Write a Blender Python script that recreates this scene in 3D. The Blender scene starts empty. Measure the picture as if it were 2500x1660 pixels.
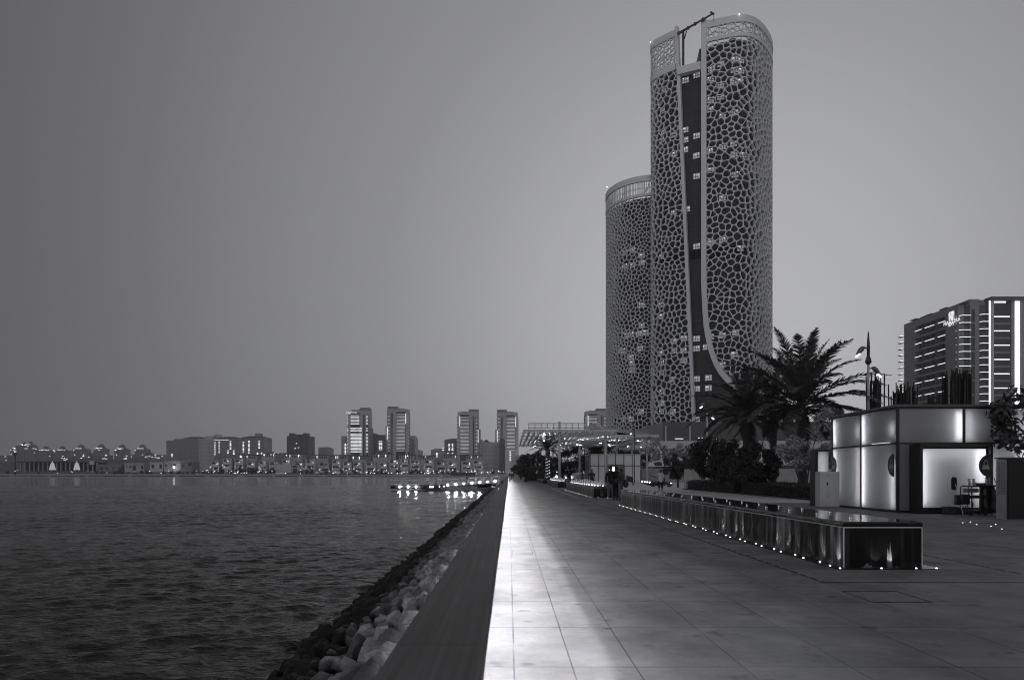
import bpy, bmesh, math, random
import numpy as np
from mathutils import Vector, Matrix
from mathutils.geometry import delaunay_2d_cdt
R = math.radians
sc = bpy.context.scene
COL = sc.collection
H0 = 1.4          # eye height above the paving
F = 1666.7        # focal length in photo pixels (24 mm on 36 mm, 2500 px)

# ---------------------------------------------------------------- camera
cd = bpy.data.cameras.new('camera')
cam = bpy.data.objects.new('camera', cd)
COL.objects.link(cam)
cam.location = (0, 0, H0)
cam.rotation_euler = (R(90), 0, 0)
cd.lens = 24; cd.sensor_width = 36
cd.shift_x = (1250 - 1243) / 2500
cd.shift_y = (1157 - 830) / 2500
cd.clip_start = 0.05; cd.clip_end = 9000
cd.dof.use_dof = True; cd.dof.focus_distance = 14; cd.dof.aperture_fstop = 5.0
sc.camera = cam

# ---------------------------------------------------------------- world: dusk sky
GLOW_AZ, GLOW_EL = 17.0, 12.0      # degrees right of the view axis / above the horizon
w = bpy.data.worlds.new('World'); sc.world = w; w.use_nodes = True
nt = w.node_tree; nt.nodes.clear()
def N(t, **k):
    n = nt.nodes.new(t)
    for a, b in k.items(): setattr(n, a, b)
    return n
sky = N('ShaderNodeTexSky', sky_type='NISHITA')
sky.sun_disc = False; sky.sun_elevation = R(2.0); sky.sun_rotation = R(GLOW_AZ)
sky.air_density = 1.0; sky.dust_density = 4.0; sky.ozone_density = 1.0
bw = N('ShaderNodeRGBToBW'); nt.links.new(sky.outputs[0], bw.inputs[0])
tc = N('ShaderNodeTexCoord')
gd = Vector((math.sin(R(GLOW_AZ)) * math.cos(R(GLOW_EL)), math.cos(R(GLOW_AZ)) * math.cos(R(GLOW_EL)), math.sin(R(GLOW_EL))))
dp = N('ShaderNodeVectorMath', operation='DOT_PRODUCT'); dp.inputs[1].default_value = gd
nt.links.new(tc.outputs['Generated'], dp.inputs[0])
mr = N('ShaderNodeMapRange'); mr.inputs[1].default_value = -1; mr.inputs[2].default_value = 1
nt.links.new(dp.outputs['Value'], mr.inputs[0])
cr = N('ShaderNodeValToRGB'); cr.color_ramp.interpolation = 'B_SPLINE'
el = cr.color_ramp.elements
pts = [(0.0, .72), (0.12, .55), (0.30, .20), (0.48, .17), (0.59, .21), (0.69, .11), (0.79, .115), (0.86, .175), (0.905, .235), (0.945, .28), (0.970, .35), (0.987, .43), (1.0, .48)]
while len(el) < len(pts): el.new(.5)
for e, (p, v) in zip(el, pts): e.position = p; e.color = (v, v, v, 1)
nt.links.new(mr.outputs[0], cr.inputs[0])
# the physical sky only modulates the smooth after-glow a little (hazy, featureless evening)
mm = N('ShaderNodeMapRange'); mm.inputs[1].default_value = 0; mm.inputs[2].default_value = 12
mm.inputs[3].default_value = .93; mm.inputs[4].default_value = 1.07
nt.links.new(bw.outputs[0], mm.inputs[0])
mul = N('ShaderNodeVectorMath', operation='SCALE')
nt.links.new(cr.outputs[0], mul.inputs[0]); nt.links.new(mm.outputs[0], mul.inputs['Scale'])
tin = N('ShaderNodeVectorMath', operation='MULTIPLY'); tin.inputs[1].default_value = (.985, .99, 1.03)
nt.links.new(mul.outputs[0], tin.inputs[0])
bg = N('ShaderNodeBackground'); bg.inputs[1].default_value = 1.0
nt.links.new(tin.outputs[0], bg.inputs[0])
ow = N('ShaderNodeOutputWorld'); nt.links.new(bg.outputs[0], ow.inputs[0])

# ---------------------------------------------------------------- sun: the last soft light under the glow
sd = bpy.data.lights.new('sun', 'SUN'); sun = bpy.data.objects.new('sun', sd); COL.objects.link(sun)
sd.energy = 0.28; sd.angle = R(24); sd.color = (1.0, .99, .98)
SUN_AZ, SUN_EL = 42.0, 9.0
sun.rotation_euler = Vector((math.sin(R(SUN_AZ)) * math.cos(R(SUN_EL)), math.cos(R(SUN_AZ)) * math.cos(R(SUN_EL)), math.sin(R(SUN_EL)))).to_track_quat('Z', 'Y').to_euler()
sun.location = (0, 0, 300)

vs = sc.view_settings
vs.view_transform = 'Standard'; vs.look = 'None'; vs.gamma = 1; vs.exposure = 0; vs.use_curve_mapping = False
cy = sc.cycles
cy.use_denoising = True
try: cy.denoiser = 'OPENIMAGEDENOISE'
except Exception: pass
cy.use_light_tree = True; cy.filter_width = 1.05
cy.max_bounces = 7; cy.diffuse_bounces = 3; cy.glossy_bounces = 3; cy.transmission_bounces = 4; cy.volume_bounces = 1; cy.transparent_max_bounces = 8
cy.sample_clamp_indirect = 4; cy.caustics_reflective = False; cy.caustics_refractive = False

# ---------------------------------------------------------------- helpers
def S(x, y, Y): return ((x - 1243) / F * Y, Y, H0 + (1157 - y) / F * Y)
def SX(x, Y): return (x - 1243) / F * Y
def SZ(y, Y): return H0 + (1157 - y) / F * Y
T = (.985, .99, 1.02)
def g(v): return (v * T[0], v * T[1], v * T[2], 1)
MATS = {}
def mat(name, v, rough=.6, metal=0, var=.18, scale=2.0, bump=0, bscale=None, spec=.5, stretch=None, coat=0, coords='Object', det=6):
    if name in MATS: return MATS[name]
    m = bpy.data.materials.new(name); m.use_nodes = True
    t = m.node_tree; b = t.nodes['Principled BSDF']
    b.inputs['Roughness'].default_value = rough; b.inputs['Metallic'].default_value = metal
    b.inputs['Specular IOR Level'].default_value = spec
    b.inputs['Coat Weight'].default_value = coat
    c = t.nodes.new('ShaderNodeTexCoord'); mp = t.nodes.new('ShaderNodeMapping')
    if stretch: mp.inputs['Scale'].default_value = stretch
    t.links.new(c.outputs[coords], mp.inputs[0])
    n = t.nodes.new('ShaderNodeTexNoise'); n.inputs['Scale'].default_value = scale; n.inputs['Detail'].default_value = det
    t.links.new(mp.outputs[0], n.inputs['Vector'])
    r = t.nodes.new('ShaderNodeValToRGB'); r.color_ramp.elements[0].position = .3; r.color_ramp.elements[1].position = .7
    r.color_ramp.elements[0].color = g(v * (1 - var)); r.color_ramp.elements[1].color = g(min(1, v * (1 + var)))
    t.links.new(n.outputs[0], r.inputs[0]); t.links.new(r.outputs[0], b.inputs['Base Color'])
    if bump:
        n2 = t.nodes.new('ShaderNodeTexNoise'); n2.inputs['Scale'].default_value = bscale or scale * 4; n2.inputs['Detail'].default_value = 8
        t.links.new(mp.outputs[0], n2.inputs['Vector'])
        bp = t.nodes.new('ShaderNodeBump'); bp.inputs['Strength'].default_value = 1; bp.inputs['Distance'].default_value = bump
        t.links.new(n2.outputs[0], bp.inputs['Height']); t.links.new(bp.outputs[0], b.inputs['Normal'])
    MATS[name] = m
    return m
def emi(name, s, var=0, scale=1.0):
    if name in MATS: return MATS[name]
    m = bpy.data.materials.new(name); m.use_nodes = True
    t = m.node_tree; b = t.nodes['Principled BSDF']
    b.inputs['Base Color'].default_value = g(.6)
    b.inputs['Emission Color'].default_value = g(1.0); b.inputs['Emission Strength'].default_value = s
    if var:
        c = t.nodes.new('ShaderNodeTexCoord'); n = t.nodes.new('ShaderNodeTexNoise'); n.inputs['Scale'].default_value = scale
        t.links.new(c.outputs['Object'], n.inputs['Vector'])
        q = t.nodes.new('ShaderNodeMapRange'); q.inputs[1].default_value = .35; q.inputs[2].default_value = .65
        q.inputs[3].default_value = s * (1 - var); q.inputs[4].default_value = s * (1 + var)
        t.links.new(n.outputs[0], q.inputs[0]); t.links.new(q.outputs[0], b.inputs['Emission Strength'])
    MATS[name] = m
    return m

WL = {}
def wl(o): return WL.get(o.name, Vector((0, 0, 0)))
def props(o, label=None, cat=None, group=None, kind=None):
    if label: o['label'] = label
    if cat: o['category'] = cat
    if group: o['group'] = group
    if kind: o['kind'] = kind
    return o
def thing(name, label, cat, loc=(0, 0, 0), group=None, rz=0):
    o = bpy.data.objects.new(name, None); COL.objects.link(o)
    o.empty_display_size = .3
    o.location = loc; o.rotation_euler = (0, 0, rz)
    WL[o.name] = Vector(loc)
    return props(o, label, cat, group)
class MB:
    def __init__(s): s.v = []; s.f = []
    def box(s, x0, x1, y0, y1, z0, z1):
        n = len(s.v)
        s.v += [(x0,y0,z0),(x1,y0,z0),(x1,y1,z0),(x0,y1,z0),(x0,y0,z1),(x1,y0,z1),(x1,y1,z1),(x0,y1,z1)]
        s.f += [(n,n+3,n+2,n+1),(n+4,n+5,n+6,n+7),(n,n+1,n+5,n+4),(n+1,n+2,n+6,n+5),(n+2,n+3,n+7,n+6),(n+3,n,n+4,n+7)]
        return s
    def poly(s, *p):
        n = len(s.v); s.v += [tuple(q) for q in p]; s.f.append(tuple(range(n, n + len(p)))); return s
    def prism(s, pts, z0, z1):
        n = len(s.v); k = len(pts)
        s.v += [(x, y, z0) for x, y in pts] + [(x, y, z1) for x, y in pts]
        s.f.append(tuple(range(n + k - 1, n - 1, -1))); s.f.append(tuple(range(n + k, n + 2 * k)))
        for i in range(k):
            j = (i + 1) % k; s.f.append((n + i, n + j, n + k + j, n + k + i))
        return s
    def tube(s, ps, rs, n=8, caps=True):
        ps = [Vector(p) for p in ps]; base = len(s.v)
        if not hasattr(rs, '__len__'): rs = [rs] * len(ps)
        for i, p in enumerate(ps):
            d = (ps[min(i + 1, len(ps) - 1)] - ps[max(i - 1, 0)])
            if d.length < 1e-9: d = Vector((0, 0, 1))
            d.normalize()
            a = d.cross(Vector((0, 0, 1)) if abs(d.z) < .95 else Vector((1, 0, 0))).normalized(); b = d.cross(a)
            for k in range(n):
                t = 2 * math.pi * k / n
                s.v.append(tuple(p + a * (rs[i] * math.cos(t)) + b * (rs[i] * math.sin(t))))
        for i in range(len(ps) - 1):
            for k in range(n):
                k2 = (k + 1) % n
                s.f.append((base + i * n + k, base + (i + 1) * n + k, base + (i + 1) * n + k2, base + i * n + k2))
        if caps:
            s.f.append(tuple(base + k for k in range(n))); e = base + (len(ps) - 1) * n
            s.f.append(tuple(e + k for k in range(n - 1, -1, -1)))
        return s
    def ball(s, c, r, n=8, m=6):
        if not hasattr(r, '__len__'): r = (r, r, r)
        b = len(s.v)
        s.v.append((c[0], c[1], c[2] - r[2]))
        for i in range(1, m):
            ph = -math.pi / 2 + math.pi * i / m
            for k in range(n):
                th = 2 * math.pi * k / n
                s.v.append((c[0] + r[0] * math.cos(ph) * math.cos(th), c[1] + r[1] * math.cos(ph) * math.sin(th), c[2] + r[2] * math.sin(ph)))
        s.v.append((c[0], c[1], c[2] + r[2])); top = len(s.v) - 1
        for k in range(n):
            k2 = (k + 1) % n
            s.f.append((b, b + 1 + k2, b + 1 + k)); s.f.append((top, top - n + k, top - n + k2))
            for i in range(m - 2):
                q = b + 1 + i * n; s.f.append((q + k, q + k2, q + n + k2, q + n + k))
        return s
    def obb(s, c, ax, ay, hx, hy, z0, z1):
        # box at plan point c, plan axes ax, ay (unit vectors), half sizes
        pts = []
        for a, b in ((-1, -1), (1, -1), (1, 1), (-1, 1)):
            pts.append((c[0] + ax[0] * hx * a + ay[0] * hy * b, c[1] + ax[1] * hx * a + ay[1] * hy * b))
        return s.prism(pts, z0, z1)
    def build(s, name, m, parent=None, smooth=False, label=None, cat=None, group=None, kind=None, bevel=0, loc=None):
        off = wl(parent) if parent else Vector(loc or (0, 0, 0))
        me = bpy.data.meshes.new(name)
        me.from_pydata([(a - off.x, b - off.y, c - off.z) for a, b, c in s.v], [], s.f)
        if m: me.materials.append(m)
        if smooth: me.polygons.foreach_set('use_smooth', [True] * len(me.polygons))
        me.update()
        o = bpy.data.objects.new(name, me); COL.objects.link(o)
        if parent: o.parent = parent; WL[o.name] = off.copy()
        else: o.location = off; WL[o.name] = off.copy()
        if bevel:
            b = o.modifiers.new('bevel', 'BEVEL'); b.width = bevel; b.segments = 2; b.limit_method = 'ANGLE'
        return props(o, label, cat, group, kind)
def part_at(src_mesh, name, parent, world, rz=0, scale=(1, 1, 1), label=None):
    """a part that shares mesh data, placed at a world point (its parent must be unrotated)"""
    o = bpy.data.objects.new(name, src_mesh); COL.objects.link(o); o.parent = parent
    o.location = Vector(world) - wl(parent); o.rotation_euler = (0, 0, rz); o.scale = scale
    WL[o.name] = Vector(world)
    if label: o['label'] = label
    return o
def mesh_of(mb, name, m, smooth=False):
    me = bpy.data.meshes.new(name); me.from_pydata(mb.v, [], mb.f); me.materials.append(m)
    if smooth: me.polygons.foreach_set('use_smooth', [True] * len(me.polygons))
    me.update(); return me
def copy_tree(root, loc, rz=None, label=None, group=None, scale=None):
    c = root.copy(); COL.objects.link(c); c.location = loc; WL[c.name] = Vector(loc)
    if rz is not None: c.rotation_euler = (0, 0, rz)
    if scale: c.scale = scale
    if label: c['label'] = label
    if group: c['group'] = group
    for ch in list(root.children):
        d = ch.copy(); COL.objects.link(d); d.parent = c
        for gch in list(ch.children):
            e = gch.copy(); COL.objects.link(e); e.parent = d
    return c
def text_mesh(txt, name, m, size=1.0, depth=.02, parent=None, world=(0, 0, 0), rot=(R(90), 0, 0), align='CENTER'):
    cu = bpy.data.curves.new(name, 'FONT'); cu.body = txt; cu.size = size; cu.extrude = depth; cu.align_x = align; cu.align_y = 'CENTER'
    cu.resolution_u = 2
    o = bpy.data.objects.new(name + '_tmp', cu); COL.objects.link(o)
    dg = bpy.context.evaluated_depsgraph_get(); me = bpy.data.meshes.new_from_object(o.evaluated_get(dg))
    bpy.data.objects.remove(o)
    me.materials.clear(); me.materials.append(m)
    q = bpy.data.objects.new(name, me); COL.objects.link(q)
    if parent: q.parent = parent; q.location = Vector(world) - wl(parent)
    else: q.location = world
    q.rotation_euler = rot
    return q

# ---------------------------------------------------------------- materials
M_conc = mat('pale_concrete', .42, .7, var=.1, scale=.6, bump=.002, bscale=30)
M_white = mat('white_cladding', .55, .5, var=.08, scale=.5)
M_dark = mat('dark_metal', .03, .4, var=.2)
M_black = mat('black_paint', .015, .45)
M_steel = mat('brushed_steel', .35, .35, metal=.8, var=.1)
M_silver = mat('pale_grey_paint', .5, .4, var=.06)
M_glassd = mat('dark_glazing', .035, .18, var=.3, scale=.3)
M_stonewall = mat('beige_stone', .3, .8, var=.12, scale=.05)
# ================================================================ SETTING
def pavement_mat():
    m = bpy.data.materials.new('stone_paving'); m.use_nodes = True
    t = m.node_tree; b = t.nodes['Principled BSDF']; L = t.links
    geo = t.nodes.new('ShaderNodeNewGeometry'); sx = t.nodes.new('ShaderNodeSeparateXYZ'); L.new(geo.outputs['Position'], sx.inputs[0])
    def m_(op, a, bb=None, c=None):
        n = t.nodes.new('ShaderNodeMath'); n.operation = op
        for i, q in enumerate((a, bb, c)):
            if q is None: continue
            if isinstance(q, (int, float)): n.inputs[i].default_value = q
            else: L.new(q, n.inputs[i])
        return n.outputs[0]
    X, Y = sx.outputs[0], sx.outputs[1]
    wn = t.nodes.new('ShaderNodeTexNoise'); wn.inputs['Scale'].default_value = 9; L.new(geo.outputs['Position'], wn.inputs['Vector'])
    wob = m_('MULTIPLY', m_('SUBTRACT', wn.outputs[0], .5), .006)
    Xw = m_('ADD', X, wob); Yw = m_('ADD', Y, wob)
    def line(v, off, period):
        q = m_('DIVIDE', m_('SUBTRACT', v, off), period)
        fr = m_('SUBTRACT', q, m_('FLOOR', q))
        return m_('MULTIPLY', m_('MINIMUM', fr, m_('SUBTRACT', 1.0, fr)), period), m_('FLOOR', q)
    dx, ix = line(Xw, .14, .78); dy, iy = line(Yw, 1.135, 1.275)
    edge = m_('LESS_THAN', Xw, .6)
    e1 = m_('ABSOLUTE', m_('SUBTRACT', Xw, .035)); e2 = m_('ABSOLUTE', m_('SUBTRACT', Xw, .46))
    dxe = m_('MINIMUM', e1, e2)
    dx = m_('ADD', m_('MULTIPLY', dxe, edge), m_('MULTIPLY', dx, m_('SUBTRACT', 1.0, edge)))
    d = m_('MINIMUM', dx, m_('MULTIPLY', dy, .62))
    gr = t.nodes.new('ShaderNodeMapRange'); gr.interpolation_type = 'SMOOTHSTEP'
    gr.inputs[1].default_value = .002; gr.inputs[2].default_value = .008; L.new(d, gr.inputs[0])
    cmb = t.nodes.new('ShaderNodeCombineXYZ'); L.new(ix, cmb.inputs[0]); L.new(iy, cmb.inputs[1])
    wh = t.nodes.new('ShaderNodeTexWhiteNoise'); wh.noise_dimensions = '2D'; L.new(cmb.outputs[0], wh.inputs['Vector'])
    n1 = t.nodes.new('ShaderNodeTexNoise'); n1.inputs['Scale'].default_value = 1.1; n1.inputs['Detail'].default_value = 9; n1.inputs['Roughness'].default_value = .62
    L.new(geo.outputs['Position'], n1.inputs['Vector'])
    n2 = t.nodes.new('ShaderNodeTexNoise'); n2.inputs['Scale'].default_value = 3.1; n2.inputs['Detail'].default_value = 2
    L.new(geo.outputs['Position'], n2.inputs['Vector'])
    st = t.nodes.new('ShaderNodeMapRange'); st.inputs[1].default_value = .62; st.inputs[2].default_value = .74; st.inputs[3].default_value = 1.0; st.inputs[4].default_value = .55
    L.new(n2.outputs[0], st.inputs[0])
    # small dark spots
    vo = t.nodes.new('ShaderNodeTexVoronoi'); vo.inputs['Scale'].default_value = 1.5; L.new(geo.outputs['Position'], vo.inputs['Vector'])
    sp = t.nodes.new('ShaderNodeMapRange'); sp.inputs[1].default_value = .035; sp.inputs[2].default_value = .075; sp.inputs[3].default_value = .5; sp.inputs[4].default_value = 1.0
    L.new(vo.outputs['Distance'], sp.inputs[0])
    v = m_('ADD', .186, m_('MULTIPLY', m_('MULTIPLY', m_('SUBTRACT', wh.outputs[0], .5), .03), m_('SUBTRACT', 1.0, edge)))
    v = m_('ADD', v, m_('MULTIPLY', m_('SUBTRACT', n1.outputs[0], .5), .36))
    v = m_('MULTIPLY', m_('MULTIPLY', v, st.outputs[0]), sp.outputs[0])
    n6 = t.nodes.new('ShaderNodeTexNoise'); n6.inputs['Scale'].default_value = .7; n6.inputs['Detail'].default_value = 3; L.new(geo.outputs['Position'], n6.inputs['Vector'])
    dk = t.nodes.new('ShaderNodeMapRange'); dk.inputs[1].default_value = .4; dk.inputs[2].default_value = .62; dk.inputs[3].default_value = .28; dk.inputs[4].default_value = .85; L.new(n6.outputs[0], dk.inputs[0])
    n7 = t.nodes.new('ShaderNodeTexNoise'); n7.inputs['Scale'].default_value = 14; n7.inputs['Detail'].default_value = 8; n7.inputs['Roughness'].default_value = .7; L.new(geo.outputs['Position'], n7.inputs['Vector'])
    v = m_('MULTIPLY', v, m_('ADD', .82, m_('MULTIPLY', n7.outputs[0], .36)))
    v = m_('MULTIPLY', v, m_('ADD', dk.outputs[0], m_('MULTIPLY', gr.outputs[0], m_('SUBTRACT', 1.0, dk.outputs[0]))))
    cc = t.nodes.new('ShaderNodeCombineColor')
    L.new(v, cc.inputs[0]); L.new(v, cc.inputs[1]); L.new(m_('MULTIPLY', v, 1.03), cc.inputs[2]); L.new(cc.outputs[0], b.inputs['Base Color'])
    rg = t.nodes.new('ShaderNodeMapRange'); rg.inputs[3].default_value = .72; rg.inputs[4].default_value = .95; b.inputs['Specular IOR Level'].default_value = .22
    L.new(n1.outputs[0], rg.inputs[0]); L.new(rg.outputs[0], b.inputs['Roughness'])
    n3 = t.nodes.new('ShaderNodeTexNoise'); n3.inputs['Scale'].default_value = 60; n3.inputs['Detail'].default_value = 6; L.new(geo.outputs['Position'], n3.inputs['Vector'])
    hh = m_('ADD', m_('MULTIPLY', gr.outputs[0], .004), m_('MULTIPLY', n3.outputs[0], .0016))
    bp = t.nodes.new('ShaderNodeBump'); bp.inputs['Distance'].default_value = 1.0; bp.inputs['Strength'].default_value = .8; L.new(hh, bp.inputs['Height']); L.new(bp.outputs[0], b.inputs['Normal'])
    return m
M_pave = pavement_mat()
MB().poly((-.2, -6, 0), (45, -6, 0), (45, 900, 0), (-.2, 900, 0)).build('promenade_paving', M_pave, kind='structure')
MB().poly((45, -60, -.004), (2500, -60, -.004), (2500, 4200, -.004), (45, 4200, -.004)).build('ground', mat('inland_ground', .16, .9, scale=.02), kind='structure')
MB().poly((8.2, 33, .004), (16, 33, .004), (16, 64, .004), (45, 64, .004), (45, 119, .004), (8.2, 119, .004)).build('plaza_lamplight_sheet', mat('plaza_painted_lamplight', .5, .8, var=.12, scale=.4), kind='structure')  # paler sheet stands in for lamp and kiosk light on the inland paving
# embankment slope under the boulders
M_core = mat('gap_shade_bed', .03, .8, bump=.05, bscale=2)  # dark base colour puts shade into the gaps between the boulders
MB().poly((-.28, -6, -.58), (-.28, 900, -.58), (-6.5, 900, -3.73), (-6.5, -6, -3.73)).build('embankment', M_core, kind='structure')

def water_mat():
    m = bpy.data.materials.new('sea_water'); m.use_nodes = True
    t = m.node_tree; b = t.nodes['Principled BSDF']; L = t.links
    b.inputs['Base Color'].default_value = g(.008); b.inputs['Roughness'].default_value = .10; b.inputs['IOR'].default_value = 1.33
    geo = t.nodes.new('ShaderNodeNewGeometry')
    def noise(scale, sx, sy, det, rot):
        mp = t.nodes.new('ShaderNodeMapping'); mp.inputs['Scale'].default_value = (sx, sy, 1); mp.inputs['Rotation'].default_value = (0, 0, R(rot))
        L.new(geo.outputs['Position'], mp.inputs[0])
        n = t.nodes.new('ShaderNodeTexNoise'); n.inputs['Scale'].default_value = scale; n.inputs['Detail'].default_value = det; n.inputs['Roughness'].default_value = .55
        n.inputs['Distortion'].default_value = .3
        L.new(mp.outputs[0], n.inputs['Vector']); return n.outputs[0]
    a = noise(.75, .6, 1.0, 3, 12); c = noise(5.5, .6, 1.0, 4, -10); e = noise(.12, .5, 1, 3, 5)
    def mth(op, p, q):
        n = t.nodes.new('ShaderNodeMath'); n.operation = op
        for i, s in enumerate((p, q)):
            if isinstance(s, (int, float)): n.inputs[i].default_value = s
            else: L.new(s, n.inputs[i])
        return n.outputs[0]
    h = mth('ADD', mth('ADD', mth('MULTIPLY', a, .20), mth('MULTIPLY', c, .10)), mth('MULTIPLY', e, .6))
    bp = t.nodes.new('ShaderNodeBump'); bp.inputs['Strength'].default_value = 1; bp.inputs['Distance'].default_value = 1.0
    L.new(h, bp.inputs['Height']); L.new(bp.outputs[0], b.inputs['Normal'])
    return m
ZW = -2.2
def wave_sheet():
    rng = np.random.default_rng(7); K = []
    for lam, cnt in ((3.6, 5), (2.2, 7), (1.35, 10), (.85, 14), (.55, 16), (.38, 14)):
        for _ in range(cnt):
            l = lam * rng.uniform(.8, 1.25); th = R(-68) + rng.normal(0, .55); k = 2 * math.pi / l
            K.append((k * math.cos(th), k * math.sin(th), rng.uniform(0, 6.283), .075 * l / (2 * math.pi) / math.sqrt(cnt) * (1.7 if lam < .7 else 1.6 if lam < 1.0 else 1.2 if lam < 1.5 else .3), l))
    V = []; Fc = []
    def sheet(x0, x1, y0, y1, nx, ny, lmin):
        X, Y = np.meshgrid(np.linspace(x0, x1, nx), np.linspace(y0, y1, ny)); Z = np.zeros_like(X); DX = np.zeros_like(X); DY = np.zeros_like(X)
        patch = .75 + .5 * np.sin(X * .11 + 1.3 + .6 * np.sin(Y * .07)) * np.sin(Y * .09 + X * .03)
        for kx, ky, ph, a, l in K:
            if l < lmin: continue
            p = kx * X + ky * Y + ph; m_ = patch if l < 1.6 else 1.0
            Z += a * m_ * np.cos(p); k = math.hypot(kx, ky); DX -= a * .8 * kx / k * np.sin(p); DY -= a * .8 * ky / k * np.sin(p)
        b0 = len(V); P = np.stack([X + DX, Y + DY, Z + ZW], -1).reshape(-1, 3); V.extend(map(tuple, P.tolist()))
        idx = (b0 + np.arange(nx * ny)).reshape(ny, nx)
        q = np.stack([idx[:-1, :-1], idx[:-1, 1:], idx[1:, 1:], idx[1:, :-1]], -1).reshape(-1, 4); Fc.extend(map(tuple, q.tolist()))
    sheet(-34, -3.4, 5, 36, 300, 330, 0)
    sheet(-90, -34, 5, 36, 260, 220, .42)
    sheet(-120, -3.4, 36, 90, 560, 330, .5)
    sheet(-160, -3.4, 90, 210, 420, 400, .78)
    b = MB(); b.v = V; b.f = Fc
    n = len(b.v)
    for q in ((-3500, -200, -1.5, 5), (-3500, 210, -1.5, 820), (-3500, 5, -160, 210), (-160, 5, -90, 36), (-160, 36, -120, 90)):
        b.poly((q[0], q[1], ZW), (q[2], q[1], ZW), (q[2], q[3], ZW), (q[0], q[3], ZW))
    return b.build('sea_water', water_mat(), smooth=True, kind='structure')
wave_sheet()
# far shore: beach, low bank, land
M_sand = mat('far_sand', .30, .9, var=.25, scale=.02, stretch=(.3, 1, 1))
b = MB(); prof = [(660, -2.35), (690, -2.05), (740, -1.7), (786, -1.35), (792, .2), (830, .9), (1000, 1.6), (4500, 2.5)]
xs = [-3500, -2200, -1400, -900, -600, -420, -300, -200, -120, -60, -1.4]
random.seed(5)
rows = []
for (y, z) in prof:
    rows.append([(x, y + (random.uniform(-7, 7) if y < 780 else 0), z) for x in xs])
for i in range(len(prof) - 1):
    for k in range(len(xs) - 1):
        b.poly(rows[i][k], rows[i][k + 1], rows[i + 1][k + 1], rows[i + 1][k])
b.build('far_shore_beach', M_sand, kind='structure')
M_bank = mat('dark_shore_rocks', .02, .9)
b = MB()
x = -1500
while x < -20:
    wd = random.uniform(8, 40)
    b.box(x, x + wd * .8, 784 + random.uniform(-3, 1), 790, -1.6, -1.0 + random.uniform(0, .5)); x += wd
b.build('shore_rocks', M_bank, kind='stuff', label='dark line of rocks along the far beach', cat='rocks')

# ================================================================ SEA WALL WITH CAP AND LIGHT STRIPS
Y0, Y1 = -3.0, 620.0
sw = thing('sea_wall', 'low sea wall with broad dark timber cap running along the water', 'sea wall', (-.19, 0, 0))
MB().box(-.26, -.2, Y0, Y1, -.5, .80).build('wall_body', mat('dark_wall_face', .07, .9), sw)
def wood_mat():
    m = mat('weathered_timber', .043, .55, var=.55, scale=55, stretch=(1, .02, .3), bump=.0012, bscale=90)
    t = m.node_tree; b = t.nodes['Principled BSDF']; L = t.links; src = b.inputs['Base Color'].links[0].from_socket
    geo = t.nodes.new('ShaderNodeNewGeometry'); sp = t.nodes.new('ShaderNodeSeparateXYZ'); L.new(geo.outputs['Position'], sp.inputs[0])
    def q(op, a, bb):
        n = t.nodes.new('ShaderNodeMath'); n.operation = op
        for i, s in enumerate((a, bb)):
            if isinstance(s, (int, float)): n.inputs[i].default_value = s
            else: L.new(s, n.inputs[i])
        return n.outputs[0]
    u = q('DIVIDE', q('ADD', sp.outputs[1], .55), 2.35); fl = q('FLOOR', u, 0); fr = q('SUBTRACT', u, fl)
    wn = t.nodes.new('ShaderNodeTexWhiteNoise'); wn.noise_dimensions = '1D'; L.new(fl, wn.inputs['W'])
    joint = q('GREATER_THAN', q('MINIMUM', fr, q('SUBTRACT', 1.0, fr)), .0016)
    n2 = t.nodes.new('ShaderNodeTexNoise'); n2.inputs['Scale'].default_value = 2.2; n2.inputs['Detail'].default_value = 5; L.new(geo.outputs['Position'], n2.inputs['Vector'])
    k = q('MULTIPLY', q('MULTIPLY', q('ADD', .72, q('MULTIPLY', wn.outputs[0], .5)), q('ADD', .5, n2.outputs[0])), q('ADD', .15, q('MULTIPLY', joint, .85)))
    mx = t.nodes.new('ShaderNodeVectorMath'); mx.operation = 'SCALE'; L.new(src, mx.inputs[0]); L.new(k, mx.inputs['Scale']); L.new(mx.outputs[0], b.inputs['Base Color'])
    return m
cap = MB()
sec = [(-.308, .935), (-.298, .95), (-.075, .95), (-.066, .940), (-.070, .885), (-.306, .885)]
segs = [Y0 + (Y1 - Y0) * i / 60 for i in range(61)]
n = len(sec)
for yy in (Y0, Y1):
    for (x, z) in sec: cap.v.append((x, yy, z))
for i in range(n):
    j = (i + 1) % n; cap.f.append((i, n + i, n + j, j))
cap.f.append(tuple(range(n))); cap.f.append(tuple(range(2 * n - 1, n - 1, -1)))
cap.build('timber_cap', wood_mat(), sw)
tr = MB(); tr.box(-.080, -.073, Y0, Y1, .820, .884); tr.box(-.312, -.303, Y0, Y1, .83, .884); tr.box(-.305, -.08, Y0, Y1, .8755, .8845)
tr.build('metal_trim', mat('satin_trim', .10, .5, metal=.3), sw)
M_led = emi('led_strip', 880.0)
def strip(x0, x1, z, name, m, ya, yb, step=1.2):
    b = MB(); y = ya
    while y < yb:
        st = step if y < 30 else step * 4 if y < 120 else step * 16
        b.poly((x0, y, z), (x0, y + st - .01, z), (x1, y + st - .01, z), (x1, y, z)); y += st
    return b.build(name, m, sw)
strip(-.136, -.128, .873, 'led_strip', M_led, -2.5, 300)
M_led2 = emi('led_strip_dim', 420.0)
b = MB(); y = -2.5
while y < 300:
    st = 1.2 if y < 30 else 5 if y < 120 else 20
    b.poly((-.285, y, .872), (-.285, y + st - .01, .872), (-.268, y + st - .01, .872), (-.268, y, .872)); y += st
b.build('led_strip', M_led2, sw)

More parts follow.
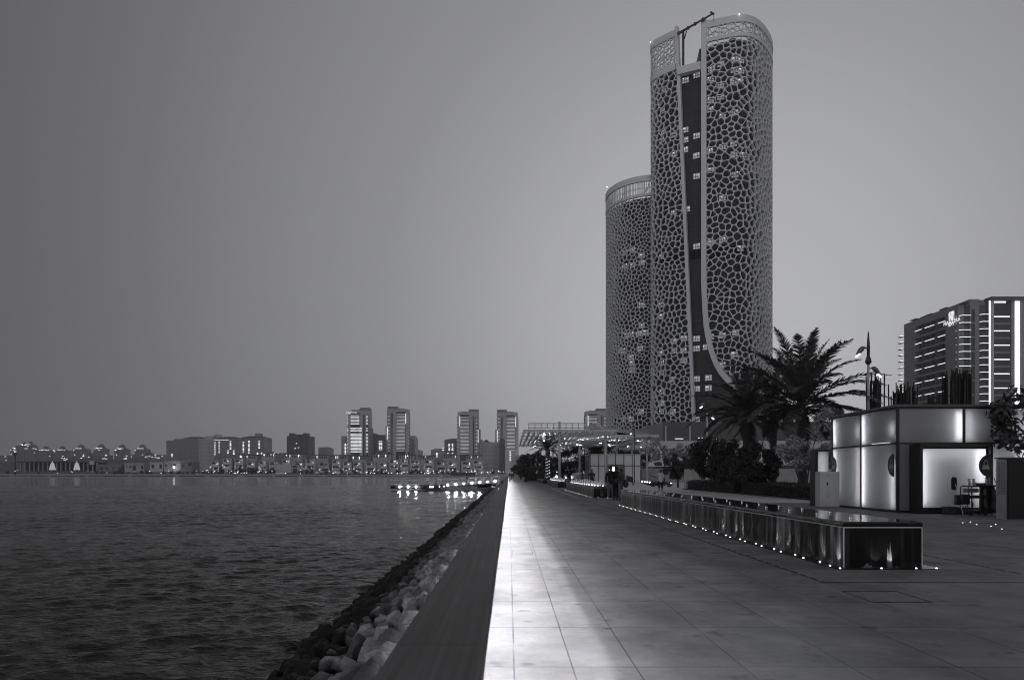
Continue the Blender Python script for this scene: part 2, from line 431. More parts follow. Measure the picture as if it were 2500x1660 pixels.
# ================================================================ BOULDERS
def rock_mat():
    m = bpy.data.materials.new('limestone_boulder'); m.use_nodes = True
    t = m.node_tree; bs = t.nodes['Principled BSDF']; L = t.links
    geo = t.nodes.new('ShaderNodeNewGeometry'); sp = t.nodes.new('ShaderNodeSeparateXYZ'); L.new(geo.outputs['Position'], sp.inputs[0])
    n = t.nodes.new('ShaderNodeTexNoise'); n.inputs['Scale'].default_value = 2.2; n.inputs['Detail'].default_value = 8; L.new(geo.outputs['Position'], n.inputs['Vector'])
    zz = t.nodes.new('ShaderNodeMath'); zz.operation = 'MULTIPLY_ADD'; zz.inputs[1].default_value = .7; L.new(n.outputs[0], zz.inputs[0]); L.new(sp.outputs[2], zz.inputs[2])
    r = t.nodes.new('ShaderNodeMapRange'); r.inputs[1].default_value = -1.10; r.inputs[2].default_value = -.80; L.new(zz.outputs[0], r.inputs[0])
    oi = t.nodes.new('ShaderNodeObjectInfo')
    orr = t.nodes.new('ShaderNodeMapRange'); orr.inputs[3].default_value = .35; orr.inputs[4].default_value = 1.15; L.new(oi.outputs['Random'], orr.inputs[0])
    n9 = t.nodes.new('ShaderNodeTexVoronoi'); n9.inputs['Scale'].default_value = 1.7; L.new(geo.outputs['Position'], n9.inputs['Vector'])
    s9 = t.nodes.new('ShaderNodeSeparateColor'); L.new(n9.outputs['Color'], s9.inputs[0])
    o9 = t.nodes.new('ShaderNodeMapRange'); o9.inputs[3].default_value = .6; o9.inputs[4].default_value = 1.1; L.new(s9.outputs[0], o9.inputs[0])
    vr = t.nodes.new('ShaderNodeMath'); vr.operation = 'MULTIPLY'; L.new(orr.outputs[0], vr.inputs[0]); L.new(o9.outputs[0], vr.inputs[1])
    c = t.nodes.new('ShaderNodeValToRGB'); c.color_ramp.elements[0].color = g(.004); c.color_ramp.elements[1].color = g(.62); L.new(r.outputs[0], c.inputs[0])
    n2 = t.nodes.new('ShaderNodeTexNoise'); n2.inputs['Scale'].default_value = 6; n2.inputs['Detail'].default_value = 10; n2.inputs['Roughness'].default_value = .7; L.new(geo.outputs['Position'], n2.inputs['Vector'])
    mx = t.nodes.new('ShaderNodeMix'); mx.data_type = 'RGBA'; mx.blend_type = 'MULTIPLY'; mx.inputs[0].default_value = .9
    q = t.nodes.new('ShaderNodeValToRGB'); q.color_ramp.elements[0].position = .3; q.color_ramp.elements[0].color = (.35, .35, .35, 1); q.color_ramp.elements[1].position = .6; L.new(n2.outputs[0], q.inputs[0])
    L.new(c.outputs[0], mx.inputs[6]); L.new(q.outputs[0], mx.inputs[7]); sv = t.nodes.new('ShaderNodeVectorMath'); sv.operation = 'SCALE'; L.new(mx.outputs[2], sv.inputs[0]); L.new(vr.outputs[0], sv.inputs['Scale']); L.new(sv.outputs[0], bs.inputs['Base Color'])
    rr = t.nodes.new('ShaderNodeMapRange'); rr.inputs[3].default_value = .7; rr.inputs[4].default_value = .85; L.new(r.outputs[0], rr.inputs[0]); L.new(rr.outputs[0], bs.inputs['Roughness'])
    bp = t.nodes.new('ShaderNodeBump'); bp.inputs['Distance'].default_value = .06; L.new(n2.outputs[0], bp.inputs['Height']); L.new(bp.outputs[0], bs.inputs['Normal'])
    return m
M_rock = rock_mat()
def rock_mesh(seed, sub=1):
    from mathutils import noise as nz
    rnd = random.Random(seed * 7 + 3); bm = bmesh.new()
    for k in range(17):
        d = Vector((rnd.gauss(0, 1), rnd.gauss(0, 1), rnd.gauss(0, 1))).normalized(); bm.verts.new(d * .5 * rnd.uniform(.88, 1.0))
    r_ = bmesh.ops.convex_hull(bm, input=bm.verts)
    bmesh.ops.dissolve_limit(bm, angle_limit=R(14), verts=bm.verts, edges=bm.edges)
    bmesh.ops.bevel(bm, geom=list(bm.edges), offset=.055, segments=2, profile=.6, affect='EDGES', clamp_overlap=True)
    bmesh.ops.triangulate(bm, faces=[f for f in bm.faces if len(f.verts) > 4])
    if sub: bmesh.ops.subdivide_edges(bm, edges=[e for e in bm.edges if e.calc_length() > .12], cuts=1, use_grid_fill=True)
    off = Vector((seed * 3.1, seed * 1.7, 0))
    for v in bm.verts: v.co += v.co.normalized() * (nz.noise(v.co * 5 + off) * .035)
    bmesh.ops.recalc_face_normals(bm, faces=bm.faces)
    me = bpy.data.meshes.new('boulder'); bm.to_mesh(me); bm.free(); me.materials.append(M_rock)
    me.polygons.foreach_set('use_smooth', [True] * len(me.polygons)); return me
RM = [rock_mesh(s) for s in range(9)]
RMlow = [rock_mesh(s, 0) for s in range(5)]
random.seed(11)
cand = []
y = 4.2
while y < 40:
    ax = .42
    while ax < 5.4:
        px = -(ax + random.uniform(-.14, .14)); py = y + random.uniform(-.18, .18)
        cand.append((px, py)); ax += .375
    y += .40
def slope_z(px): return -.36 - .5 * (abs(px) - .4)
def vis_size(p):
    z = slope_z(p[0]); d = math.sqrt(p[0] ** 2 + p[1] ** 2 + (H0 - z) ** 2)
    ybot = 1157 + (H0 - z) / p[1] * F
    if ybot > 1740: return 0
    if abs(p[0]) / (H0 - z) < .62: return .2 / d
    return 1 / d
cand.sort(key=vis_size, reverse=True)
rest = cand[300:]
for i, (px, py) in enumerate(cand[:300]):
    z = slope_z(px); s = random.uniform(.34, .56)
    o = bpy.data.objects.new('boulder', random.choice(RM)); COL.objects.link(o)
    o.location = (px, py, z); o.rotation_euler = [random.uniform(0, 6.3) for _ in range(3)]
    o.scale = (s * random.uniform(.9, 1.35), s, s * random.uniform(.65, .95))
    if z > -1.25: props(o, 'pale dry boulder of the bank between the sea wall cap and the dark waterline', 'boulder', 'pale dry boulders on the sea bank')
    else: props(o, 'dark wet boulder at the foot of the bank beside the water', 'boulder', 'dark wet boulders at the waterline')
vv = []; ff = []
def add_mesh(me, M):
    n = len(vv)
    for v in me.vertices: vv.append(tuple(M @ v.co))
    for p in me.polygons: ff.append(tuple(n + k for k in p.vertices))
far = list(rest)
y = 40
while y < 260:
    st = .5 if y < 70 else .9 if y < 130 else 1.6
    ax = .5
    while ax < 5.2:
        far.append((-(ax + random.uniform(-.1, .1)), y + random.uniform(-.2, .2))); ax += st * .95
    y += st
for (px, py) in far:
    sc_ = (.52 if py < 40 else .62 if py < 70 else 1.05 if py < 130 else 1.8) * random.uniform(.8, 1.2)
    Mx = Matrix.Translation((px, py, slope_z(px) - (.0 if py < 70 else .15))) @ Matrix.Rotation(random.uniform(0, 6), 4, 'Z') @ Matrix.Rotation(random.uniform(0, 6), 4, 'X') @ Matrix.Diagonal((sc_, sc_, sc_ * .8, 1))
    add_mesh(random.choice(RMlow), Mx)
bb = MB(); bb.v = vv; bb.f = ff
bb.build('boulder_bank', M_rock, smooth=True, kind='stuff', label='more distant boulders of the bank running along the sea wall', cat='boulders')

# ================================================================ COVERS AND DRAIN CHANNELS in the paving
M_slot = mat('drain_slot', .012, .7)
def ring(x0, x1, y0, y1, w_, z):
    b = MB()
    b.box(x0, x1, y0, y0 + w_, 0.0005, z).box(x0, x1, y1 - w_, y1, 0.0005, z).box(x0, x0 + w_, y0 + w_, y1 - w_, 0.0005, z).box(x1 - w_, x1, y0 + w_, y1 - w_, 0.0005, z)
    return b
t = thing('access_cover', 'square access cover with black rim in front of the long fountain', 'access cover', (4.3, 7.8, 0), group='access covers in the paving')
ring(3.97, 4.63, 7.45, 8.17, .014, .004).build('rim', M_slot, t)
k = MB()
for (a, c) in ((4.12, 7.47), (4.48, 7.47), (4.12, 8.13), (4.48, 8.13)): k.box(a - .035, a + .035, c - .014, c + .014, .0008, .0055)
k.build('lifting_key_slots', M_slot, t)
t = thing('access_cover', 'small access cover in the brightly lit strip beside the sea wall', 'access cover', (.22, 12.3, 0), group='access covers in the paving')
ring(.05, .42, 11.95, 12.65, .010, .0035).build('rim', M_slot, t)
d = thing('drain_channel', 'narrow slotted drain channel framing the nearest fountain', 'drain', (4.08, 8.8, 0), group='drain channels')
b = MB(); b.box(4.05, 4.10, 8.86, 33, .0008, .004); b.box(4.05, 20, 8.80, 8.845, .0008, .004); b.build('slot', M_slot, d)
b = MB()
for i in range(70):
    yy = 8.9 + i * .32
    b.box(4.056, 4.094, yy, yy + .12, .0045, .006)
b.build('grating_bars', mat('galvanised', .14, .5), d)
d = thing('drain_channel', 'slotted drain channel running away on the inland side of the nearest fountain', 'drain', (7.2, 9, 0), group='drain channels')
b = MB()
for i in range(90): b.box(7.18, 7.215, 9.0 + i * .3, 9.0 + i * .3 + .22, .0008, .004)
b.build('slot', M_slot, d)
# second pair in front of the farther fountains
d = thing('drain_channel', 'pale drain edging beside the second fountain further along', 'drain', (4.1, 45, 0), group='drain channels')
MB().box(4.0, 4.08, 40, 64, .0008, .005).build('edging', mat('pale_edging', .45, .5), d)

# ================================================================ FOUNTAINS
def granite_mat(name, v, foam):
    m = bpy.data.materials.new(name); m.use_nodes = True
    t = m.node_tree; b = t.nodes['Principled BSDF']; L = t.links
    geo = t.nodes.new('ShaderNodeNewGeometry')
    mp = t.nodes.new('ShaderNodeMapping'); mp.inputs['Scale'].default_value = (4.6, 4.6, .22); L.new(geo.outputs['Position'], mp.inputs[0])
    n = t.nodes.new('ShaderNodeTexNoise'); n.inputs['Scale'].default_value = 1.6; n.inputs['Detail'].default_value = 5; L.new(mp.outputs[0], n.inputs['Vector'])
    mp2 = t.nodes.new('ShaderNodeMapping'); mp2.inputs['Scale'].default_value = (2.2, 1.1, .18); L.new(geo.outputs['Position'], mp2.inputs[0])
    n2 = t.nodes.new('ShaderNodeTexNoise'); n2.inputs['Scale'].default_value = 1.0; n2.inputs['Detail'].default_value = 3; L.new(mp2.outputs[0], n2.inputs['Vector'])
    r = t.nodes.new('ShaderNodeMapRange'); r.inputs[1].default_value = .50; r.inputs[2].default_value = .80
    mu = t.nodes.new('ShaderNodeMath'); mu.operation = 'ADD'; L.new(n.outputs[0], mu.inputs[0])
    m2 = t.nodes.new('ShaderNodeMath'); m2.operation = 'MULTIPLY_ADD'; L.new(n2.outputs[0], m2.inputs[0]); m2.inputs[1].default_value = .9; m2.inputs[2].default_value = -.45
    L.new(m2.outputs[0], mu.inputs[1])
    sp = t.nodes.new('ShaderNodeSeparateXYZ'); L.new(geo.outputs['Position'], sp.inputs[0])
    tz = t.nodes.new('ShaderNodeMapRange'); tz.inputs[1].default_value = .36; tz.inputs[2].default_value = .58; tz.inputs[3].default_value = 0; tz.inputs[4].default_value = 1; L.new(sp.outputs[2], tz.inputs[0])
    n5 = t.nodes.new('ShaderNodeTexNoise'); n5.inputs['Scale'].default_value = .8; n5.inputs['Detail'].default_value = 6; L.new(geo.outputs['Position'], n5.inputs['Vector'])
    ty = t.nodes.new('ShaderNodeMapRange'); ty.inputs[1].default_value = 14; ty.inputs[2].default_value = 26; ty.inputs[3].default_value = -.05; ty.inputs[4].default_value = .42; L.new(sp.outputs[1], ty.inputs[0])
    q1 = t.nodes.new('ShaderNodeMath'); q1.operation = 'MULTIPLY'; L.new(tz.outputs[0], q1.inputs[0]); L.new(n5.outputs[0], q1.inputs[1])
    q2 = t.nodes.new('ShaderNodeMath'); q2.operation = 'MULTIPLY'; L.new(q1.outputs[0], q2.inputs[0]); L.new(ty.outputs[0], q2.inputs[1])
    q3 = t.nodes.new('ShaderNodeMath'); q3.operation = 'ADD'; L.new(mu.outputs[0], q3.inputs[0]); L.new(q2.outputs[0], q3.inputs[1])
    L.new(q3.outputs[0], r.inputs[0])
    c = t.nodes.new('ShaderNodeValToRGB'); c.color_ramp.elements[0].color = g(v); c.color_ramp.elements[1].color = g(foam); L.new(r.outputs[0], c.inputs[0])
    L.new(c.outputs[0], b.inputs['Base Color'])
    b.inputs['Roughness'].default_value = .38; b.inputs['Specular IOR Level'].default_value = .22
    bp = t.nodes.new('ShaderNodeBump'); bp.inputs['Distance'].default_value = .012; L.new(n.outputs[0], bp.inputs['Height']); L.new(bp.outputs[0], b.inputs['Normal'])
    return m
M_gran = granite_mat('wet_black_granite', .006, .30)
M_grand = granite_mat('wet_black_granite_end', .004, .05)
def waterfilm():
    m = mat('water_film_on_granite', .006, .03, var=.1, bump=.0012, bscale=14, spec=.7)
    return m
M_film = waterfilm()
M_spot = emi('ground_spot', 4)
M_noz = mat('steel_nozzle', .75, .25, metal=.6)
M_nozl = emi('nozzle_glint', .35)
spot_me = mesh_of(MB().tube([(0, 0, .004), (0, 0, .016)], [.013, .012], 12), 'spot', M_spot)
FX0, FX1 = 5.0, 6.17
def tnozzle():
    b = MB(); b.tube([(0, 0, 0), (0, 0, .05)], .008, 6); b.tube([(-.005, 0, .03), (.07, 0, .03)], .007, 6); b.ball((0, 0, .052), .013, 6, 4); return b
noz_me = mesh_of(tnozzle(), 'nozzle', M_nozl)
def foam_mesh(seed, rr, hh, n_):
    rnd = random.Random(seed); b = MB()
    for i in range(n_):
        a = rnd.uniform(0, 6.28); d = abs(rnd.gauss(0, rr)); hgt = max(.006, hh * rnd.uniform(.25, 1) * math.exp(-(d / rr) ** 2))
        x, y = d * math.cos(a), d * math.sin(a) * .25
        b.tube([(x, y, 0), (x + rnd.uniform(-.01, .01), y, hgt)], [rnd.uniform(.003, .007), .002], 4)
    return b
M_foam = mat('white_water', .22, .4, var=.05)
foam_me = mesh_of(foam_mesh(3, .07, .07, 34), 'foam', M_foam)
def jet_mesh(seed):
    rnd = random.Random(seed); b = MB(); prev = None
    h = rnd.uniform(.22, .34)
    b.tube([(0, 0, 0), (rnd.uniform(-.015, .015), 0, h * .55), (rnd.uniform(-.03, .03), 0, h)], [.085, .06, .02], 8)
    for i in range(14):
        a = rnd.uniform(0, 6.28); r_ = rnd.uniform(.03, .12); b.ball((r_ * math.cos(a), r_ * math.sin(a), rnd.uniform(.02, h * 1.05)), rnd.uniform(.008, .022), 5, 4)
    return b
M_jet = mat('lit_spray', .9, .5, var=.04)
jl_me = mesh_of(MB().tube([(0, 0, 0), (0, 0, .01)], [.035, .03], 8), 'jet_lamp', emi('jet_lamp', 6))
jets_me = [mesh_of(jet_mesh(s), 'water_jet', M_jet, True) for s in range(4)]
def fountain(y0, y1, label, spots, nozzles, jets):
    f = thing('wall_fountain', label, 'fountain', ((FX0 + FX1) / 2, y0, 0), group='long black granite fountains')
    MB().box(FX0 - .17, FX1 + .19, y0 - .2, y1 + .2, .0012, .012).build('apron', mat('black_apron', .012, .3, bump=.001), f)
    body = MB().box(FX0, FX1, y0, y1, .012, .595)
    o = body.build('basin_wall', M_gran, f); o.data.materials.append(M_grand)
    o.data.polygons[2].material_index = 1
    c = MB().box(FX0 - .012, FX1 + .012, y0 - .012, y1 + .012, .61, .69)
    c.build('coping', M_film, f, bevel=.022)
    MB().box(FX0 + .004, FX1 - .004, y0 + .003, y1 - .003, .595, .61).build('light_slot', mat('pale_joint', .8, .4), f)
    if spots:
        sl = bpy.data.lights.new('wall_washer_lamp', 'SPOT'); sl.energy = 5.5 if spots > 1 else 8; sl.spot_size = R(75); sl.spot_blend = 1; sl.shadow_soft_size = .012
        rs_ = random.Random(5)
        for i in range(44 if spots > 1 else 18):
            if rs_.random() < .25: continue
            so = bpy.data.objects.new('wall_washer_lamp', sl); COL.objects.link(so); so.parent = f
            so.location = Vector((FX0 - .085, y0 + .15 + (y1 - y0 - .3) * (i / (43 if spots > 1 else 17)), .03)) - wl(f); so.rotation_euler = Vector((-.28, 0, -1)).to_track_quat('Z', 'Y').to_euler()
        for xx in ((5.48, 5.69) if spots > 1 else (5.5,)):
            so = bpy.data.objects.new('wall_washer_lamp', sl); COL.objects.link(so); so.parent = f
            so.location = Vector((xx, y0 - .085, .03)) - wl(f); so.rotation_euler = Vector((0, -.28, -1)).to_track_quat('Z', 'Y').to_euler()
        n = 44 if spots > 1 else 18
        for i in range(n):
            yy = y0 + .15 + (y1 - y0 - .3) * (i / (n - 1)) ** 1.0
            part_at(spot_me, 'spot_light', f, (FX0 - .125 + (.05 if i % 2 else -.01), yy, .008))
            if i % 5 == 0 and yy < 22: part_at(foam_me, 'splash', f, (FX0 - .03, yy + random.uniform(-.1, .1), .012), rz=R(90))
        for xx in ((4.87, 5.48, 5.99, 6.29) if spots > 1 else (5.25, 5.8)): part_at(spot_me, 'spot_light', f, (xx, y0 - .155, .008))
        if spots > 1:
            for xx in (FX0 - .004, FX1 - .008): MB().box(xx, xx + .012, y0 - .004, y0 + .02, .012, .595).build('pale_corner_strip', MATS['pale_joint'], f)  # pale vertical strip up each front corner
            ws = MB(); ws.poly((5.655, y0 - .0035, .02), (5.725, y0 - .0035, .02), (5.712, y0 - .0035, .2), (5.69, y0 - .0035, .40), (5.678, y0 - .0035, .2)); ws.poly((5.64, y0 - .0035, .02), (5.655, y0 - .0035, .02), (5.675, y0 - .0035, .22), (5.652, y0 - .0035, .3)); ws.build('painted_water_sheen', mat('painted_water_sheen', .16, .3, var=.3, scale=20), f)  # flat grey shapes painted in for the sheen of the running water
            part_at(foam_me, 'splash', f, (5.33, y0 - .04, .012), scale=(1.3, 1, 1.1)); part_at(foam_me, 'splash', f, (5.66, y0 - .04, .012), scale=(.6, 1, .7)); part_at(foam_me, 'splash', f, (5.77, y0 - .04, .012), scale=(.4, 1, .6))
    if nozzles:
        for i in range(17):
            yy = y0 + .55 + i * 1.17
            part_at(noz_me, 'nozzle', f, (FX0 + .36, yy, .69), scale=(.55, .55, .55)); part_at(noz_me, 'nozzle', f, (FX0 + .80, yy + .45, .69), scale=(.55, .55, .55))
    if jets:
        for i in range(jets):
            yy = y0 + .5 + i * (y1 - y0 - .9) / (jets - 1)
            part_at(jl_me, 'jet_lamp', f, (FX0 + .30 + (i % 2) * .4, yy - .13, .692)); part_at(random.choice(jets_me), 'water_jet', f, (FX0 + .36 + (i % 2) * .4, yy, .69), rz=random.uniform(0, 6))
    return f
random.seed(21)
fountain(10.2, 30.6, 'nearest long black granite fountain with still water top and ground lights', 2, True, 0)
fountain(40.4, 59.8, 'second black granite fountain with a row of white water jets, behind the standing men', 1, False, 26)
fountain(69.9, 89.5, 'third black granite fountain with white jets, left of the glass kiosk', 0, False, 20)
fountain(100, 119, 'farthest dark granite fountain box with no jets', 0, False, 0)
# lamps inside the jets
for (y0, y1, n) in ((40.6, 59.6, 7), (70.2, 89.2, 5)):
    pass
# ================================================================ LATTICE TOWERS
def poisson(s0, s1, z0, z1, rmin, rmax, seed):
    rng = np.random.default_rng(seed); P = np.zeros((0, 2)); RR = np.zeros(0)
    area = (s1 - s0) * (z1 - z0); tries = int(area / (rmin * rmin) * 14)
    c = rng.uniform((s0, z0), (s1, z1), (tries, 2)); r = rmin + (rmax - rmin) * rng.random(tries) ** 2.2
    P = [c[0]]; RR = [r[0]]
    cell = rmax; grid = {}
    def key(p): return (int(p[0] // cell), int(p[1] // cell))
    grid[key(c[0])] = [0]
    for p, q in zip(c[1:], r[1:]):
        k = key(p); ok = True
        for a in (-1, 0, 1):
            for b_ in (-1, 0, 1):
                for i in grid.get((k[0] + a, k[1] + b_), ()):
                    dx = P[i][0] - p[0]; dz = P[i][1] - p[1]
                    if dx * dx + dz * dz < ((RR[i] + q) / 2) ** 2: ok = False; break
                if not ok: break
            if not ok: break
        if ok: grid.setdefault(k, []).append(len(P)); P.append(p); RR.append(q)
    return P
def clip_poly(poly, a, b):
    # keep left side of directed line a->b
    out = []
    def side(p): return (b[0] - a[0]) * (p[1] - a[1]) - (b[1] - a[1]) * (p[0] - a[0])
    for i in range(len(poly)):
        p, q = poly[i], poly[(i + 1) % len(poly)]; sp_, sq = side(p), side(q)
        if sp_ >= 0: out.append(p)
        if (sp_ >= 0) != (sq >= 0):
            t = sp_ / (sp_ - sq); out.append((p[0] + t * (q[0] - p[0]), p[1] + t * (q[1] - p[1])))
    return out
def voronoi(region, rmin, rmax, seed):
    xs = [p[0] for p in region]; ys = [p[1] for p in region]; mg = rmax * 3
    P = poisson(min(xs) - mg, max(xs) + mg, min(ys) - mg, max(ys) + mg, rmin, rmax, seed)
    res = delaunay_2d_cdt([Vector((float(p[0]), float(p[1]))) for p in P], [], [], 0, 1e-5)
    V, Fc = res[0], res[2]; inc = {}
    for f in Fc:
        a, b, c = [V[i] for i in f]
        d = 2 * (a.x * (b.y - c.y) + b.x * (c.y - a.y) + c.x * (a.y - b.y))
        if abs(d) < 1e-9: continue
        ux = (a.length_squared * (b.y - c.y) + b.length_squared * (c.y - a.y) + c.length_squared * (a.y - b.y)) / d
        uy = (a.length_squared * (c.x - b.x) + b.length_squared * (a.x - c.x) + c.length_squared * (b.x - a.x)) / d
        for i in f: inc.setdefault(i, []).append((ux, uy))
    cells = []
    x0, x1, y0, y1 = min(xs), max(xs), min(ys), max(ys)
    for i, pts in inc.items():
        s = V[i]
        if not (x0 - rmax < s.x < x1 + rmax and y0 - rmax < s.y < y1 + rmax) or len(pts) < 3: continue
        pts = sorted(pts, key=lambda p: math.atan2(p[1] - s.y, p[0] - s.x))
        poly = pts
        for k in range(len(region)):
            poly = clip_poly(poly, region[k], region[(k + 1) % len(region)])
            if len(poly) < 3: break
        if len(poly) >= 3:
            q = [poly[0]]
            for p in poly[1:]:
                if math.hypot(p[0] - q[-1][0], p[1] - q[-1][1]) > .05: q.append(p)
            if len(q) > 2 and math.hypot(q[0][0] - q[-1][0], q[0][1] - q[-1][1]) <= .05: q.pop()
            if len(q) >= 3: cells.append(q)
    return cells
class Plan:
    def __init__(s, pts):
        s.p = [Vector(q) for q in pts]; s.s = [0]
        for a, b in zip(s.p, s.p[1:]): s.s.append(s.s[-1] + (b - a).length)
        s.L = s.s[-1]
    def at(s, t, off=0):
        t = max(-5, min(s.L + 5, t)); i = 0
        while i < len(s.s) - 2 and t > s.s[i + 1]: i += 1
        a, b = s.p[i], s.p[i + 1]; d = (b - a).normalized(); p = a + d * (t - s.s[i])
        # smoothed normal
        def nrm(k): k = max(0, min(len(s.p) - 2, k)); e = (s.p[k + 1] - s.p[k]).normalized(); return Vector((e.y, -e.x))
        fr = (t - s.s[i]) / (s.s[i + 1] - s.s[i]); n0 = nrm(i)
        nn = (nrm(i - 1) + n0) * .5 * (1 - fr) + (nrm(i + 1) + n0) * .5 * fr
        nn.normalize()
        return p + nn * off, nn, d
    def hit(s, u):
        """arc length where the sight line x/y=u meets the plan"""
        for i in range(len(s.p) - 1):
            a, b = s.p[i], s.p[i + 1]; fa, fb = a.x - u * a.y, b.x - u * b.y
            if (fa <= 0 <= fb) or (fb <= 0 <= fa):
                k = fa / (fa - fb) if fa != fb else 0; return s.s[i] + k * (s.s[i + 1] - s.s[i])
        return None
def smooth_plan(pts, it=3):
    P = [Vector(p) for p in pts]
    for _ in range(it):
        Q = [P[0]]
        for a, b in zip(P, P[1:]): Q += [a * .75 + b * .25, a * .25 + b * .75]
        Q.append(P[-1]); P = Q
    return P
def lattice(plan, region, rmin, rmax, seed, inset, depth, name, parent, m, th_min=.5, jit=.0):
    cells = voronoi(region, rmin, rmax, seed); b = MB(); rnd = random.Random(seed)
    def W(p, off): q, n, d = plan.at(p[0], off); return (q.x, q.y, p[1])
    for c in cells:
        ar = sum(c[i][0] * c[(i + 1) % len(c)][1] - c[(i + 1) % len(c)][0] * c[i][1] for i in range(len(c))) / 2
        if ar < 0: c = c[::-1]; ar = -ar
        n = len(c); cx = sum(p[0] for p in c) / n; cz = sum(p[1] for p in c) / n
        inner = c; ins = inset * rnd.uniform(.85, 1.2)
        for i in range(n):
            a, e = c[i], c[(i + 1) % n]; dx, dz = e[0] - a[0], e[1] - a[1]; l = math.hypot(dx, dz)
            if l < 1e-4: continue
            nx, nz_ = -dz / l, dx / l
            inner = clip_poly(inner, (a[0] + nx * ins, a[1] + nz_ * ins), (e[0] + nx * ins, e[1] + nz_ * ins))
            if len(inner) < 3: break
        ok = len(inner) >= 3
        if ok:
            # round the corners once
            rr = []
            k = len(inner)
            for i in range(k):
                p0, p1, p2 = inner[i - 1], inner[i], inner[(i + 1) % k]
                f = .22
                rr.append((p1[0] + (p0[0] - p1[0]) * f, p1[1] + (p0[1] - p1[1]) * f)); rr.append((p1[0] + (p2[0] - p1[0]) * f, p1[1] + (p2[1] - p1[1]) * f))
            ia = abs(sum(rr[i][0] * rr[(i + 1) % len(rr)][1] - rr[(i + 1) % len(rr)][0] * rr[i][1] for i in range(len(rr))) / 2)
            if ia < th_min: ok = False
        if not ok:
            b.poly(*[W(p, 0) for p in c]); continue
        # bridge outer polygon to inner by angle walking
        def ang(p): return math.atan2(p[1] - cz, p[0] - cx)
        O = sorted(c, key=ang); I = sorted(rr, key=ang)
        base = len(b.v); no, ni = len(O), len(I)
        for p in O: b.v.append(W(p, 0))
        for p in I: b.v.append(W(p, 0))
        for p in I: b.v.append(W(p, -depth))
        ao = [ang(p) for p in O]; ai = [ang(p) for p in I]
        j0 = min(range(ni), key=lambda j: abs((ai[j] - ao[0] + math.pi) % (2 * math.pi) - math.pi))
        i = 0; j = 0
        def rel(a): return (a - ao[0] + 4 * math.pi) % (2 * math.pi)
        relI = []
        for q in range(ni):
            v = rel(ai[(j0 + q) % ni])
            if q == 0 and v > math.pi: v -= 2 * math.pi
            relI.append(v)
        relI.append(relI[0] + 2 * math.pi); relO = [rel(a) for a in ao]; relO[0] = 0; relO.append(2 * math.pi)
        while i < no or j < ni:
            oi, oi2 = base + i % no, base + (i + 1) % no; ii, ii2 = base + no + (j0 + j) % ni, base + no + (j0 + j + 1) % ni
            if j >= ni or (i < no and relO[i + 1] <= relI[j + 1]):
                b.f.append((oi, oi2, ii)); i += 1
            else:
                b.f.append((oi, ii2, ii)); j += 1
        for q in range(ni):
            a, e = base + no + q, base + no + (q + 1) % ni; b.f.append((a, e, e + ni, a + ni))
    return b.build(name, m, parent)
def band(plan, s0, s1, z0, z1, off, th, name, m, parent, step=1.2):
    """a solid band following the plan; z0/z1 may be callables of s"""
    f0 = z0 if callable(z0) else (lambda s: z0); f1 = z1 if callable(z1) else (lambda s: z1)
    n = max(1, int((s1 - s0) / step)); b = MB(); pr = None
    for i in range(n + 1):
        s = s0 + (s1 - s0) * i / n; o, _, _ = plan.at(s, off); q, _, _ = plan.at(s, off - th)
        b.v += [(o.x, o.y, f0(s)), (o.x, o.y, f1(s)), (q.x, q.y, f1(s)), (q.x, q.y, f0(s))]
    for i in range(n):
        a = i * 4; c = a + 4
        for k in range(4): b.f.append((a + k, a + (k + 1) % 4, c + (k + 1) % 4, c + k))
    b.f.append((0, 1, 2, 3)); e = n * 4; b.f.append((e + 3, e + 2, e + 1, e))
    return b.build(name, m, parent)
M_lat = mat('tower_lattice', .68, .55, var=.06, scale=.1)
def facade_mat():
    m = bpy.data.materials.new('tower_glazing'); m.use_nodes = True
    t = m.node_tree; b = t.nodes['Principled BSDF']; L = t.links
    geo = t.nodes.new('ShaderNodeNewGeometry'); sp = t.nodes.new('ShaderNodeSeparateXYZ'); L.new(geo.outputs['Position'], sp.inputs[0])
    cb = t.nodes.new('ShaderNodeCombineXYZ'); ad = t.nodes.new('ShaderNodeMath'); ad.operation = 'SUBTRACT'
    L.new(sp.outputs[0], ad.inputs[0]); L.new(sp.outputs[1], ad.inputs[1]); L.new(ad.outputs[0], cb.inputs[0]); L.new(sp.outputs[2], cb.inputs[1])
    br = t.nodes.new('ShaderNodeTexBrick'); br.offset = 0; br.inputs['Scale'].default_value = 1; br.inputs['Brick Width'].default_value = 2.1; br.inputs['Row Height'].default_value = 1.2
    br.inputs['Mortar Size'].default_value = .05; br.inputs['Color1'].default_value = g(.028); br.inputs['Color2'].default_value = g(.042); br.inputs['Mortar'].default_value = g(.012)
    L.new(cb.outputs[0], br.inputs['Vector']); L.new(br.outputs[0], b.inputs['Base Color'])
    b.inputs['Roughness'].default_value = .4; b.inputs['Specular IOR Level'].default_value = .25
    return m
M_fac = facade_mat()
HR = 166.4; HB = 17.2
tw = thing('tower', 'tall dark tower wrapped in a pale web-like lattice, split by a glazed slot', 'tower', (70, 250, 0))
pm = Plan(smooth_plan([(55.3, 266.0), (54.0, 261.4), (57.6, 257.3), (62.0, 253.4), (68.0, 250.2)], 2))
s_l = pm.hit(SX(1588.5, 1)) or 4
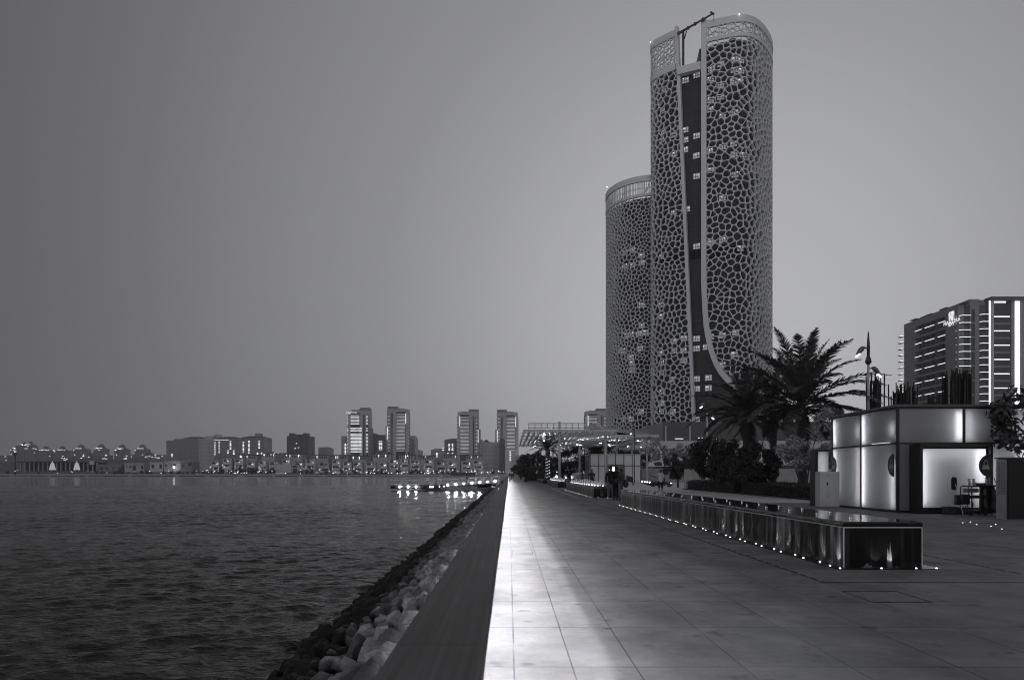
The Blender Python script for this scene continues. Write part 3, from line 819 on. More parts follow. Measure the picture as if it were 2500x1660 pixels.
# region of the middle shell: right edge slants, left edge at the rounded corner
def s_at(plan, x): return plan.hit((x - 1243) / F)
srt, srb = s_at(pm, 1649), s_at(pm, 1692)
open_h = 12.5
reg = [(.2, HB), (srb, HB), (srt + (srb - srt) * .08, HR - 14.5), (.2, HR - 14.5)]
lattice(pm, reg, 1.35, 3.1, 4, .13, .8, 'lattice_shell', tw, M_lat)
def slant(plan, st, sb, z): return sb + (st - sb) * (z - HB) / (HR - HB)
# fin on the slanted right edge
b = MB()
for (z0, z1) in [(HB + i * (HR + 1 - HB) / 12, HB + (i + 1) * (HR + 1 - HB) / 12) for i in range(12)]:
    q = []
    for z in (z0, z1):
        s = slant(pm, srt, srb, z)
        for ds, of in ((-.15, .35), (.95, .35), (.95, -1.6), (-.15, -1.6)):
            p, _, _ = pm.at(s + ds, of); q.append((p.x, p.y, z))
    n_ = len(b.v); b.v += q
    for k in range(4): b.f.append((n_ + k, n_ + (k + 1) % 4, n_ + 4 + (k + 1) % 4, n_ + 4 + k))
    b.f += [(n_, n_ + 1, n_ + 2, n_ + 3), (n_ + 4, n_ + 5, n_ + 6, n_ + 7)]
b.build('edge_fin', M_lat, tw)
band(pm, 0, srt, HR - 2.4, HR, .15, .9, 'crown_rim', M_lat, tw)
band(pm, 0, srt, HR - 14.8, HR - 12.4, .12, .9, 'crown_band', M_lat, tw)
band(pm, 0, srb, HB - .5, HB + .5, .1, 1.2, 'base_rim', M_lat, tw)
def crown_bars(plan, s0, s1, z0, z1, parent, seed, step=.75, rails=2):
    rnd = random.Random(seed); b = MB(); s = s0 + .4
    while s < s1:
        p, n_, d = plan.at(s, -.3); w_ = rnd.choice((.09, .12, .2))
        b.obb(p, d, n_, w_, .12, z0, z1 - rnd.choice((0, 0, .0)))
        s += step * rnd.uniform(.7, 1.4)
    for k in range(rails):
        zz = z0 + (z1 - z0) * (k + 1) / (rails + 1)
        s = s0
        while s < s1 - .5:
            a, _, _ = plan.at(s, -.7); c, _, _ = plan.at(s + 1.0, -.7); b.tube([(a.x, a.y, zz), (c.x, c.y, zz)], .12, 4); s += 1.0
    # irregular arch webs
    for k in range(int((s1 - s0) / 2.2)):
        ss = s0 + rnd.uniform(0, s1 - s0 - 1); a, _, _ = plan.at(ss, -.1); c, _, _ = plan.at(min(s1, ss + rnd.uniform(.6, 2)), -.1)
        b.tube([(a.x, a.y, z0), (c.x, c.y, z0 + rnd.uniform(.3, 1) * (z1 - z0))], .16, 4)
    return b.build('crown_bars', M_lat, parent)
crown_bars(pm, .5, srt, HR - 12, HR - 2.3, tw, 1, 1.5, 2)
lattice(pm, [(.2, HR - 12), (srt, HR - 12), (srt, HR - 2.4), (.2, HR - 2.4)], 1.0, 2.2, 77, .12, .5, 'crown_lattice', tw, M_lat, th_min=.1)
# right shell
pr = Plan(smooth_plan([(68.5, 250.2), (70.2, 249.6), (76.5, 247.2), (82.7, 245.2), (87.5, 245.8), (92.5, 249.6), (97.2, 255.2), (100.6, 260.5), (102.4, 265.5), (103.2, 272)], 2))
e = 1711.5
def sr(x): return s_at(pr, x)
sL = sr(1712.5)
curve = [(1712.5, 690), (1717.5, 797), (1731, 861), (1749, 904), (1770.7, 931)]
cs = []
for (x, y) in curve:
    s = sr(x); p, _, _ = pr.at(s); cs.append((s, H0 + (1157 - y) / F * p.y))
tipx = 1858; st_ = sr(tipx); cs.append((st_ - 7, 26.5)); cs.append((st_, 16.6)); cs.append((pr.L - .3, 27))
HT = HR - 7.0
reg = [(sL, HT), ] + cs + [(pr.L - .3, HT)]
lattice(pr, reg, 1.45, 3.6, 9, .135, .9, 'lattice_shell', tw, M_lat)
# edge fin along the curve
def tube_band(plan, pts, wd, th, name, parent, m):
    b = MB(); P = pts; q = []
    for i, (s, z) in enumerate(P):
        a = P[max(0, i - 1)]; c = P[min(len(P) - 1, i + 1)]; dx, dz = c[0] - a[0], c[1] - a[1]; l = math.hypot(dx, dz); nx, nz_ = dz / l, -dx / l
        for k, of in ((-.1, .35), (wd, .35), (wd, -th), (-.1, -th)):
            p, _, _ = plan.at(s + nx * k, of); b.v.append((p.x, p.y, z + nz_ * k))
    for i in range(len(P) - 1):
        a = i * 4; c = a + 4
        for k in range(4): b.f.append((a + k, a + (k + 1) % 4, c + (k + 1) % 4, c + k))
    b.f += [(0, 1, 2, 3), (len(b.v) - 1, len(b.v) - 2, len(b.v) - 3, len(b.v) - 4)]
    return b.build(name, m, parent)
sp_pts = [Vector(c) for c in cs[:6]]
fine = [Vector((sL, HR + .6)), Vector((sL, 120)), Vector((sL, 90))] + smooth_plan(sp_pts, 2) + [Vector(cs[6])]
fine = [(p.x, p.y) for p in fine][::-1]
tube_band(pr, fine, 1.75, 1.6, 'edge_fin', tw, M_lat)
band(pr, sL + .5, pr.L, HR - 2.5, HR, .15, .9, 'crown_rim', M_lat, tw)
band(pr, sL + .5, pr.L, HR - 7.6, HR - 6.4, .12, .9, 'crown_band', M_lat, tw)
crown_bars(pr, sL + 1, pr.L, HR - 7, HR - 2.3, tw, 2, 1.5, 1)
lattice(pr, [(sL + 1, HR - 6.5), (pr.L, HR - 6.5), (pr.L, HR - 2.4), (sL + 1, HR - 2.4)], 1.3, 2.6, 78, .12, .5, 'crown_lattice', tw, M_lat, th_min=.1)
# glazed core behind the shells
core = []
for s in np.linspace(.5, pm.L - 6.2, 8): q, _, _ = pm.at(float(s), -2.0); core.append((q.x, q.y))
c1, _, _ = pm.at(srt - .5, -2.0)
slotA = pm.at(srt, -2.6)[0]; slotB = pr.at(sL, -2.6)[0]
corem = [(56.6, 266.5), (56.6, 262.6), (59.3, 258.8), (63.3, 255.5), (69.5, 252.6), (71.2, 252.2)]
corer = [(77.2, 249.6), (82.6, 247.7), (86.6, 248.2), (90.8, 251.5), (95.2, 256.6), (98.5, 261.7), (100.2, 266), (101, 272)]
back = [(98, 285), (62, 290), (58, 275)]
MB().prism(corem + corer + back, 0, HR - 13.5).build('glazed_core', M_fac, tw)
MB().prism([(70.6, 253.4)] + corer + [(97, 284), (75, 286)], HR - 13.5, HR - 7.4).build('upper_plant_floor', M_fac, tw)
# plant storeys (dark bands) and the roof beam over the slot
pc = Plan(corem + corer)
band(pc, .3, pc.L - .5, 81.0, 84.4, .25, .5, 'plant_storey', mat('deep_louvres', .004, .9), tw)
b = MB(); b.poly
pA = pm.at(srt + .9, .2)[0]; pB = pr.at(sL - .2, .2)[0]
dd = (pB - pA).normalized(); nn = Vector((dd.y, -dd.x)); mid = (pA + pB) / 2
MB().obb(mid, dd, nn, (pB - pA).length / 2, 1.0, HR - 17.6, HR - 14.8).build('slot_beam', M_lat, tw)
# roof crane between the shells
cr_ = thing('roof_crane', 'small maintenance crane with a raised jib on the roof between the two shells', 'crane', (66, 256, HR - 14.8))
b = MB(); pst = S(1668, 128, 253); top = S(1668, 80, 253)
b.tube([(pst[0], pst[1], HR - 14.8), (top[0], top[1], top[2])], .45, 6); b.build('mast', M_dark, cr_)
a0 = S(1654, 84, 252); a1 = S(1741, 34, 247)
b = MB(); A0, A1 = Vector(a0), Vector(a1)
b.tube([A0, A0.lerp(A1, .35), A1], [.5, .38, .3], 6)
for k in (0.05, .3, .5, .72): b.ball(tuple(A0.lerp(A1, k)), .65, 6, 4)
b.build('jib', M_dark, cr_)
b = MB(); h1 = S(1734, 30, 247); h2 = S(1744, 36, 247); b.tube([h1, h2], .35, 5); b.tube([S(1742, 36, 247), S(1742, 52, 247)], .05, 4); b.build('hook_block', M_dark, cr_)
b = MB(); b.tube([S(1671, 96, 253), S(1676, 76, 252)], .22, 5); b.build('brace', M_dark, cr_)
MB().box(SX(1683, 254), SX(1697, 254), 253.5, 255, HR - 14.8, HR - 13.6).build('winch_cabin', M_dark, cr_)
# lit windows
M_win = emi('lit_tower_window', .14, .35, .8)
M_winh = emi('window_lamp', 1.6)
M_mul = mat('mullion', .08, .5)
def win_mesh(wd=2.5, hh=2.0):
    b = MB(); b.box(-wd / 2, wd / 2, -.06, 0, -hh / 2, hh / 2); me = mesh_of(b, 'window', M_win)
    me.materials.append(M_mul); me.materials.append(M_winh); return me
def win_mesh2(seed, wd=2.5, hh=2.0):
    rnd = random.Random(seed); b = MB(); mi = []
    b.box(-wd / 2, wd / 2, -.06, 0, -hh / 2, hh / 2); mi += [0] * 6
    for k in (-.17, .17, .5, -.5):
        b.box(k * wd - .07, k * wd + .07, -.16, -.07, -hh / 2, hh / 2); mi += [1] * 6
    b.box(-wd / 2, wd / 2, -.16, -.07, -.35, -.2); mi += [1] * 6
    for k in range(2):
        x = rnd.uniform(-.4, .4) * wd; z = rnd.uniform(.1, .4) * hh; b.ball((x, -.2, z), .11, 5, 4); mi += [2] * (len(b.f) - len(mi))
    me = mesh_of(b, 'window', M_win); me.materials.append(M_mul); me.materials.append(M_winh)
    for p, q in zip(me.polygons, mi): p.material_index = q
    return me
WMs = [win_mesh2(k) for k in range(5)]
def put_windows(plan, pts, parent, ox=1460, oy=0):
    for (zx, zy) in pts:
        x = ox + zx / 2.8; y = oy + zy / 2.8; s = plan.hit((x - 1243) / F)
        if s is None: continue
        p, n_, d = plan.at(s, .28); z = SZ(y, p.y)
        part_at(random.choice(WMs), 'lit_window', parent, (p.x, p.y, z), rz=math.atan2(d.y, d.x))
W6 = [(600,550),(675,515),(597,890),(675,930),(597,958),(595,1025),(672,1065),(675,1205),(608,1430),(775,470),(770,545),(840,440),(840,585),(930,410),(975,415),(930,480),(975,485),(925,555),(970,555),(770,685),(840,665),(770,750),(850,795),(935,770),(765,1035),(850,1005),(925,985),(930,1055),(990,1060),(770,1165),(850,1355),(935,1195),(455,620),(450,900),(440,960),(525,920),(525,1055),(520,1455),(445,760)]
W7 = [(675,172),(675,803),(675,870),(675,1078),(755,1070),(675,1145),(755,1140),(675,1355),(675,1420),(755,1415),(770,145),(850,130),(970,185),(850,780),(770,790),(940,760),(930,910),(850,980),(920,1050),(740,860),(440,240),(440,570),(440,650),(520,820),(590,800),(525,885),(585,885),(440,900),(440,970),(590,950),(440,1035),(380,1080),(510,1080),(440,1165),(440,1240),(440,1300),(515,1300),(440,1420)]
random.seed(8)
put_windows(pc, W6, tw); put_windows(pc, W7, tw, 1460, 540)
# lower tower to the left
HL = 117.6
tl = thing('tower', 'lower rounded tower with finer pale lattice, left of the split tower', 'tower', (46, 275, 0))
pl = Plan(smooth_plan([(44, 293), (40.2, 287), (40.3, 279.3), (43.2, 272.5), (48.5, 267.5), (54.5, 265.2), (61, 265)], 2))
s0 = .5
lattice(pl, [(s0, HB - 10), (pl.L - .4, HB - 10), (pl.L - .4, HL - 7.5), (s0, HL - 7.5)], 1.0, 2.35, 14, .10, .7, 'lattice_shell', tl, M_lat, th_min=.2)
band(pl, 0, pl.L, HL - 2.3, HL, .15, .8, 'crown_rim', M_lat, tl)
band(pl, 0, pl.L, HL - 8.0, HL - 7.0, .12, .8, 'crown_band', M_lat, tl)
crown_bars(pl, .5, pl.L, HL - 7.2, HL - 2, tl, 3, .7, 1)
cl_ = [pl.at(float(s), -2.0)[0] for s in np.linspace(1, pl.L, 14)]
cl_ = [(p.x, p.y) for p in cl_]
MB().prism(cl_ + [(60, 292)], 0, HL - 8).build('glazed_core', M_fac, tl)
pcl = Plan(cl_)
band(pcl, .3, pcl.L - .5, 44.6, 46.4, .2, .4, 'plant_storey', MATS['deep_louvres'], tl)
WL_ = [(120,95),(120,140),(190,215),(240,200),(300,235),(240,300),(300,285),(185,310),(300,575),(300,715),(280,770),(225,775),(200,780),(175,885),(230,930),(235,970),(290,870),(235,1015),(180,1355),(230,1350),(295,1300),(325,760),(105,905),(155,880)]
put_windows(pcl, WL_, tl, 1460, 540)
# beacon lights on the crowns
for p3 in (S(1805, 36, 245), S(1588, 105, 261), S(1482, 458, 279)):
    bl = MB().ball((p3[0], p3[1], p3[2] + .2), .16, 6, 4).build('beacon', emi('beacon', 8), tl if p3 == S(1482, 458, 279) else tw)

# ================================================================ PODIUM under the towers
pod = thing('podium', 'curved pale podium with lattice screen at the foot of the towers', 'building', (60, 190, 0))
YP = 186
pp = Plan(smooth_plan([(34, 205), (34.6, 192), (38, 187), (50, YP), (80, YP), (135, YP)], 2))
band(pp, 0, pp.L, 8.3, 10.4, .6, 14, 'white_band', M_white, pod)
lattice(pp, [(1, 3.2), (pp.L - .5, 4.6), (pp.L - .5, 8.4), (1, 8.4)], 1.5, 3.6, 33, .2, .5, 'lattice_screen', pod, M_lat)
MB().prism([(40, 189), (136, 189), (136, 215), (40, 215)], 0, 8.2).build('recessed_glazing', M_glassd, pod)
MB().prism([(44, 196), (135, 196), (135, 235), (44, 235)], 10.4, 16.4).build('terrace_storey', mat('dim_glazing', .06, .3), pod)
for (x0, x1, y) in ((1648, 1668, 1071), (1704, 1722, 1069), (1737, 1752, 1072)):
    a = S(x0, y, 195.8); c = S(x1, y, 195.8)
    MB().box(a[0], c[0], 195.7, 195.9, a[2] - .15, a[2] + .15).build('light_line', emi('soft_line', .5), pod)
for x in (1624, 1683): MB().box(SX(x, 188), SX(x, 188) + .3, 187.8, 188.1, 10.4, 14.6).build('post', M_silver, pod)
wall = thing('garden_wall', 'plain grey garden wall behind the small round tree', 'wall', (28, 120, 0))
MB().box(SX(1566, 120), 70, 120, 120.5, 0, 2.2).build('wall_face', mat('grey_render', .34, .8), wall)
MB().box(SX(1566, 120), 70, 119.9, 120.6, 2.2, 2.32).build('wall_coping', M_conc, wall)
# ================================================================ GLOWING GLASS KIOSK (right)
def frost_mat():
    m = bpy.data.materials.new('frosted_glass'); m.use_nodes = True
    t = m.node_tree; L = t.links; t.nodes.remove(t.nodes['Principled BSDF']); out = t.nodes['Material Output']
    tr = t.nodes.new('ShaderNodeBsdfTranslucent'); tr.inputs[0].default_value = g(.8)
    df = t.nodes.new('ShaderNodeBsdfDiffuse'); df.inputs[0].default_value = g(.35)
    gl = t.nodes.new('ShaderNodeBsdfGlossy'); gl.inputs['Roughness'].default_value = .12; gl.inputs[0].default_value = g(.8)
    a = t.nodes.new('ShaderNodeMixShader'); a.inputs[0].default_value = .45; L.new(tr.outputs[0], a.inputs[1]); L.new(df.outputs[0], a.inputs[2])
    c = t.nodes.new('ShaderNodeMixShader'); c.inputs[0].default_value = .06; L.new(a.outputs[0], c.inputs[1]); L.new(gl.outputs[0], c.inputs[2])
    L.new(c.outputs[0], out.inputs[0]); return m
M_frost = frost_mat()
M_inner = mat('white_interior', .7, .8, var=.03)
M_tube = emi('kiosk_led_tube', 15)
M_tube2 = emi('kiosk_led_dim', 6.5)
M_frame = mat('dark_frame', .025, .35, metal=.3)
KX, KY, KZ, KR = 13.96, 24.6, 3.84, 2.51
KX2, KY2 = 23.6, 29.5
ks = thing('toilet_kiosk', 'boxy toilet kiosk of glowing frosted glass panels with dark frames', 'kiosk', (KX + 2, KY + 2, 0))
# dark plinth and roof slab
MB().box(KX + .05, KX2, KY + .05, KY2, 0, .09).build('plinth', M_frame, ks)
rf = MB().box(KX - .10, KX2 + .1, KY - .10, KY2 + .1, KZ - .03, KZ + .06); rf.build('roof', mat('roof_edge', .09, .4), ks, bevel=.012)
MB().box(KX - .02, KX2, KY - .02, KY2, KZ - .09, KZ - .03).build('fascia', M_frame, ks)
# inner light box shell: back walls 0.45 m behind the glass, white
MB().box(KX + .42, KX2, KY + .42, KY2 - .2, .1, KZ - .1).build('inner_wall', M_inner, ks)
def xcols(xs, w_=.045):
    for x in xs: MB().box(x - w_, x + w_, KY - .03, KY + .05, .09, KZ - .09).build('post', M_frame, ks)
xcols([KX + .045, 16.38, 18.8, 21.2, 23.55])
for y in (27.08, 29.46): MB().box(KX - .03, KX + .05, y - .045, y + .045, .09, KZ - .09).build('post', M_frame, ks)
MB().box(KX - .025, KX + .05, KY + .03, KY2, KR - .035, KR + .035).build('rail', M_frame, ks)
MB().box(KX + .09, KX2, KY - .025, KY + .05, KR - .03, KR + .03).build('rail', M_frame, ks)
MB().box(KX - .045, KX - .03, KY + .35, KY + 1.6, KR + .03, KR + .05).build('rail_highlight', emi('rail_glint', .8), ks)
# separate light compartments behind each panel
for x in (16.38, 18.8, 21.2): MB().box(x - .02, x + .02, KY + .05, KY + .42, .1, KZ - .1).build('partition', M_inner, ks)
MB().box(KX + .05, KX + .42, 27.06, 27.10, .1, KZ - .1).build('partition', M_inner, ks)
MB().box(KX + .03, KX2, KY + .05, KY + .42, KR - .02, KR + .02).build('partition', M_inner, ks)
MB().box(KX + .05, KX + .42, KY + .42, KY2, KR - .02, KR + .02).build('partition', M_inner, ks)
MB().box(KX + .05, KX + .42, KY2 - .04, KY2, .1, KZ - .1).build('partition', M_inner, ks)
diag = MB(); diag.poly((KX + .04, KY + .04, .1), (KX + .42, KY + .42, .1), (KX + .42, KY + .42, KZ - .1), (KX + .04, KY + .04, KZ - .1)); diag.build('partition', M_inner, ks)
def pane_x(x0, x1, z0, z1, tubes=(), y=KY, dim=False):
    MB().poly((x0, y, z0), (x1, y, z0), (x1, y, z1), (x0, y, z1)).build('glass_panel', M_frost, ks)
    for (xa, za, zb, d, m) in tubes: MB().box(xa - .015, xa + .015, y + d, y + d + .03, za, zb).build('light_tube', m, ks)
def pane_y(y0, y1, z0, z1, tubes=()):
    MB().poly((KX, y0, z0), (KX, y0, z1), (KX, y1, z1), (KX, y1, z0)).build('glass_panel', M_frost, ks)
    for (ya, za, zb, d, m) in tubes: MB().box(KX + d, KX + d + .03, ya - .015, ya + .015, za, zb).build('light_tube', m, ks)
U0, U1 = KR + .04, KZ - .1; L0, L1 = .1, KR - .04
pane_x(KX + .09, 16.335, U0, U1, [(16.22, U0 + .1, U1 - .1, .10, M_tube)])
pane_x(16.425, 18.755, U0, U1, [(16.55, U0 + .1, U1 - .1, .14, M_tube2), (18.6, U0, U1, .2, M_tube2)])
pane_x(18.845, 21.155, U0, U1, [(19, U0, U1, .14, M_tube2)]); pane_x(21.245, 23.5, U0, U1, [(21.4, U0, U1, .14, M_tube2)])
pane_x(KX + .09, 14.5, L0, L1, [])
pane_x(16.95, 18.755, L0, L1, [(17.3, L0 + .1, L1 - .3, .2, M_tube2), (18.6, L0, L1, .15, M_tube)])
pane_x(18.845, 21.155, L0, L1, []); pane_x(21.245, 23.5, L0, L1, [])
pane_y(KY + .04, 27.035, U0, U1, [(26.92, U0 + .08, U1 - .08, .10, M_tube), (24.9, U0 + .3, U1 - .5, .16, M_tube2)])
pane_y(27.125, 29.415, U0, U1, [(29.30, U0 + .08, U1 - .08, .12, M_tube), (27.3, U0 + .3, U1 - .4, .16, M_tube2)])
pane_y(KY + .04, 27.035, L0, L1, [(26.92, L0 + .1, L1 - .08, .11, M_tube), (24.86, L0 + .1, L1 - .6, .14, M_tube2)])
pane_y(27.125, 29.415, L0, L1, [(29.28, L0 + .4, L1 - .08, .14, M_tube), (27.26, L0 + .1, L1 - .1, .16, M_tube2)])
# grey boxes inside the upper compartments, soft dark shapes through the glass
random.seed(4)
b = MB()
for k in range(9):
    x = KX + .35 + k * .22; b.box(x, x + random.uniform(.08, .16), KY + .18, KY + .24, U0, U0 + random.uniform(.3, .62))
for k in range(7):
    x = 16.8 + k * .24; b.box(x, x + random.uniform(.08, .18), KY + .18, KY + .24, U0, U0 + random.uniform(.3, .55))
for k in range(6):
    y = KY + .5 + k * .25; b.box(KX + .18, KX + .24, y, y + random.uniform(.1, .18), U0, U0 + random.uniform(.3, .6))
for k in range(5):
    y = 27.7 + k * .26; b.box(KX + .18, KX + .24, y, y + random.uniform(.1, .18), U0, U0 + random.uniform(.25, .5))
b.build('inner_grey_boxes', mat('inner_box_grey', .1, .8), ks)
# doorway portal with glowing screen
PX0, PX1, PY0, PY1, PZ = 14.4, 16.95, 23.9, 24.56, 2.46
b = MB(); b.box(PX0, PX0 + .09, PY0, PY1, 0, PZ).box(PX1 - .10, PX1, PY0, PY1, 0, PZ).box(PX0 + .09, PX1 - .10, PY0, PY1, PZ - .09, PZ)
b.build('doorway_frame', M_frame, ks, bevel=.006)
MB().box(PX0 + .09, PX1 - .1, PY0 + .02, PY1, 0, .12).build('threshold', M_frame, ks)
sy = PY0 + .16
MB().poly((PX0 + .14, sy, .22), (PX1 - .15, sy, .22), (PX1 - .15, sy, PZ - .17), (PX0 + .14, sy, PZ - .17)).build('glowing_screen', M_frost, ks)
MB().box(PX0 + .092, PX0 + .14, sy - .02, sy + .03, .12, PZ - .092).box(PX1 - .15, PX1 - .102, sy - .02, sy + .03, .12, PZ - .092).box(PX0 + .14, PX1 - .15, sy - .02, sy + .03, PZ - .17, PZ - .092).box(PX0 + .14, PX1 - .15, sy - .02, sy + .03, .12, .22).build('screen_frame', M_frame, ks)
MB().box(PX0 + .1, PX1 - .1, sy + .38, sy + .4, .12, PZ - .1).build('screen_back', M_inner, ks)
for (xa, z0, z1, m) in ((PX0 + .2, .3, PZ - .25, M_tube), (PX1 - .24, .3, PZ - .2, M_tube), (PX1 - .30, 1.4, PZ - .2, M_tube)):
    MB().box(xa - .015, xa + .015, sy + .15, sy + .18, z0, z1).build('light_tube', m, ks)
MB().box(PX0 + .3, PX1 - .3, sy + .2, sy + .23, PZ - .26, PZ - .23).build('light_tube', M_tube2, ks)
# half-disc signs
M_disc = mat('black_sign_vinyl', .008, .4); M_pict = mat('grey_pictogram', .30, .6)
def half_disc(r, side, n_=20):
    pts = []
    for k in range(n_ + 1):
        a = math.pi / 2 + math.pi * k / n_; pts.append((r * math.cos(a) * side, r * math.sin(a)))
    return pts
def sign(origin, ux, nrm, r, side, txt, label):
    """half disc on a vertical plane: ux = horizontal unit dir on the plane, nrm = outward"""
    o, ux, nv = Vector(origin), Vector(ux), Vector(nrm)
    t = thing('toilet_sign', label, 'sign', origin, 'half-round toilet signs')
    def ext(pts, d0, d1, name, m):
        b = MB(); A = [o + ux * p[0] + Vector((0, 0, p[1])) + nv * d0 for p in pts]; B = [o + ux * p[0] + Vector((0, 0, p[1])) + nv * d1 for p in pts]
        n_ = len(A); b.v = [tuple(q) for q in A + B]; b.f = [tuple(range(n_)), tuple(range(2 * n_ - 1, n_ - 1, -1))] + [(i, (i + 1) % n_, n_ + (i + 1) % n_, n_ + i) for i in range(n_)]
        return b.build(name, m, t)
    ext(half_disc(r, side), .002, .010, 'disc', M_disc)
    cx = -.42 * r * side
    cx = (-.40 * r) * side
    k = r / .4
    skirt = [(-.135, -.12), (.135, -.12), (.095, .03), (.045, .065), (.0, .0), (-.045, .065), (-.095, .03)]
    hood = [(-.085, .065), (-.045, .19), (.045, .19), (.085, .065), (.06, .05), (.035, .155), (-.035, .155), (-.06, .05)]
    ext([(cx + p[0] * k, p[1] * k) for p in skirt], .011, .014, 'pictogram_robe', M_pict)
    ext([(cx + p[0] * k, p[1] * k) for p in hood], .011, .014, 'pictogram_hood', M_pict)
    ext([(cx + .03 * k * math.cos(a), (.125 + .0) * k + .028 * k * math.sin(a)) for a in [i * .7854 for i in range(8)]], .015, .017, 'pictogram_face', M_disc)
    if txt:
        q = text_mesh(txt, 'lettering', M_pict, .15 * k, .003, t, tuple(o + ux * (cx + .01) + Vector((0, 0, -.21 * k)) + nv * .013), (R(90), 0, math.atan2(ux.y, ux.x)))
    return t
# on the portal: disc bulges to the left (towards -x), flat side at the frame
sg1 = sign((PX1 - .104, PY0 - .001, 1.69), (1, 0, 0), (0, -1, 0), .41, 1, '', 'black half-round sign with robed figure on the doorway screen')
sg2 = sign((KX - .031, KY + .09, 1.72), (0, -1, 0), (-1, 0, 0), .42, 1, 'WC', 'black half-round WC sign at the glowing kiosk corner')
sg3 = sign((KX - .031, KY2 - .05, 1.75), (0, -1, 0), (-1, 0, 0), .42, -1, '', 'black half-round sign at the far end of the kiosk, above the white cabinet')
# far doorway wing
fw = MB(); FY = 29.62
fw.box(13.28, 13.40, FY, FY + .5, 0, 2.46).box(13.40, 13.9, FY, FY + .5, 2.38, 2.46)
fw.build('doorway_frame', M_frame, ks)
MB().poly((13.40, FY + .1, .0), (13.9, FY + .1, .0), (13.9, FY + .1, 2.38), (13.40, FY + .1, 2.38)).build('glowing_screen', M_frost, ks)
MB().box(13.42, 13.9, FY + .45, FY + .47, 0, 2.38).build('screen_back', M_inner, ks)
MB().box(13.6, 13.63, FY + .25, FY + .28, .2, 2.3).build('light_tube', M_tube2, ks)
# white cabinet
wc = thing('cabinet', 'plain white waist-high service cabinet standing beside the glowing kiosk', 'cabinet', (13.6, 28.6, 0))
MB().box(13.0, 13.82, 28.55, 29.0, .02, 1.5).build('body', mat('white_enamel', .5, .35, var=.04), wc, bevel=.012)
MB().box(13.24, 13.42, 28.54, 28.549, 1.33, 1.345).build('vent_slot', M_dark, wc)
MB().box(13.28, 13.34, 28.535, 28.549, .93, 1.06).build('lock_plate', M_black, wc)
MB().box(13.25, 13.40, 28.543, 28.549, .42, .85).build('label_plate', mat('faint_label', .44, .4), wc)

# ---- perforated cabinet at the right edge
pcb = thing('equipment_cabinet', 'dark equipment cabinet with a perforated grey end panel at the right edge', 'cabinet', (16, 21.4, 0))
MB().box(15.47, 17.6, 21.15, 21.6, 0, 1.88).build('body', mat('black_panel', .004, .5), pcb)
rim = MB()
x0, y0a, y1a = 15.10, 21.55, 21.18
# the end panel is set at an angle and faces the promenade
A = Vector((15.412, 21.60)); B = Vector((15.412, 21.15)); dA = (B - A).normalized(); nA = Vector((dA.y, -dA.x)); Lp = (B - A).length
def pnl(u, z, d): p = A + dA * u + nA * d; return (p.x, p.y, z)
b = MB()
nu, nz_ = 5, 17; uu0, uu1, zz0, zz1 = .05, Lp - .05, .75, 1.78
def q4(u0, u1, z0, z1): b.poly(pnl(u0, z0, 0), pnl(u1, z0, 0), pnl(u1, z1, 0), pnl(u0, z1, 0))
q4(0, Lp, 0, zz0); q4(0, Lp, zz1, 1.86); q4(0, uu0, zz0, zz1); q4(uu1, Lp, zz0, zz1)
for i in range(nu):
    for j in range(nz_):
        u0 = uu0 + (uu1 - uu0) * i / nu; u1 = uu0 + (uu1 - uu0) * (i + 1) / nu; z0 = zz0 + (zz1 - zz0) * j / nz_; z1 = zz0 + (zz1 - zz0) * (j + 1) / nz_
        um, zm = (u0 + u1) / 2, (z0 + z1) / 2; k = .33
        if (i + j) % 2: k = .30
        D = [(um - (u1 - u0) * k, zm), (um, zm - (z1 - z0) * .42), (um + (u1 - u0) * k, zm), (um, zm + (z1 - z0) * .42)]
        C = [(u0, z0), (u1, z0), (u1, z1), (u0, z1)]
        for a in range(4):
            b.poly(pnl(*C[a], 0), pnl(*C[(a + 1) % 4], 0), pnl(*D[(a + 1) % 4], 0)); b.poly(pnl(*C[a], 0), pnl(*D[(a + 1) % 4], 0), pnl(*D[a], 0))
b.build('perforated_panel', mat('grey_perforated', .34, .5), pcb)
MB().box(15.44, 15.465, 21.16, 21.59, 0, 1.84).build('inner_box', M_black, pcb)
MB().box(15.39, 17.7, 21.12, 21.65, 1.88, 1.92).build('top', mat('cabinet_top', .03, .4), pcb)

# ---- cleaning trolley and tools
def cz(x, y, Y): return S(2200 + x / 7.127, 1070 + y / 7.127, Y)
ct = thing('cleaning_trolley', 'black cleaning trolley with shelves and a sagging waste bag before the doorway', 'trolley', (15.9, 23.2, 0))
M_plast = mat('black_plastic', .012, .45); M_bag = mat('waste_bag', .008, .35, bump=.02, bscale=6)
tx0, tx1 = SX(2200 + 1100 / 7.127, 23.2), SX(2200 + 1300 / 7.127, 23.2); tx2 = SX(2200 + 1460 / 7.127, 23.2)
zT, zM, zB = .98, .58, .10
MB().box(tx0 + .02, tx2, 23.0, 23.4, zB, zB + .09).build('base_tray', M_plast, ct, bevel=.01)
MB().box(tx0 + .08, tx2, 23.0, 23.4, zM, zM + .10).build('shelf', M_plast, ct, bevel=.01)
MB().box(tx0 + .05, tx2, 23.0, 23.4, zT - .02, zT + .03).build('top_tray', M_plast, ct, bevel=.01)
MB().box(tx0 + .07, tx1 - .02, 23.02, 23.38, zT - .20, zT - .06).build('drawer_box', mat('grey_tub', .10, .5), ct, bevel=.015)
for yy in (23.0, 23.4):
    MB().tube([(tx0, yy, zM + .06), (tx0, yy, zT - .02), (tx0 + .04, yy, zT + .02), (tx1 - .03, yy, zT + .02)], .014, 6).build('tubular_frame', M_plast, ct)
    MB().tube([(tx1, yy, zB), (tx1, yy, zT)], .018, 6).build('upright', M_plast, ct)
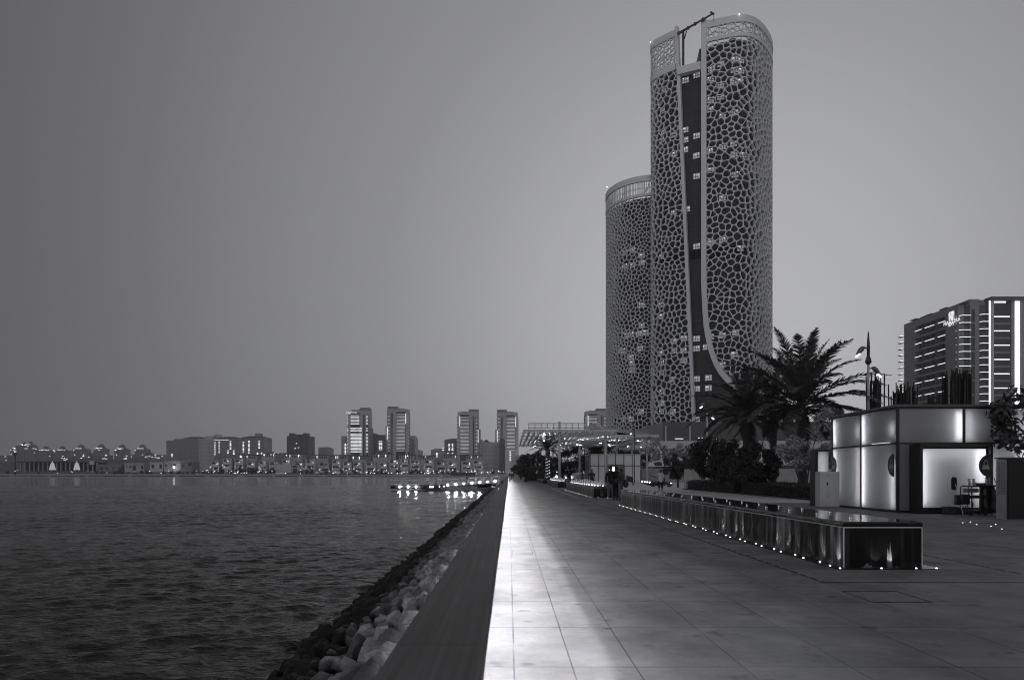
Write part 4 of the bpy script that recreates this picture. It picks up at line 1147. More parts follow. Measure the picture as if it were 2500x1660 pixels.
for xx in (tx0 + .1, tx2 - .1):
    for yy in (23.04, 23.36): MB().tube([(xx, yy - .015, .05), (xx, yy + .015, .05)], .05, 12).build('wheel', M_plast, ct)
b = MB(); bx = SX(2200 + 1505 / 7.127, 23.2); 
for k in range(7):
    pass
profile = [(.10, .30), (.30, .25), (.60, .27), (.85, .24), (1.0, .20)]
b.v = []; n_ = 14
for (z, r_) in profile:
    for k in range(n_):
        a = 2 * math.pi * k / n_; rr = r_ * (1 + .08 * math.sin(3 * a + z * 5)); b.v.append((bx + rr * 1.0 * math.cos(a), 23.2 + rr * .8 * math.sin(a), z))
for i in range(len(profile) - 1):
    for k in range(n_): b.f.append((i * n_ + k, i * n_ + (k + 1) % n_, (i + 1) * n_ + (k + 1) % n_, (i + 1) * n_ + k))
b.f.append(tuple(range(n_ - 1, -1, -1)))
b.build('waste_bag', M_bag, ct, smooth=True)
MB().box(bx - .26, bx + .27, 22.98, 23.42, .97, 1.03).build('bag_rim', M_plast, ct, bevel=.015)
MB().tube([(bx + .26, 23.1, 1.0), (bx + .14, 23.1, 1.28)], .012, 6).build('push_handle', M_plast, ct)
MB().box(tx1 + .03, tx1 + .26, 23.08, 23.3, zT + .03, zT + .12).build('cloth_pile', mat('grey_cloths', .07, .8, bump=.01), ct, bevel=.03)
def spray(x, y, z, label, h=.24):
    t = thing('spray_bottle', label, 'spray bottle', (x, y, z), 'spray bottles on the trolley')
    b = MB(); b.tube([(x, y, z), (x, y, z + h * .55), (x, y, z + h * .72), (x, y, z + h * .8)], [.045, .045, .02, .018], 10); b.build('bottle', mat('pale_plastic', .4, .3, var=.05), t, smooth=True)
    b = MB(); b.box(x - .055, x + .03, y - .012, y + .012, z + h * .8, z + h * .92); b.tube([(x - .035, y, z + h * .8), (x - .055, y, z + h * .6)], .006, 5); b.build('trigger_head', mat('dark_plastic', .03, .4), t)
spray(SX(2200 + 1190 / 7.127, 23.2), 23.2, zT + .03, 'left spray bottle of the pair standing on the trolley drawer')
spray(SX(2200 + 1268 / 7.127, 23.2), 23.2, zT + .03, 'right spray bottle of the pair standing on the trolley drawer')
spray(SX(2200 + 1457 / 7.127, 23.2), 23.12, 1.03, 'taller spray bottle alone beside the black half-round sign', .28)
mp_ = thing('dust_mop', 'dust mop leaning head-up with long pale handle by the trolley', 'mop', (15.23, 22.95, 0))
h0 = (SX(2352, 22.9), 22.9, .015); h1 = (SX(2330.5, 23.15), 23.15, SZ(1172, 23.15))
MB().tube([h0, h1], .011, 6).build('handle', mat('pale_handle', .6, .4), mp_)
b = MB(); hx = SX(2329.7, 23.2); b.tube([(hx, 23.2, SZ(1196, 23.2)), (hx, 23.2, SZ(1190, 23.2)), (hx - .005, 23.2, SZ(1170, 23.2)), (hx, 23.2, SZ(1164.5, 23.2))], [.075, .088, .088, .06], 10); b.build('mop_head', mat('mop_fibre', .01, .95, bump=.01, bscale=30), mp_)
wb = thing('mop_bucket', 'small black wringer bucket on a tubular stand left of the trolley', 'bucket', (15.4, 23.0, 0))
b = MB(); c0 = Vector((SX(2200 + 1105 / 7.127, 23.0), 23.0, .52)); b.box(c0.x - .12, c0.x + .12, 22.9, 23.12, .38, .72); b.build('wringer', M_plast, wb, bevel=.02)
b = MB(); c1 = Vector((SX(2200 + 990 / 7.127, 23.0), 23.0, .52)); b.prism([(c1.x - .09, 22.93), (c1.x + .07, 22.93), (c1.x + .07, 23.07), (c1.x - .09, 23.07)], .36, .70)
o = b.build('side_caddy', M_plast, wb, bevel=.015); 
b = MB()
for yy in (22.88, 23.14):
    b.tube([(c0.x - .1, yy, .04), (c0.x - .02, yy, .40)], .012, 6); b.tube([(c0.x + .02, yy, .46), (c0.x + .17, yy, .46), (c0.x + .20, yy, .42), (c0.x + .20, yy, .05)], .012, 6)
b.tube([(c0.x - .24, 22.9, .05), (c0.x + .1, 22.9, .05)], .012, 6); b.tube([(c0.x - .24, 23.1, .05), (c0.x + .1, 23.1, .05)], .012, 6)
b.build('tubular_stand', M_plast, wb)
bk = thing('box', 'low dark open box on the ground at the doorway corner', 'box', (SX(2316, 23.5), 23.5, 0))
b = MB(); xa, xb = SX(2303.5, 23.5), SX(2328, 23.5); b.box(xa, xb, 23.3, 23.6, .01, .26); b.build('body', mat('grey_box', .035, .6), bk, bevel=.01)
MB().box(xa - .01, xb + .01, 23.29, 23.61, .26, .28).build('rim', M_plast, bk)
# little lights set in the paving on the right
for i, (x, y) in enumerate(((2350.5, 1276), (2369, 1274), (2384.6, 1280.5), (2419.5, 1284), (2431, 1280), (2446, 1291))):
    Y = H0 * F / (y - 1157); X = SX(x, Y)
    MB().tube([(X, Y, .001), (X, Y, .008)], .014, 10).build('ground_light', emi('paving_light', 4), label='tiny round light set in the paving before the perforated cabinet', cat='ground light', group='tiny paving lights at the right')

# ================================================================ STREET LAMPS
def lamp_meshes():
    L_ = {}
    b = MB(); b.tube([(0, 0, 0), (0, 0, .6), (0, 0, 8.05)], [.10, .085, .07], 10); L_['pole'] = b
    b = MB(); b.tube([(0, 0, 8.0), (0, 0, 8.15), (0, 0, 8.35), (0, 0, 8.55)], [.075, .19, .15, .075], 10); L_['finial_bulb'] = b
    b = MB(); b.tube([(0, 0, 8.5), (0, 0, 9.1), (0, 0, 9.9), (0, 0, 10.0)], [.085, .095, .035, .01], 8); L_['spear_tip'] = b
    return L_
def street_lamp(name_label, x, y, zs, col, rz=0, lit=1):
    t = thing('street_lamp', name_label, 'street lamp', (x, y, 0), 'two-headed leaf street lamps')
    k = zs / 10.0
    def P(p): c, s_ = math.cos(rz), math.sin(rz); return (x + (p[0] * c - p[1] * s_) * k, y + (p[0] * s_ + p[1] * c) * k, p[2] * k)
    for nm, b in lamp_meshes().items():
        q = MB(); q.v = [P(v) for v in b.v]; q.f = b.f; q.build(nm, col if nm == 'pole' else M_dark, t, smooth=True)
    for sgn, zz in ((-1, 8.95), (1, 7.75)):
        b = MB(); b.tube([P((0, 0, zz)), P((sgn * .25, 0, zz + .06))], .04 * k, 6); b.build('arm', M_dark, t)
        b = MB(); c = [(.20, .08, .05), (.32, .05, .13), (.46, -.08, .15), (.62, -.28, .10), (.72, -.40, .04)]
        b.tube([P((sgn * q[0], 0, zz + q[1])) for q in c], [q[2] * k for q in c], 10); o = b.build('lamp_head', mat('lamp_leaf', .18, .3, metal=.5), t, smooth=True)
        b = MB(); b.tube([P((sgn * .54, -.02, zz - .30)), P((sgn * .76, -.02, zz - .50))], [.075 * k, .04 * k], 8); b.build('light_source', emi('lamp_light', 5), o if False else t)
    return t
street_lamp('near two-headed street lamp with spear tip, behind the glowing kiosk', SX(2120, 38), 38, 9.35, mat('pale_pole', .45, .4, metal=.3))
street_lamp('two-headed street lamp standing between the palms and the towers', SX(1726, 75), 75, 10.2, mat('pale_pole', .45, .4))
street_lamp('slender black street lamp in front of the distant glass kiosk', SX(1548.8, 107), 107, 9.0, M_dark)
# ================================================================ ROD SCREENS behind the kiosk
def rods(x0, x1, y, ztop, n_, label, seed):
    rnd = random.Random(seed); X0, X1 = SX(x0, y), SX(x1, y)
    t = thing('rod_screen', label, 'rod screen', ((X0 + X1) / 2, y, 0), 'dark rod screens behind the kiosk')
    for i in range(n_):
        xx = X0 + (X1 - X0) * (i + rnd.uniform(.1, .9)) / n_; yy = y + rnd.uniform(-.5, .5); h = ztop - rnd.uniform(0, .8)
        MB().tube([(xx, yy, 0), (xx + rnd.uniform(-.1, .1), yy + rnd.uniform(-.1, .1), h)], rnd.uniform(.022, .05), 5).build('rod', M_black, t)
    MB().box(X0, X1, y - .02, y + .02, ztop * .78, ztop * .78 + .05).build('cross_rail', M_black, t)
rods(2125, 2146, 40, SZ(914, 40), 26, 'dense narrow screen of dark vertical rods right of the near street lamp', 1)
rods(2183, 2233, 42, SZ(934, 42), 52, 'wide low screen of dark rods above the kiosk corner', 2)
rods(2313, 2365, 42, SZ(899, 42), 84, 'tall dense screen of dark rods in front of the hotel corner', 3)
rods(2262, 2306, 46, SZ(962, 46), 34, 'shorter screen of dark rods between the two taller ones', 4)

# ================================================================ VEGETATION
M_bark = mat('bark', .06, .9, bump=.02, bscale=8)
M_palmb = mat('palm_bark', .055, .9, var=.4, scale=9, bump=.03, bscale=7)
def leafm(name, v, tl=.25):
    if name in MATS: return MATS[name]
    m = mat(name, v, .5, var=.45, scale=2.5)
    b = m.node_tree.nodes['Principled BSDF']; b.inputs['Transmission Weight'].default_value = 0; b.inputs['Specular IOR Level'].default_value = .35
    return m
M_leaf = leafm('dark_foliage', .045); M_leafp = leafm('palm_fronds', .07); M_leafl = leafm('glossy_leaves', .34)  # pale leaf colour lifted further in place of kiosk light on the leaves
def palm_parts(seed, th, nf=46, fl=4.2, leaf_n=34, droop=1.0, wide=1.0):
    rnd = random.Random(seed)
    tb = MB(); ps = []; rs = []
    for i in range(15):
        z = th * i / 14; ps.append((.06 * math.sin(z * .5 + seed), .05 * math.cos(z * .4), z)); rs.append((.30 if i == 0 else .22) * (1 + .08 * (i % 2)) * (1 if i < 11 else 1 + .12 * (i - 10)))
    tb.tube(ps, rs, 10)
    # old leaf boots
    for i in range(70):
        z = th * (.12 + .88 * rnd.random() ** .8); a = rnd.uniform(0, 6.28); r_ = .23 if z < th * .8 else .30
        tb.tube([(r_ * math.cos(a) * .8, r_ * math.sin(a) * .8, z), (r_ * math.cos(a) * 1.35, r_ * math.sin(a) * 1.35, z + .16)], [.05, .02], 4)
    cb = MB()
    for i in range(nf):
        f = i / nf; az = i * 2.39996 + rnd.uniform(-.2, .2)
        el = R(86 - 92 * f ** 1.05 + rnd.uniform(-7, 7)); L_ = fl * (.82 + .18 * math.sin(f * 3.1)) * rnd.uniform(.88, 1.08)
        pts = []; p = Vector((0, 0, th + .15 + .25 * (1 - f))); n_ = 10; dirh = Vector((math.cos(az), math.sin(az), 0)); e = el
        for k in range(n_ + 1):
            pts.append(p.copy()); e -= (R(5.2) + R(5.5) * (k / n_)) * droop * (1.0 if f > .15 else .55)
            p = p + (dirh * math.cos(e) + Vector((0, 0, math.sin(e)))) * (L_ / n_)
        cb.tube(pts, [.04 * (1 - k / (n_ + 1)) + .006 for k in range(n_ + 1)], 4, caps=False)
        side = dirh.cross(Vector((0, 0, 1))).normalized()
        for k in range(leaf_n):
            tt = .12 + .88 * (k + rnd.random() * .6) / leaf_n; q = tt * n_; a = min(n_ - 1, int(q)); base = pts[a].lerp(pts[a + 1], q - a); tang = (pts[a + 1] - pts[a]).normalized()
            up = side.cross(tang).normalized()
            ll = (.50 * max(0, math.sin(min(1, tt * .98 + .06) * math.pi)) ** .5 + .12) * fl / 4.8
            for sg in (-1, 1):
                d = (side * sg * .70 + tang * .66 + up * rnd.uniform(-.05, .34) + Vector((0, 0, -.12))).normalized()
                wv = tang.cross(d).normalized() * .0 + (tang - d * tang.dot(d)).normalized() * .034
                tip = base + d * ll + Vector((0, 0, -.10 * ll))
                n0 = len(cb.v); cb.v += [tuple(base - wv), tuple(base + wv), tuple(base + d * ll * .55 + wv * .9), tuple(tip), tuple(base + d * ll * .55 - wv * .9)]
                cb.f.append((n0, n0 + 1, n0 + 2, n0 + 3, n0 + 4))
    return tb, cb
def palm(label, x, y, th, seed, rz=0, **k):
    t = thing('palm_tree', label, 'palm tree', (x, y, 0), 'date palms')
    tb, cb = palm_parts(seed, th, **k)
    for nm, b, m in (('trunk', tb, M_palmb), ('crown', cb, M_leafp)):
        c, s_ = math.cos(rz), math.sin(rz)
        b.v = [(x + v[0] * c - v[1] * s_, y + v[0] * s_ + v[1] * c, v[2]) for v in b.v]; b.build(nm, m, t)
    return t
palm('largest date palm, its high feathery crown right of the towers', SX(1957, 42), 42, 5.2, 1, nf=46, fl=5.6, leaf_n=60, droop=.78)
palm('date palm left of the largest, drooping fronds over the tower base', SX(1822, 49), 49, 5.2, 2, rz=1, nf=36, fl=4.6, leaf_n=46, droop=.9)
palm('date palm standing between the two bigger palms', SX(1887, 52), 52, 6.2, 3, rz=2.2, nf=32, fl=4.6, leaf_n=44, droop=.8)
pm_t = palm('small distant date palm with lit trunk, before the lit canopy', SX(1337, 103), 103, 4.9, 5, nf=40, fl=3.7, leaf_n=24, droop=.75)
def wide_leaves(b, f): return b
# string lights winding round the distant palm trunk
b = MB(); px_, py_ = SX(1337, 103), 103
for i in range(60):
    a = i * .9; z = .2 + i * .065; b.ball((px_ + .27 * math.cos(a), py_ + .27 * math.sin(a), z), .028, 4, 3)
b.build('string_lights', emi('string_light', 3), pm_t)

def blob_tree(seed, h, rx, ry, rz_, cz_, nclump, nleaf, ls, trunks=1, trunk_h=None, tr=.12):
    """trunk with limbs, crown of leaf quads gathered in clumps through the crown volume; origin at the foot"""
    rnd = random.Random(seed); tb = MB(); cb = MB(); clumps = []
    for i in range(nclump):
        while True:
            v = Vector((rnd.uniform(-1, 1), rnd.uniform(-1, 1), rnd.uniform(-1, 1)))
            if .25 < v.length < 1: break
        v = v * (v.length ** -.35); c = Vector((v.x * rx, v.y * ry, cz_ + v.z * rz_)); clumps.append((c, rnd.uniform(.2, .36) * (rx + rz_) / 2))
    th = trunk_h or (cz_ - rz_ * .5)
    for k in range(trunks):
        a = rnd.uniform(0, 6.28); bx_ = .15 * math.cos(a) * (trunks > 1); by_ = .15 * math.sin(a) * (trunks > 1)
        tip = Vector((bx_ * 5, by_ * 5, th)); tb.tube([(bx_, by_, 0), (bx_ * 2.2, by_ * 2.2, th * .5), tuple(tip)], [tr * 1.3, tr, tr * .8], 7)
        for c, r_ in clumps[k::trunks]:
            if rnd.random() < .5: mid = tip.lerp(c, .5) + Vector((rnd.uniform(-.1, .1), rnd.uniform(-.1, .1), .08)); tb.tube([tuple(tip), tuple(mid), tuple(c)], [tr * .5, tr * .28, tr * .1], 5)
    for i in range(nleaf):
        c, r_ = clumps[i % len(clumps)]; d = Vector((rnd.gauss(0, 1), rnd.gauss(0, 1), rnd.gauss(0, 1)))
        d.normalize(); p = c + d * r_ * rnd.random() ** .45
        if p.z < .12: p.z = .12
        n1 = (d + Vector((rnd.uniform(-1, 1), rnd.uniform(-1, 1), rnd.uniform(-.3, 1)))).normalized(); a = n1.cross(Vector((rnd.uniform(-1, 1), rnd.uniform(-1, 1), rnd.uniform(-1, 1)))).normalized(); b_ = n1.cross(a)
        s_ = ls * rnd.uniform(.6, 1.3)
        n0 = len(cb.v); cb.v += [tuple(p - a * s_), tuple(p - b_ * s_ * .42), tuple(p + a * s_), tuple(p + b_ * s_ * .42)]; cb.f.append((n0, n0 + 1, n0 + 2, n0 + 3))
    return tb, cb
def tree(name, label, cat, x, y, seed, m=None, group=None, **k):
    t = thing(name, label, cat, (x, y, 0), group); tb, cb = blob_tree(seed, 0, **k)
    for nm, b, mm_ in (('trunk', tb, M_bark), ('crown', cb, m or M_leaf)):
        b.v = [(x + v[0], y + v[1], v[2]) for v in b.v]; b.build(nm, mm_, t)
    return t
tree('tree', 'big dark rounded tree beside the left palm, at the bed of the hedges', 'tree', SX(1750, 56), 56, 11, rx=2.2, ry=2, rz_=1.7, cz_=2.6, nclump=46, nleaf=9000, ls=.13)
tree('tree', 'dark bushy tree under the palms, just left of the paler leafy tree', 'tree', SX(1850, 47), 47, 12, rx=1.7, ry=1.6, rz_=1.3, cz_=2.1, nclump=36, nleaf=6500, ls=.12)
tree('tree', 'dark bush tucked between the rounded tree and the hedge', 'tree', SX(1800, 52), 52, 13, rx=1.6, ry=1.5, rz_=1.1, cz_=1.5, nclump=30, nleaf=5000, ls=.12)
tree('flowering_tree', 'paler glossy-leaved small tree with forked stems just left of the kiosk', 'tree', SX(1965, 38.5), 38.5, 14, m=M_leafl, rx=1.45, ry=1.2, rz_=.85, cz_=2.55, nclump=30, nleaf=3400, ls=.11, trunks=3, tr=.05)
tree('flowering_tree', 'thin spindly young tree rising against the kiosk end, sparse leaves', 'tree', SX(2012, 37), 37, 15, m=M_leafl, rx=.55, ry=.5, rz_=1.5, cz_=3.6, nclump=16, nleaf=420, ls=.10, trunks=2, tr=.03)
tree('tree', 'small round-headed tree with leaning trunk in front of the grey garden wall', 'tree', SX(1655, 70), 70, 16, rx=1.5, ry=1.3, rz_=1.15, cz_=2.2, nclump=30, nleaf=4200, ls=.13, tr=.09)
tree('tree', 'lighter leafy tree between the small round tree and the lattice podium', 'tree', SX(1622, 82), 82, 17, m=M_leafl, rx=2.6, ry=1.5, rz_=1.2, cz_=4.2, nclump=22, nleaf=1500, ls=.17, tr=.09)
tree('tree', 'gnarled dark tree with large leaves over the perforated cabinet', 'tree', 18.75, 23.5, 18, rx=1.95, ry=1.3, rz_=1.45, cz_=3.15, nclump=18, nleaf=1300, ls=.15, tr=.09, trunk_h=1.8)
def hedge(label, x0, x1, y0, y1, z, seed, n_=6000):
    rnd = random.Random(seed); t = thing('hedge', label, 'hedge', ((x0 + x1) / 2, y0, 0), 'clipped dark hedges')
    MB().box(x0 + .1, x1 - .1, y0 + .1, y1 - .1, 0, z - .08).build('branches', M_black, t)
    b = MB()
    for i in range(n_):
        f = rnd.random()
        if f < .4: p = (x0 + rnd.uniform(-.03, .05), rnd.uniform(y0, y1), rnd.uniform(0, z))
        elif f < .8: p = (rnd.uniform(x0, x1), rnd.uniform(y0, y1), z + rnd.uniform(-.06, .05))
        else: p = (rnd.uniform(x0, x1), y0 + rnd.uniform(-.03, .05), rnd.uniform(0, z))
        a = Vector((rnd.gauss(0, 1), rnd.gauss(0, 1), rnd.gauss(0, 1))).normalized(); c = a.cross(Vector((rnd.gauss(0, 1), rnd.gauss(0, 1), 1))).normalized(); P = Vector(p); s_ = .05
        b.poly(P - a * s_, P - c * s_ * .5, P + a * s_, P + c * s_ * .5)
    b.build('foliage', M_leaf, t)
hedge('long clipped dark hedge nearest the kiosk, along the paving', 16.15, 19, 36, 47.5, .78, 1, 9000)
hedge('second clipped dark hedge further along the bed, under the round tree', 16.1, 20, 49, 62, .85, 2, 6000)
bed = MB(); bed.box(16.0, 30, 35.8, 63, 0, .08); bed.build('planting_bed', mat('dark_soil', .03, .9), kind='structure')
random.seed(77)
# background trees behind the pergola and along the promenade
bg_trees = [
 (1285, 150, 2.6, 2.1, 3.2, 'dark tree left of the small palm, at the promenade edge'),
 (1305, 135, 3.0, 2.3, 3.4, 'dense dark tree directly behind the small palm'),
 (1345, 128, 2.6, 1.9, 2.9, 'dark tree between the small palm and the first canopy column'),
 (1272, 175, 2.4, 2.0, 3.0, 'smallest dark tree where the row meets the distant shore'),
 (1392, 140, 3.4, 2.6, 4.0, 'dark tree right of the first canopy column'),
 (1430, 146, 4.2, 3.4, 5.4, 'tall dark tree right behind the tall canopy column'),
 (1465, 150, 4.2, 3.2, 5.0, 'large dark tree between the two tall columns'),
 (1505, 150, 3.6, 2.4, 4.6, 'dark tree rising above the distant glass kiosk'),
 (1540, 155, 4.0, 2.0, 4.6, 'dark tree at the right end of the distant glass kiosk'),
]
for i, (x, y, r_, rz_, cz_, lb) in enumerate(bg_trees):
    tree('tree', lb, 'tree', SX(x, y), y, 60 + i, group='dark trees behind the lit canopy', rx=r_, ry=r_ * .8, rz_=rz_, cz_=cz_, nclump=30, nleaf=3600, ls=.24, tr=.16)
# ================================================================ LIT PERGOLA CANOPY
M_slat = mat('canopy_slats', .62, .5, var=.05)
pg = thing('canopy', 'long lit canopy of white slats over the promenade on slim white columns', 'canopy', (10, 98, 0))
ZC = 7.4
x = 2.1; b = MB()
while x < 15.5:
    b.prism([(x, 98.1), (x + .10, 98.1), (x + .10, 147), (x, 147)], ZC - .35, ZC + .3); x += .78
b.build('slats', M_slat, pg)
MB().box(2.0, 15.6, 97.8, 98.0, ZC + .05, ZC + .36).build('edge_beam', M_silver, pg); MB().box(2.0, 15.6, 147, 147.2, ZC - .05, ZC + .45).build('edge_beam', M_silver, pg)
for yy in (108, 118, 128, 138): MB().box(2.0, 15.6, yy, yy + .2, ZC + .43, ZC + .62).build('cross_beam', M_silver, pg)
b = MB()
zt = ZC + 1.55
b.box(2.9, 11.6, 101, 101.15, zt - .12, zt).box(2.9, 11.6, 101, 101.15, ZC + .75, ZC + .85)
x = 2.9
while x < 11.7: b.box(x - .05, x + .05, 101, 101.15, ZC + .62, zt); x += .92
for k in range(1, 3): b.box(2.9, 11.6, 101.05, 101.12, ZC + .7 + k * .27, ZC + .74 + k * .27)
b.build('upper_truss', M_silver, pg)
def col(xx, yy, z1, r_=.17): MB().tube([(xx, yy, 0), (xx, yy, z1)], r_, 12).build('column', M_silver, pg, smooth=True)
col(SX(1415, 117), 117, ZC); col(SX(1366, 98.4), 98.4, zt); col(SX(1350, 146), 146, ZC); col(SX(1478, 103), 103, ZC)
for (xx, yy) in ((SX(1415, 117), 117),):
    MB().tube([(xx, yy, 6.6), (xx + 1.9, yy, 4.6), (xx + 2.3, yy, 5.0)], .03, 5).build('stay_rod', M_silver, pg)
M_up = emi('canopy_uplight', 250)
def uplight(xx, yy, z, par):
    o = MB().box(xx - .2, xx + .2, yy - .2, yy + .2, z - .12, z).build('uplight', M_dark, par)
    MB().poly((xx - .17, yy - .17, z + .004), (xx + .17, yy - .17, z + .004), (xx + .17, yy + .17, z + .004), (xx - .17, yy + .17, z + .004)).build('lamp_face', M_up, o)
for (xx, yy, z) in ((5.2, 101, 6.3), (8.4, 112, 6.2), (11.8, 113, 6.2), (14.2, 106, 6.2), (9.5, 128, 6.2), (4.5, 120, 6.2), (6.5, 140, 6.2)):
    uplight(xx, yy, z, pg)
for p in ((1409, 1085, 116), (1328, 1060, 101)):
    q = S(*p); MB().ball(q, .13, 8, 6).build('globe_lamp', emi('globe', 12), pg)
pg2 = thing('canopy', 'second lit slatted canopy behind the distant glass kiosk, joining the sloping roof', 'canopy', (22, 112, 0))
b = MB(); x = 15.8
while x < 24.6:
    b.prism([(x, 113.1), (x + .10, 113.1), (x + .10, 150), (x, 150)], ZC - .3, ZC + .3); x += .78
b.build('slats', M_slat, pg2)
MB().box(15.7, 24.8, 112.8, 113, ZC + .1, ZC + .5).build('edge_beams', M_silver, pg2)
b = MB()
for xx in (18, 20.5, 23): b.tube([(xx, 114, 0), (xx, 114, ZC)], .15, 10)
b.build('columns_behind_kiosk', M_silver, pg2)
for (xx, yy) in ((17.5, 118), (20.5, 118), (23.5, 122), (19, 135)): uplight(xx, yy, 6.2, pg2)
# sloping grey roof
rf2 = thing('sloping_roof', 'grey sail-like roof sloping down to the right in front of the lower tower', 'roof', (22, 130, 0))
def S3(x, y, Y): return S(x, y, Y)
def slab(pts, th, name, m, parent):
    b = MB(); n_ = len(pts); b.v = [tuple(p) for p in pts] + [(p[0], p[1], p[2] - th) for p in pts]
    b.f = [tuple(range(n_)), tuple(range(2 * n_ - 1, n_ - 1, -1))] + [(i, (i + 1) % n_, n_ + (i + 1) % n_, n_ + i) for i in range(n_)]
    return b.build(name, m, parent)
M_roofg = mat('grey_roof_membrane', .30, .6, var=.15, scale=.3)
slab([S3(1436, 1041, 118), S3(1472, 1053, 118), S3(1590, 1061, 118), S3(1560, 1053, 150), S3(1470, 1040, 150), S3(1441, 1032, 150)], .35, 'roof_membrane', M_roofg, rf2)
b = MB(); A_, B_ = S3(1456, 1034, 117.5), S3(1478, 1055, 117.5)
b.tube([A_, B_], .35, 6); b.build('ridge_beam', M_silver, rf2)
slab([S3(1500, 1093, 112), S3(1560, 1067, 112), S3(1588, 1062, 112), S3(1588, 1060.5, 125), S3(1505, 1080, 125)], .3, 'lower_wing', M_roofg, rf2)

# ================================================================ DISTANT GLASS KIOSK
k2 = thing('glass_kiosk', 'distant unlit kiosk of grey frosted glass panels behind the jets', 'kiosk', (17, 110, 0))
KA, KB_, KYf, KYb, KH = SX(1441, 110), SX(1564, 110), 110, 117, SZ(1110, 110)
M_pan = mat('grey_frosted_panel', .68, .3, var=.08, scale=.3)
MB().box(KA, KB_, KYf, KYb, .05, KH).build('glass_walls', M_pan, k2)
b = MB()
for k in range(7): xx = KA + (KB_ - KA) * k / 6; b.box(xx - .05, xx + .05, KYf - .08, KYf - .002, 0, KH)
zr = SZ(1137, 110); b.box(KA + .05, KB_ - .05, KYf - .07, KYf - .003, zr - .04, zr + .04)
for k in range(1, 6): yy = KYf + 7 * k / 6; b.box(KA - .08, KA - .002, yy - .04, yy + .04, 0, KH)
b.build('glazing_bars', M_frame, k2)
MB().box(KA - .15, KB_ + .15, KYf - .15, KYb + .15, KH, KH + .12).build('roof', M_silver, k2)
dz = SZ(1134, 109.6); MB().box(SX(1485, 110), SX(1524, 110), KYf - .35, KYf - .09, 0, dz).build('doorway_frame', M_dark, k2)
MB().box(SX(1486.5, 110), SX(1500, 110), KYf - .38, KYf - .355, SZ(1150, 110), SZ(1139, 110)).build('glowing_opening', emi('kiosk_window', 1.3), k2)
MB().box(SX(1505, 110), SX(1522, 110), KYf - .37, KYf - .352, .1, dz - .15).build('door_panel', mat('grey_door', .12, .4), k2)
M_refl = mat('dark_trees_in_roof', .02, .9)
# lit food stalls and shops far under the trees
M_shop = emi('shop_glow', 1.3, .5, 1.5)
for i, (x0, x1, y0, y1, Y, lb) in enumerate(((1340, 1347, 1148, 1168, 160, 'narrow brightly lit stall front just left of the lit column'), (1353, 1366, 1143, 1166, 150, 'widest brightly lit stall front, between the palm trunk and the columns'), (1374, 1384, 1146, 1164, 165, 'small white lit stall with stepped roof right of the columns'), (1392, 1402, 1152, 1164, 170, 'faint lit stall behind the man in a white shirt'), (1302, 1306, 1150, 1162, 190, 'thin lit stall front far down the promenade'), (1286, 1291, 1151, 1163, 200, 'thin lit stall front beyond the figure in black'), (1328, 1333, 1147, 1166, 170, 'thin lit stall front left of the palm trunk'))):
    t = thing('food_stall', lb, 'stall', (SX(x0, Y), Y, 0), 'lit stalls under the trees')
    a, c = S(x0, y1, Y), S(x1, y0, Y)
    MB().box(a[0] - .2, c[0] + .2, Y + .05, Y + 3, 0, c[2] + .3).build('stall_body', M_dark, t)
    MB().box(a[0], c[0], Y - .02, Y + .048, .3, c[2]).build('lit_front', M_shop, t)
    MB().box(a[0] - .3, c[0] + .3, Y - .8, Y + .04, c[2] + .02, c[2] + .12).build('awning', M_silver, t)
# dark planters past the fountains
for i, (x0, x1, Y, lb) in enumerate(((1313, 1347, 128, 'dark planter box with low shrubs right of the figure in black'), (1285, 1312, 140, 'dark planter box farther along the promenade, left of the palm'))):
    t = thing('planter', lb, 'planter', (SX(x0, Y), Y, 0), 'dark planters on the promenade')
    MB().box(SX(x0, Y), SX(x1, Y), Y, Y + 6, 0, .8).build('box', M_black, t)
    rnd = random.Random(i); b = MB()
    for k in range(500):
        P = Vector((rnd.uniform(SX(x0, Y), SX(x1, Y)), rnd.uniform(Y, Y + 2), rnd.uniform(.75, 1.5))); a = Vector((rnd.gauss(0, 1), rnd.gauss(0, 1), rnd.gauss(0, 1))).normalized() * .14; c = a.cross(Vector((rnd.gauss(0, 1), 1, 0))).normalized() * .07
        b.poly(P - a, P - c, P + a, P + c)
    b.build('shrubs', M_leaf, t)
# loungers / playground bench by the boy
t = thing('lounge_chair', 'dark reclining lounge chair on splayed legs before the distant glass kiosk', 'chair', S(1537, 1184, 84))
Y = 84; xL, xR = SX(1529, Y), SX(1546, Y)
slab([(xL, Y, 1.25), (xR, Y, 1.0), (xR + .1, Y + .9, .95), (xL + .1, Y + .9, 1.2)], .1, 'backrest', M_black, t)
slab([(xL, Y, 1.2), (xR, Y, .9), (xR, Y - .02, .45), (xL, Y - .02, .6)], .08, 'seat', M_black, t)
for xx in (xL + .05, xR - .1):
    for yy in (Y, Y + .8): MB().tube([(xx, yy, .6), (xx + .22, yy, 0)], .04, 6).build('leg', M_black, t)
t = thing('bench', 'low dark curved bench edged with small lights, behind the boy in a grey shirt', 'bench', S(1600, 1186, 75))
Y = 75; b = MB(); b.tube([S(1568, 1177, Y), S(1585, 1180, Y), S(1606, 1180, Y), S(1622, 1178, Y), S(1640, 1183, Y - 2)], [.12, .22, .24, .2, .1], 8); b.build('seat', M_black, t)
for xx in (1594, 1634): MB().box(SX(xx - 4, Y), SX(xx + 4, Y), Y - .2, Y + .2, 0, .5).build('foot', M_black, t)
for (xx, yy) in ((1568, 1176), (1574, 1177), (1580, 1177.5), (1586, 1178), (1638, 1181)): MB().ball(S(xx, yy - 1, Y - .3), .07, 6, 4).build('light', emi('bench_light', 7), t)
t = thing('wall_pier', 'pale upright end of a low wall just left of the dark round tree', 'wall', (SX(1676, 66), 66, 0))
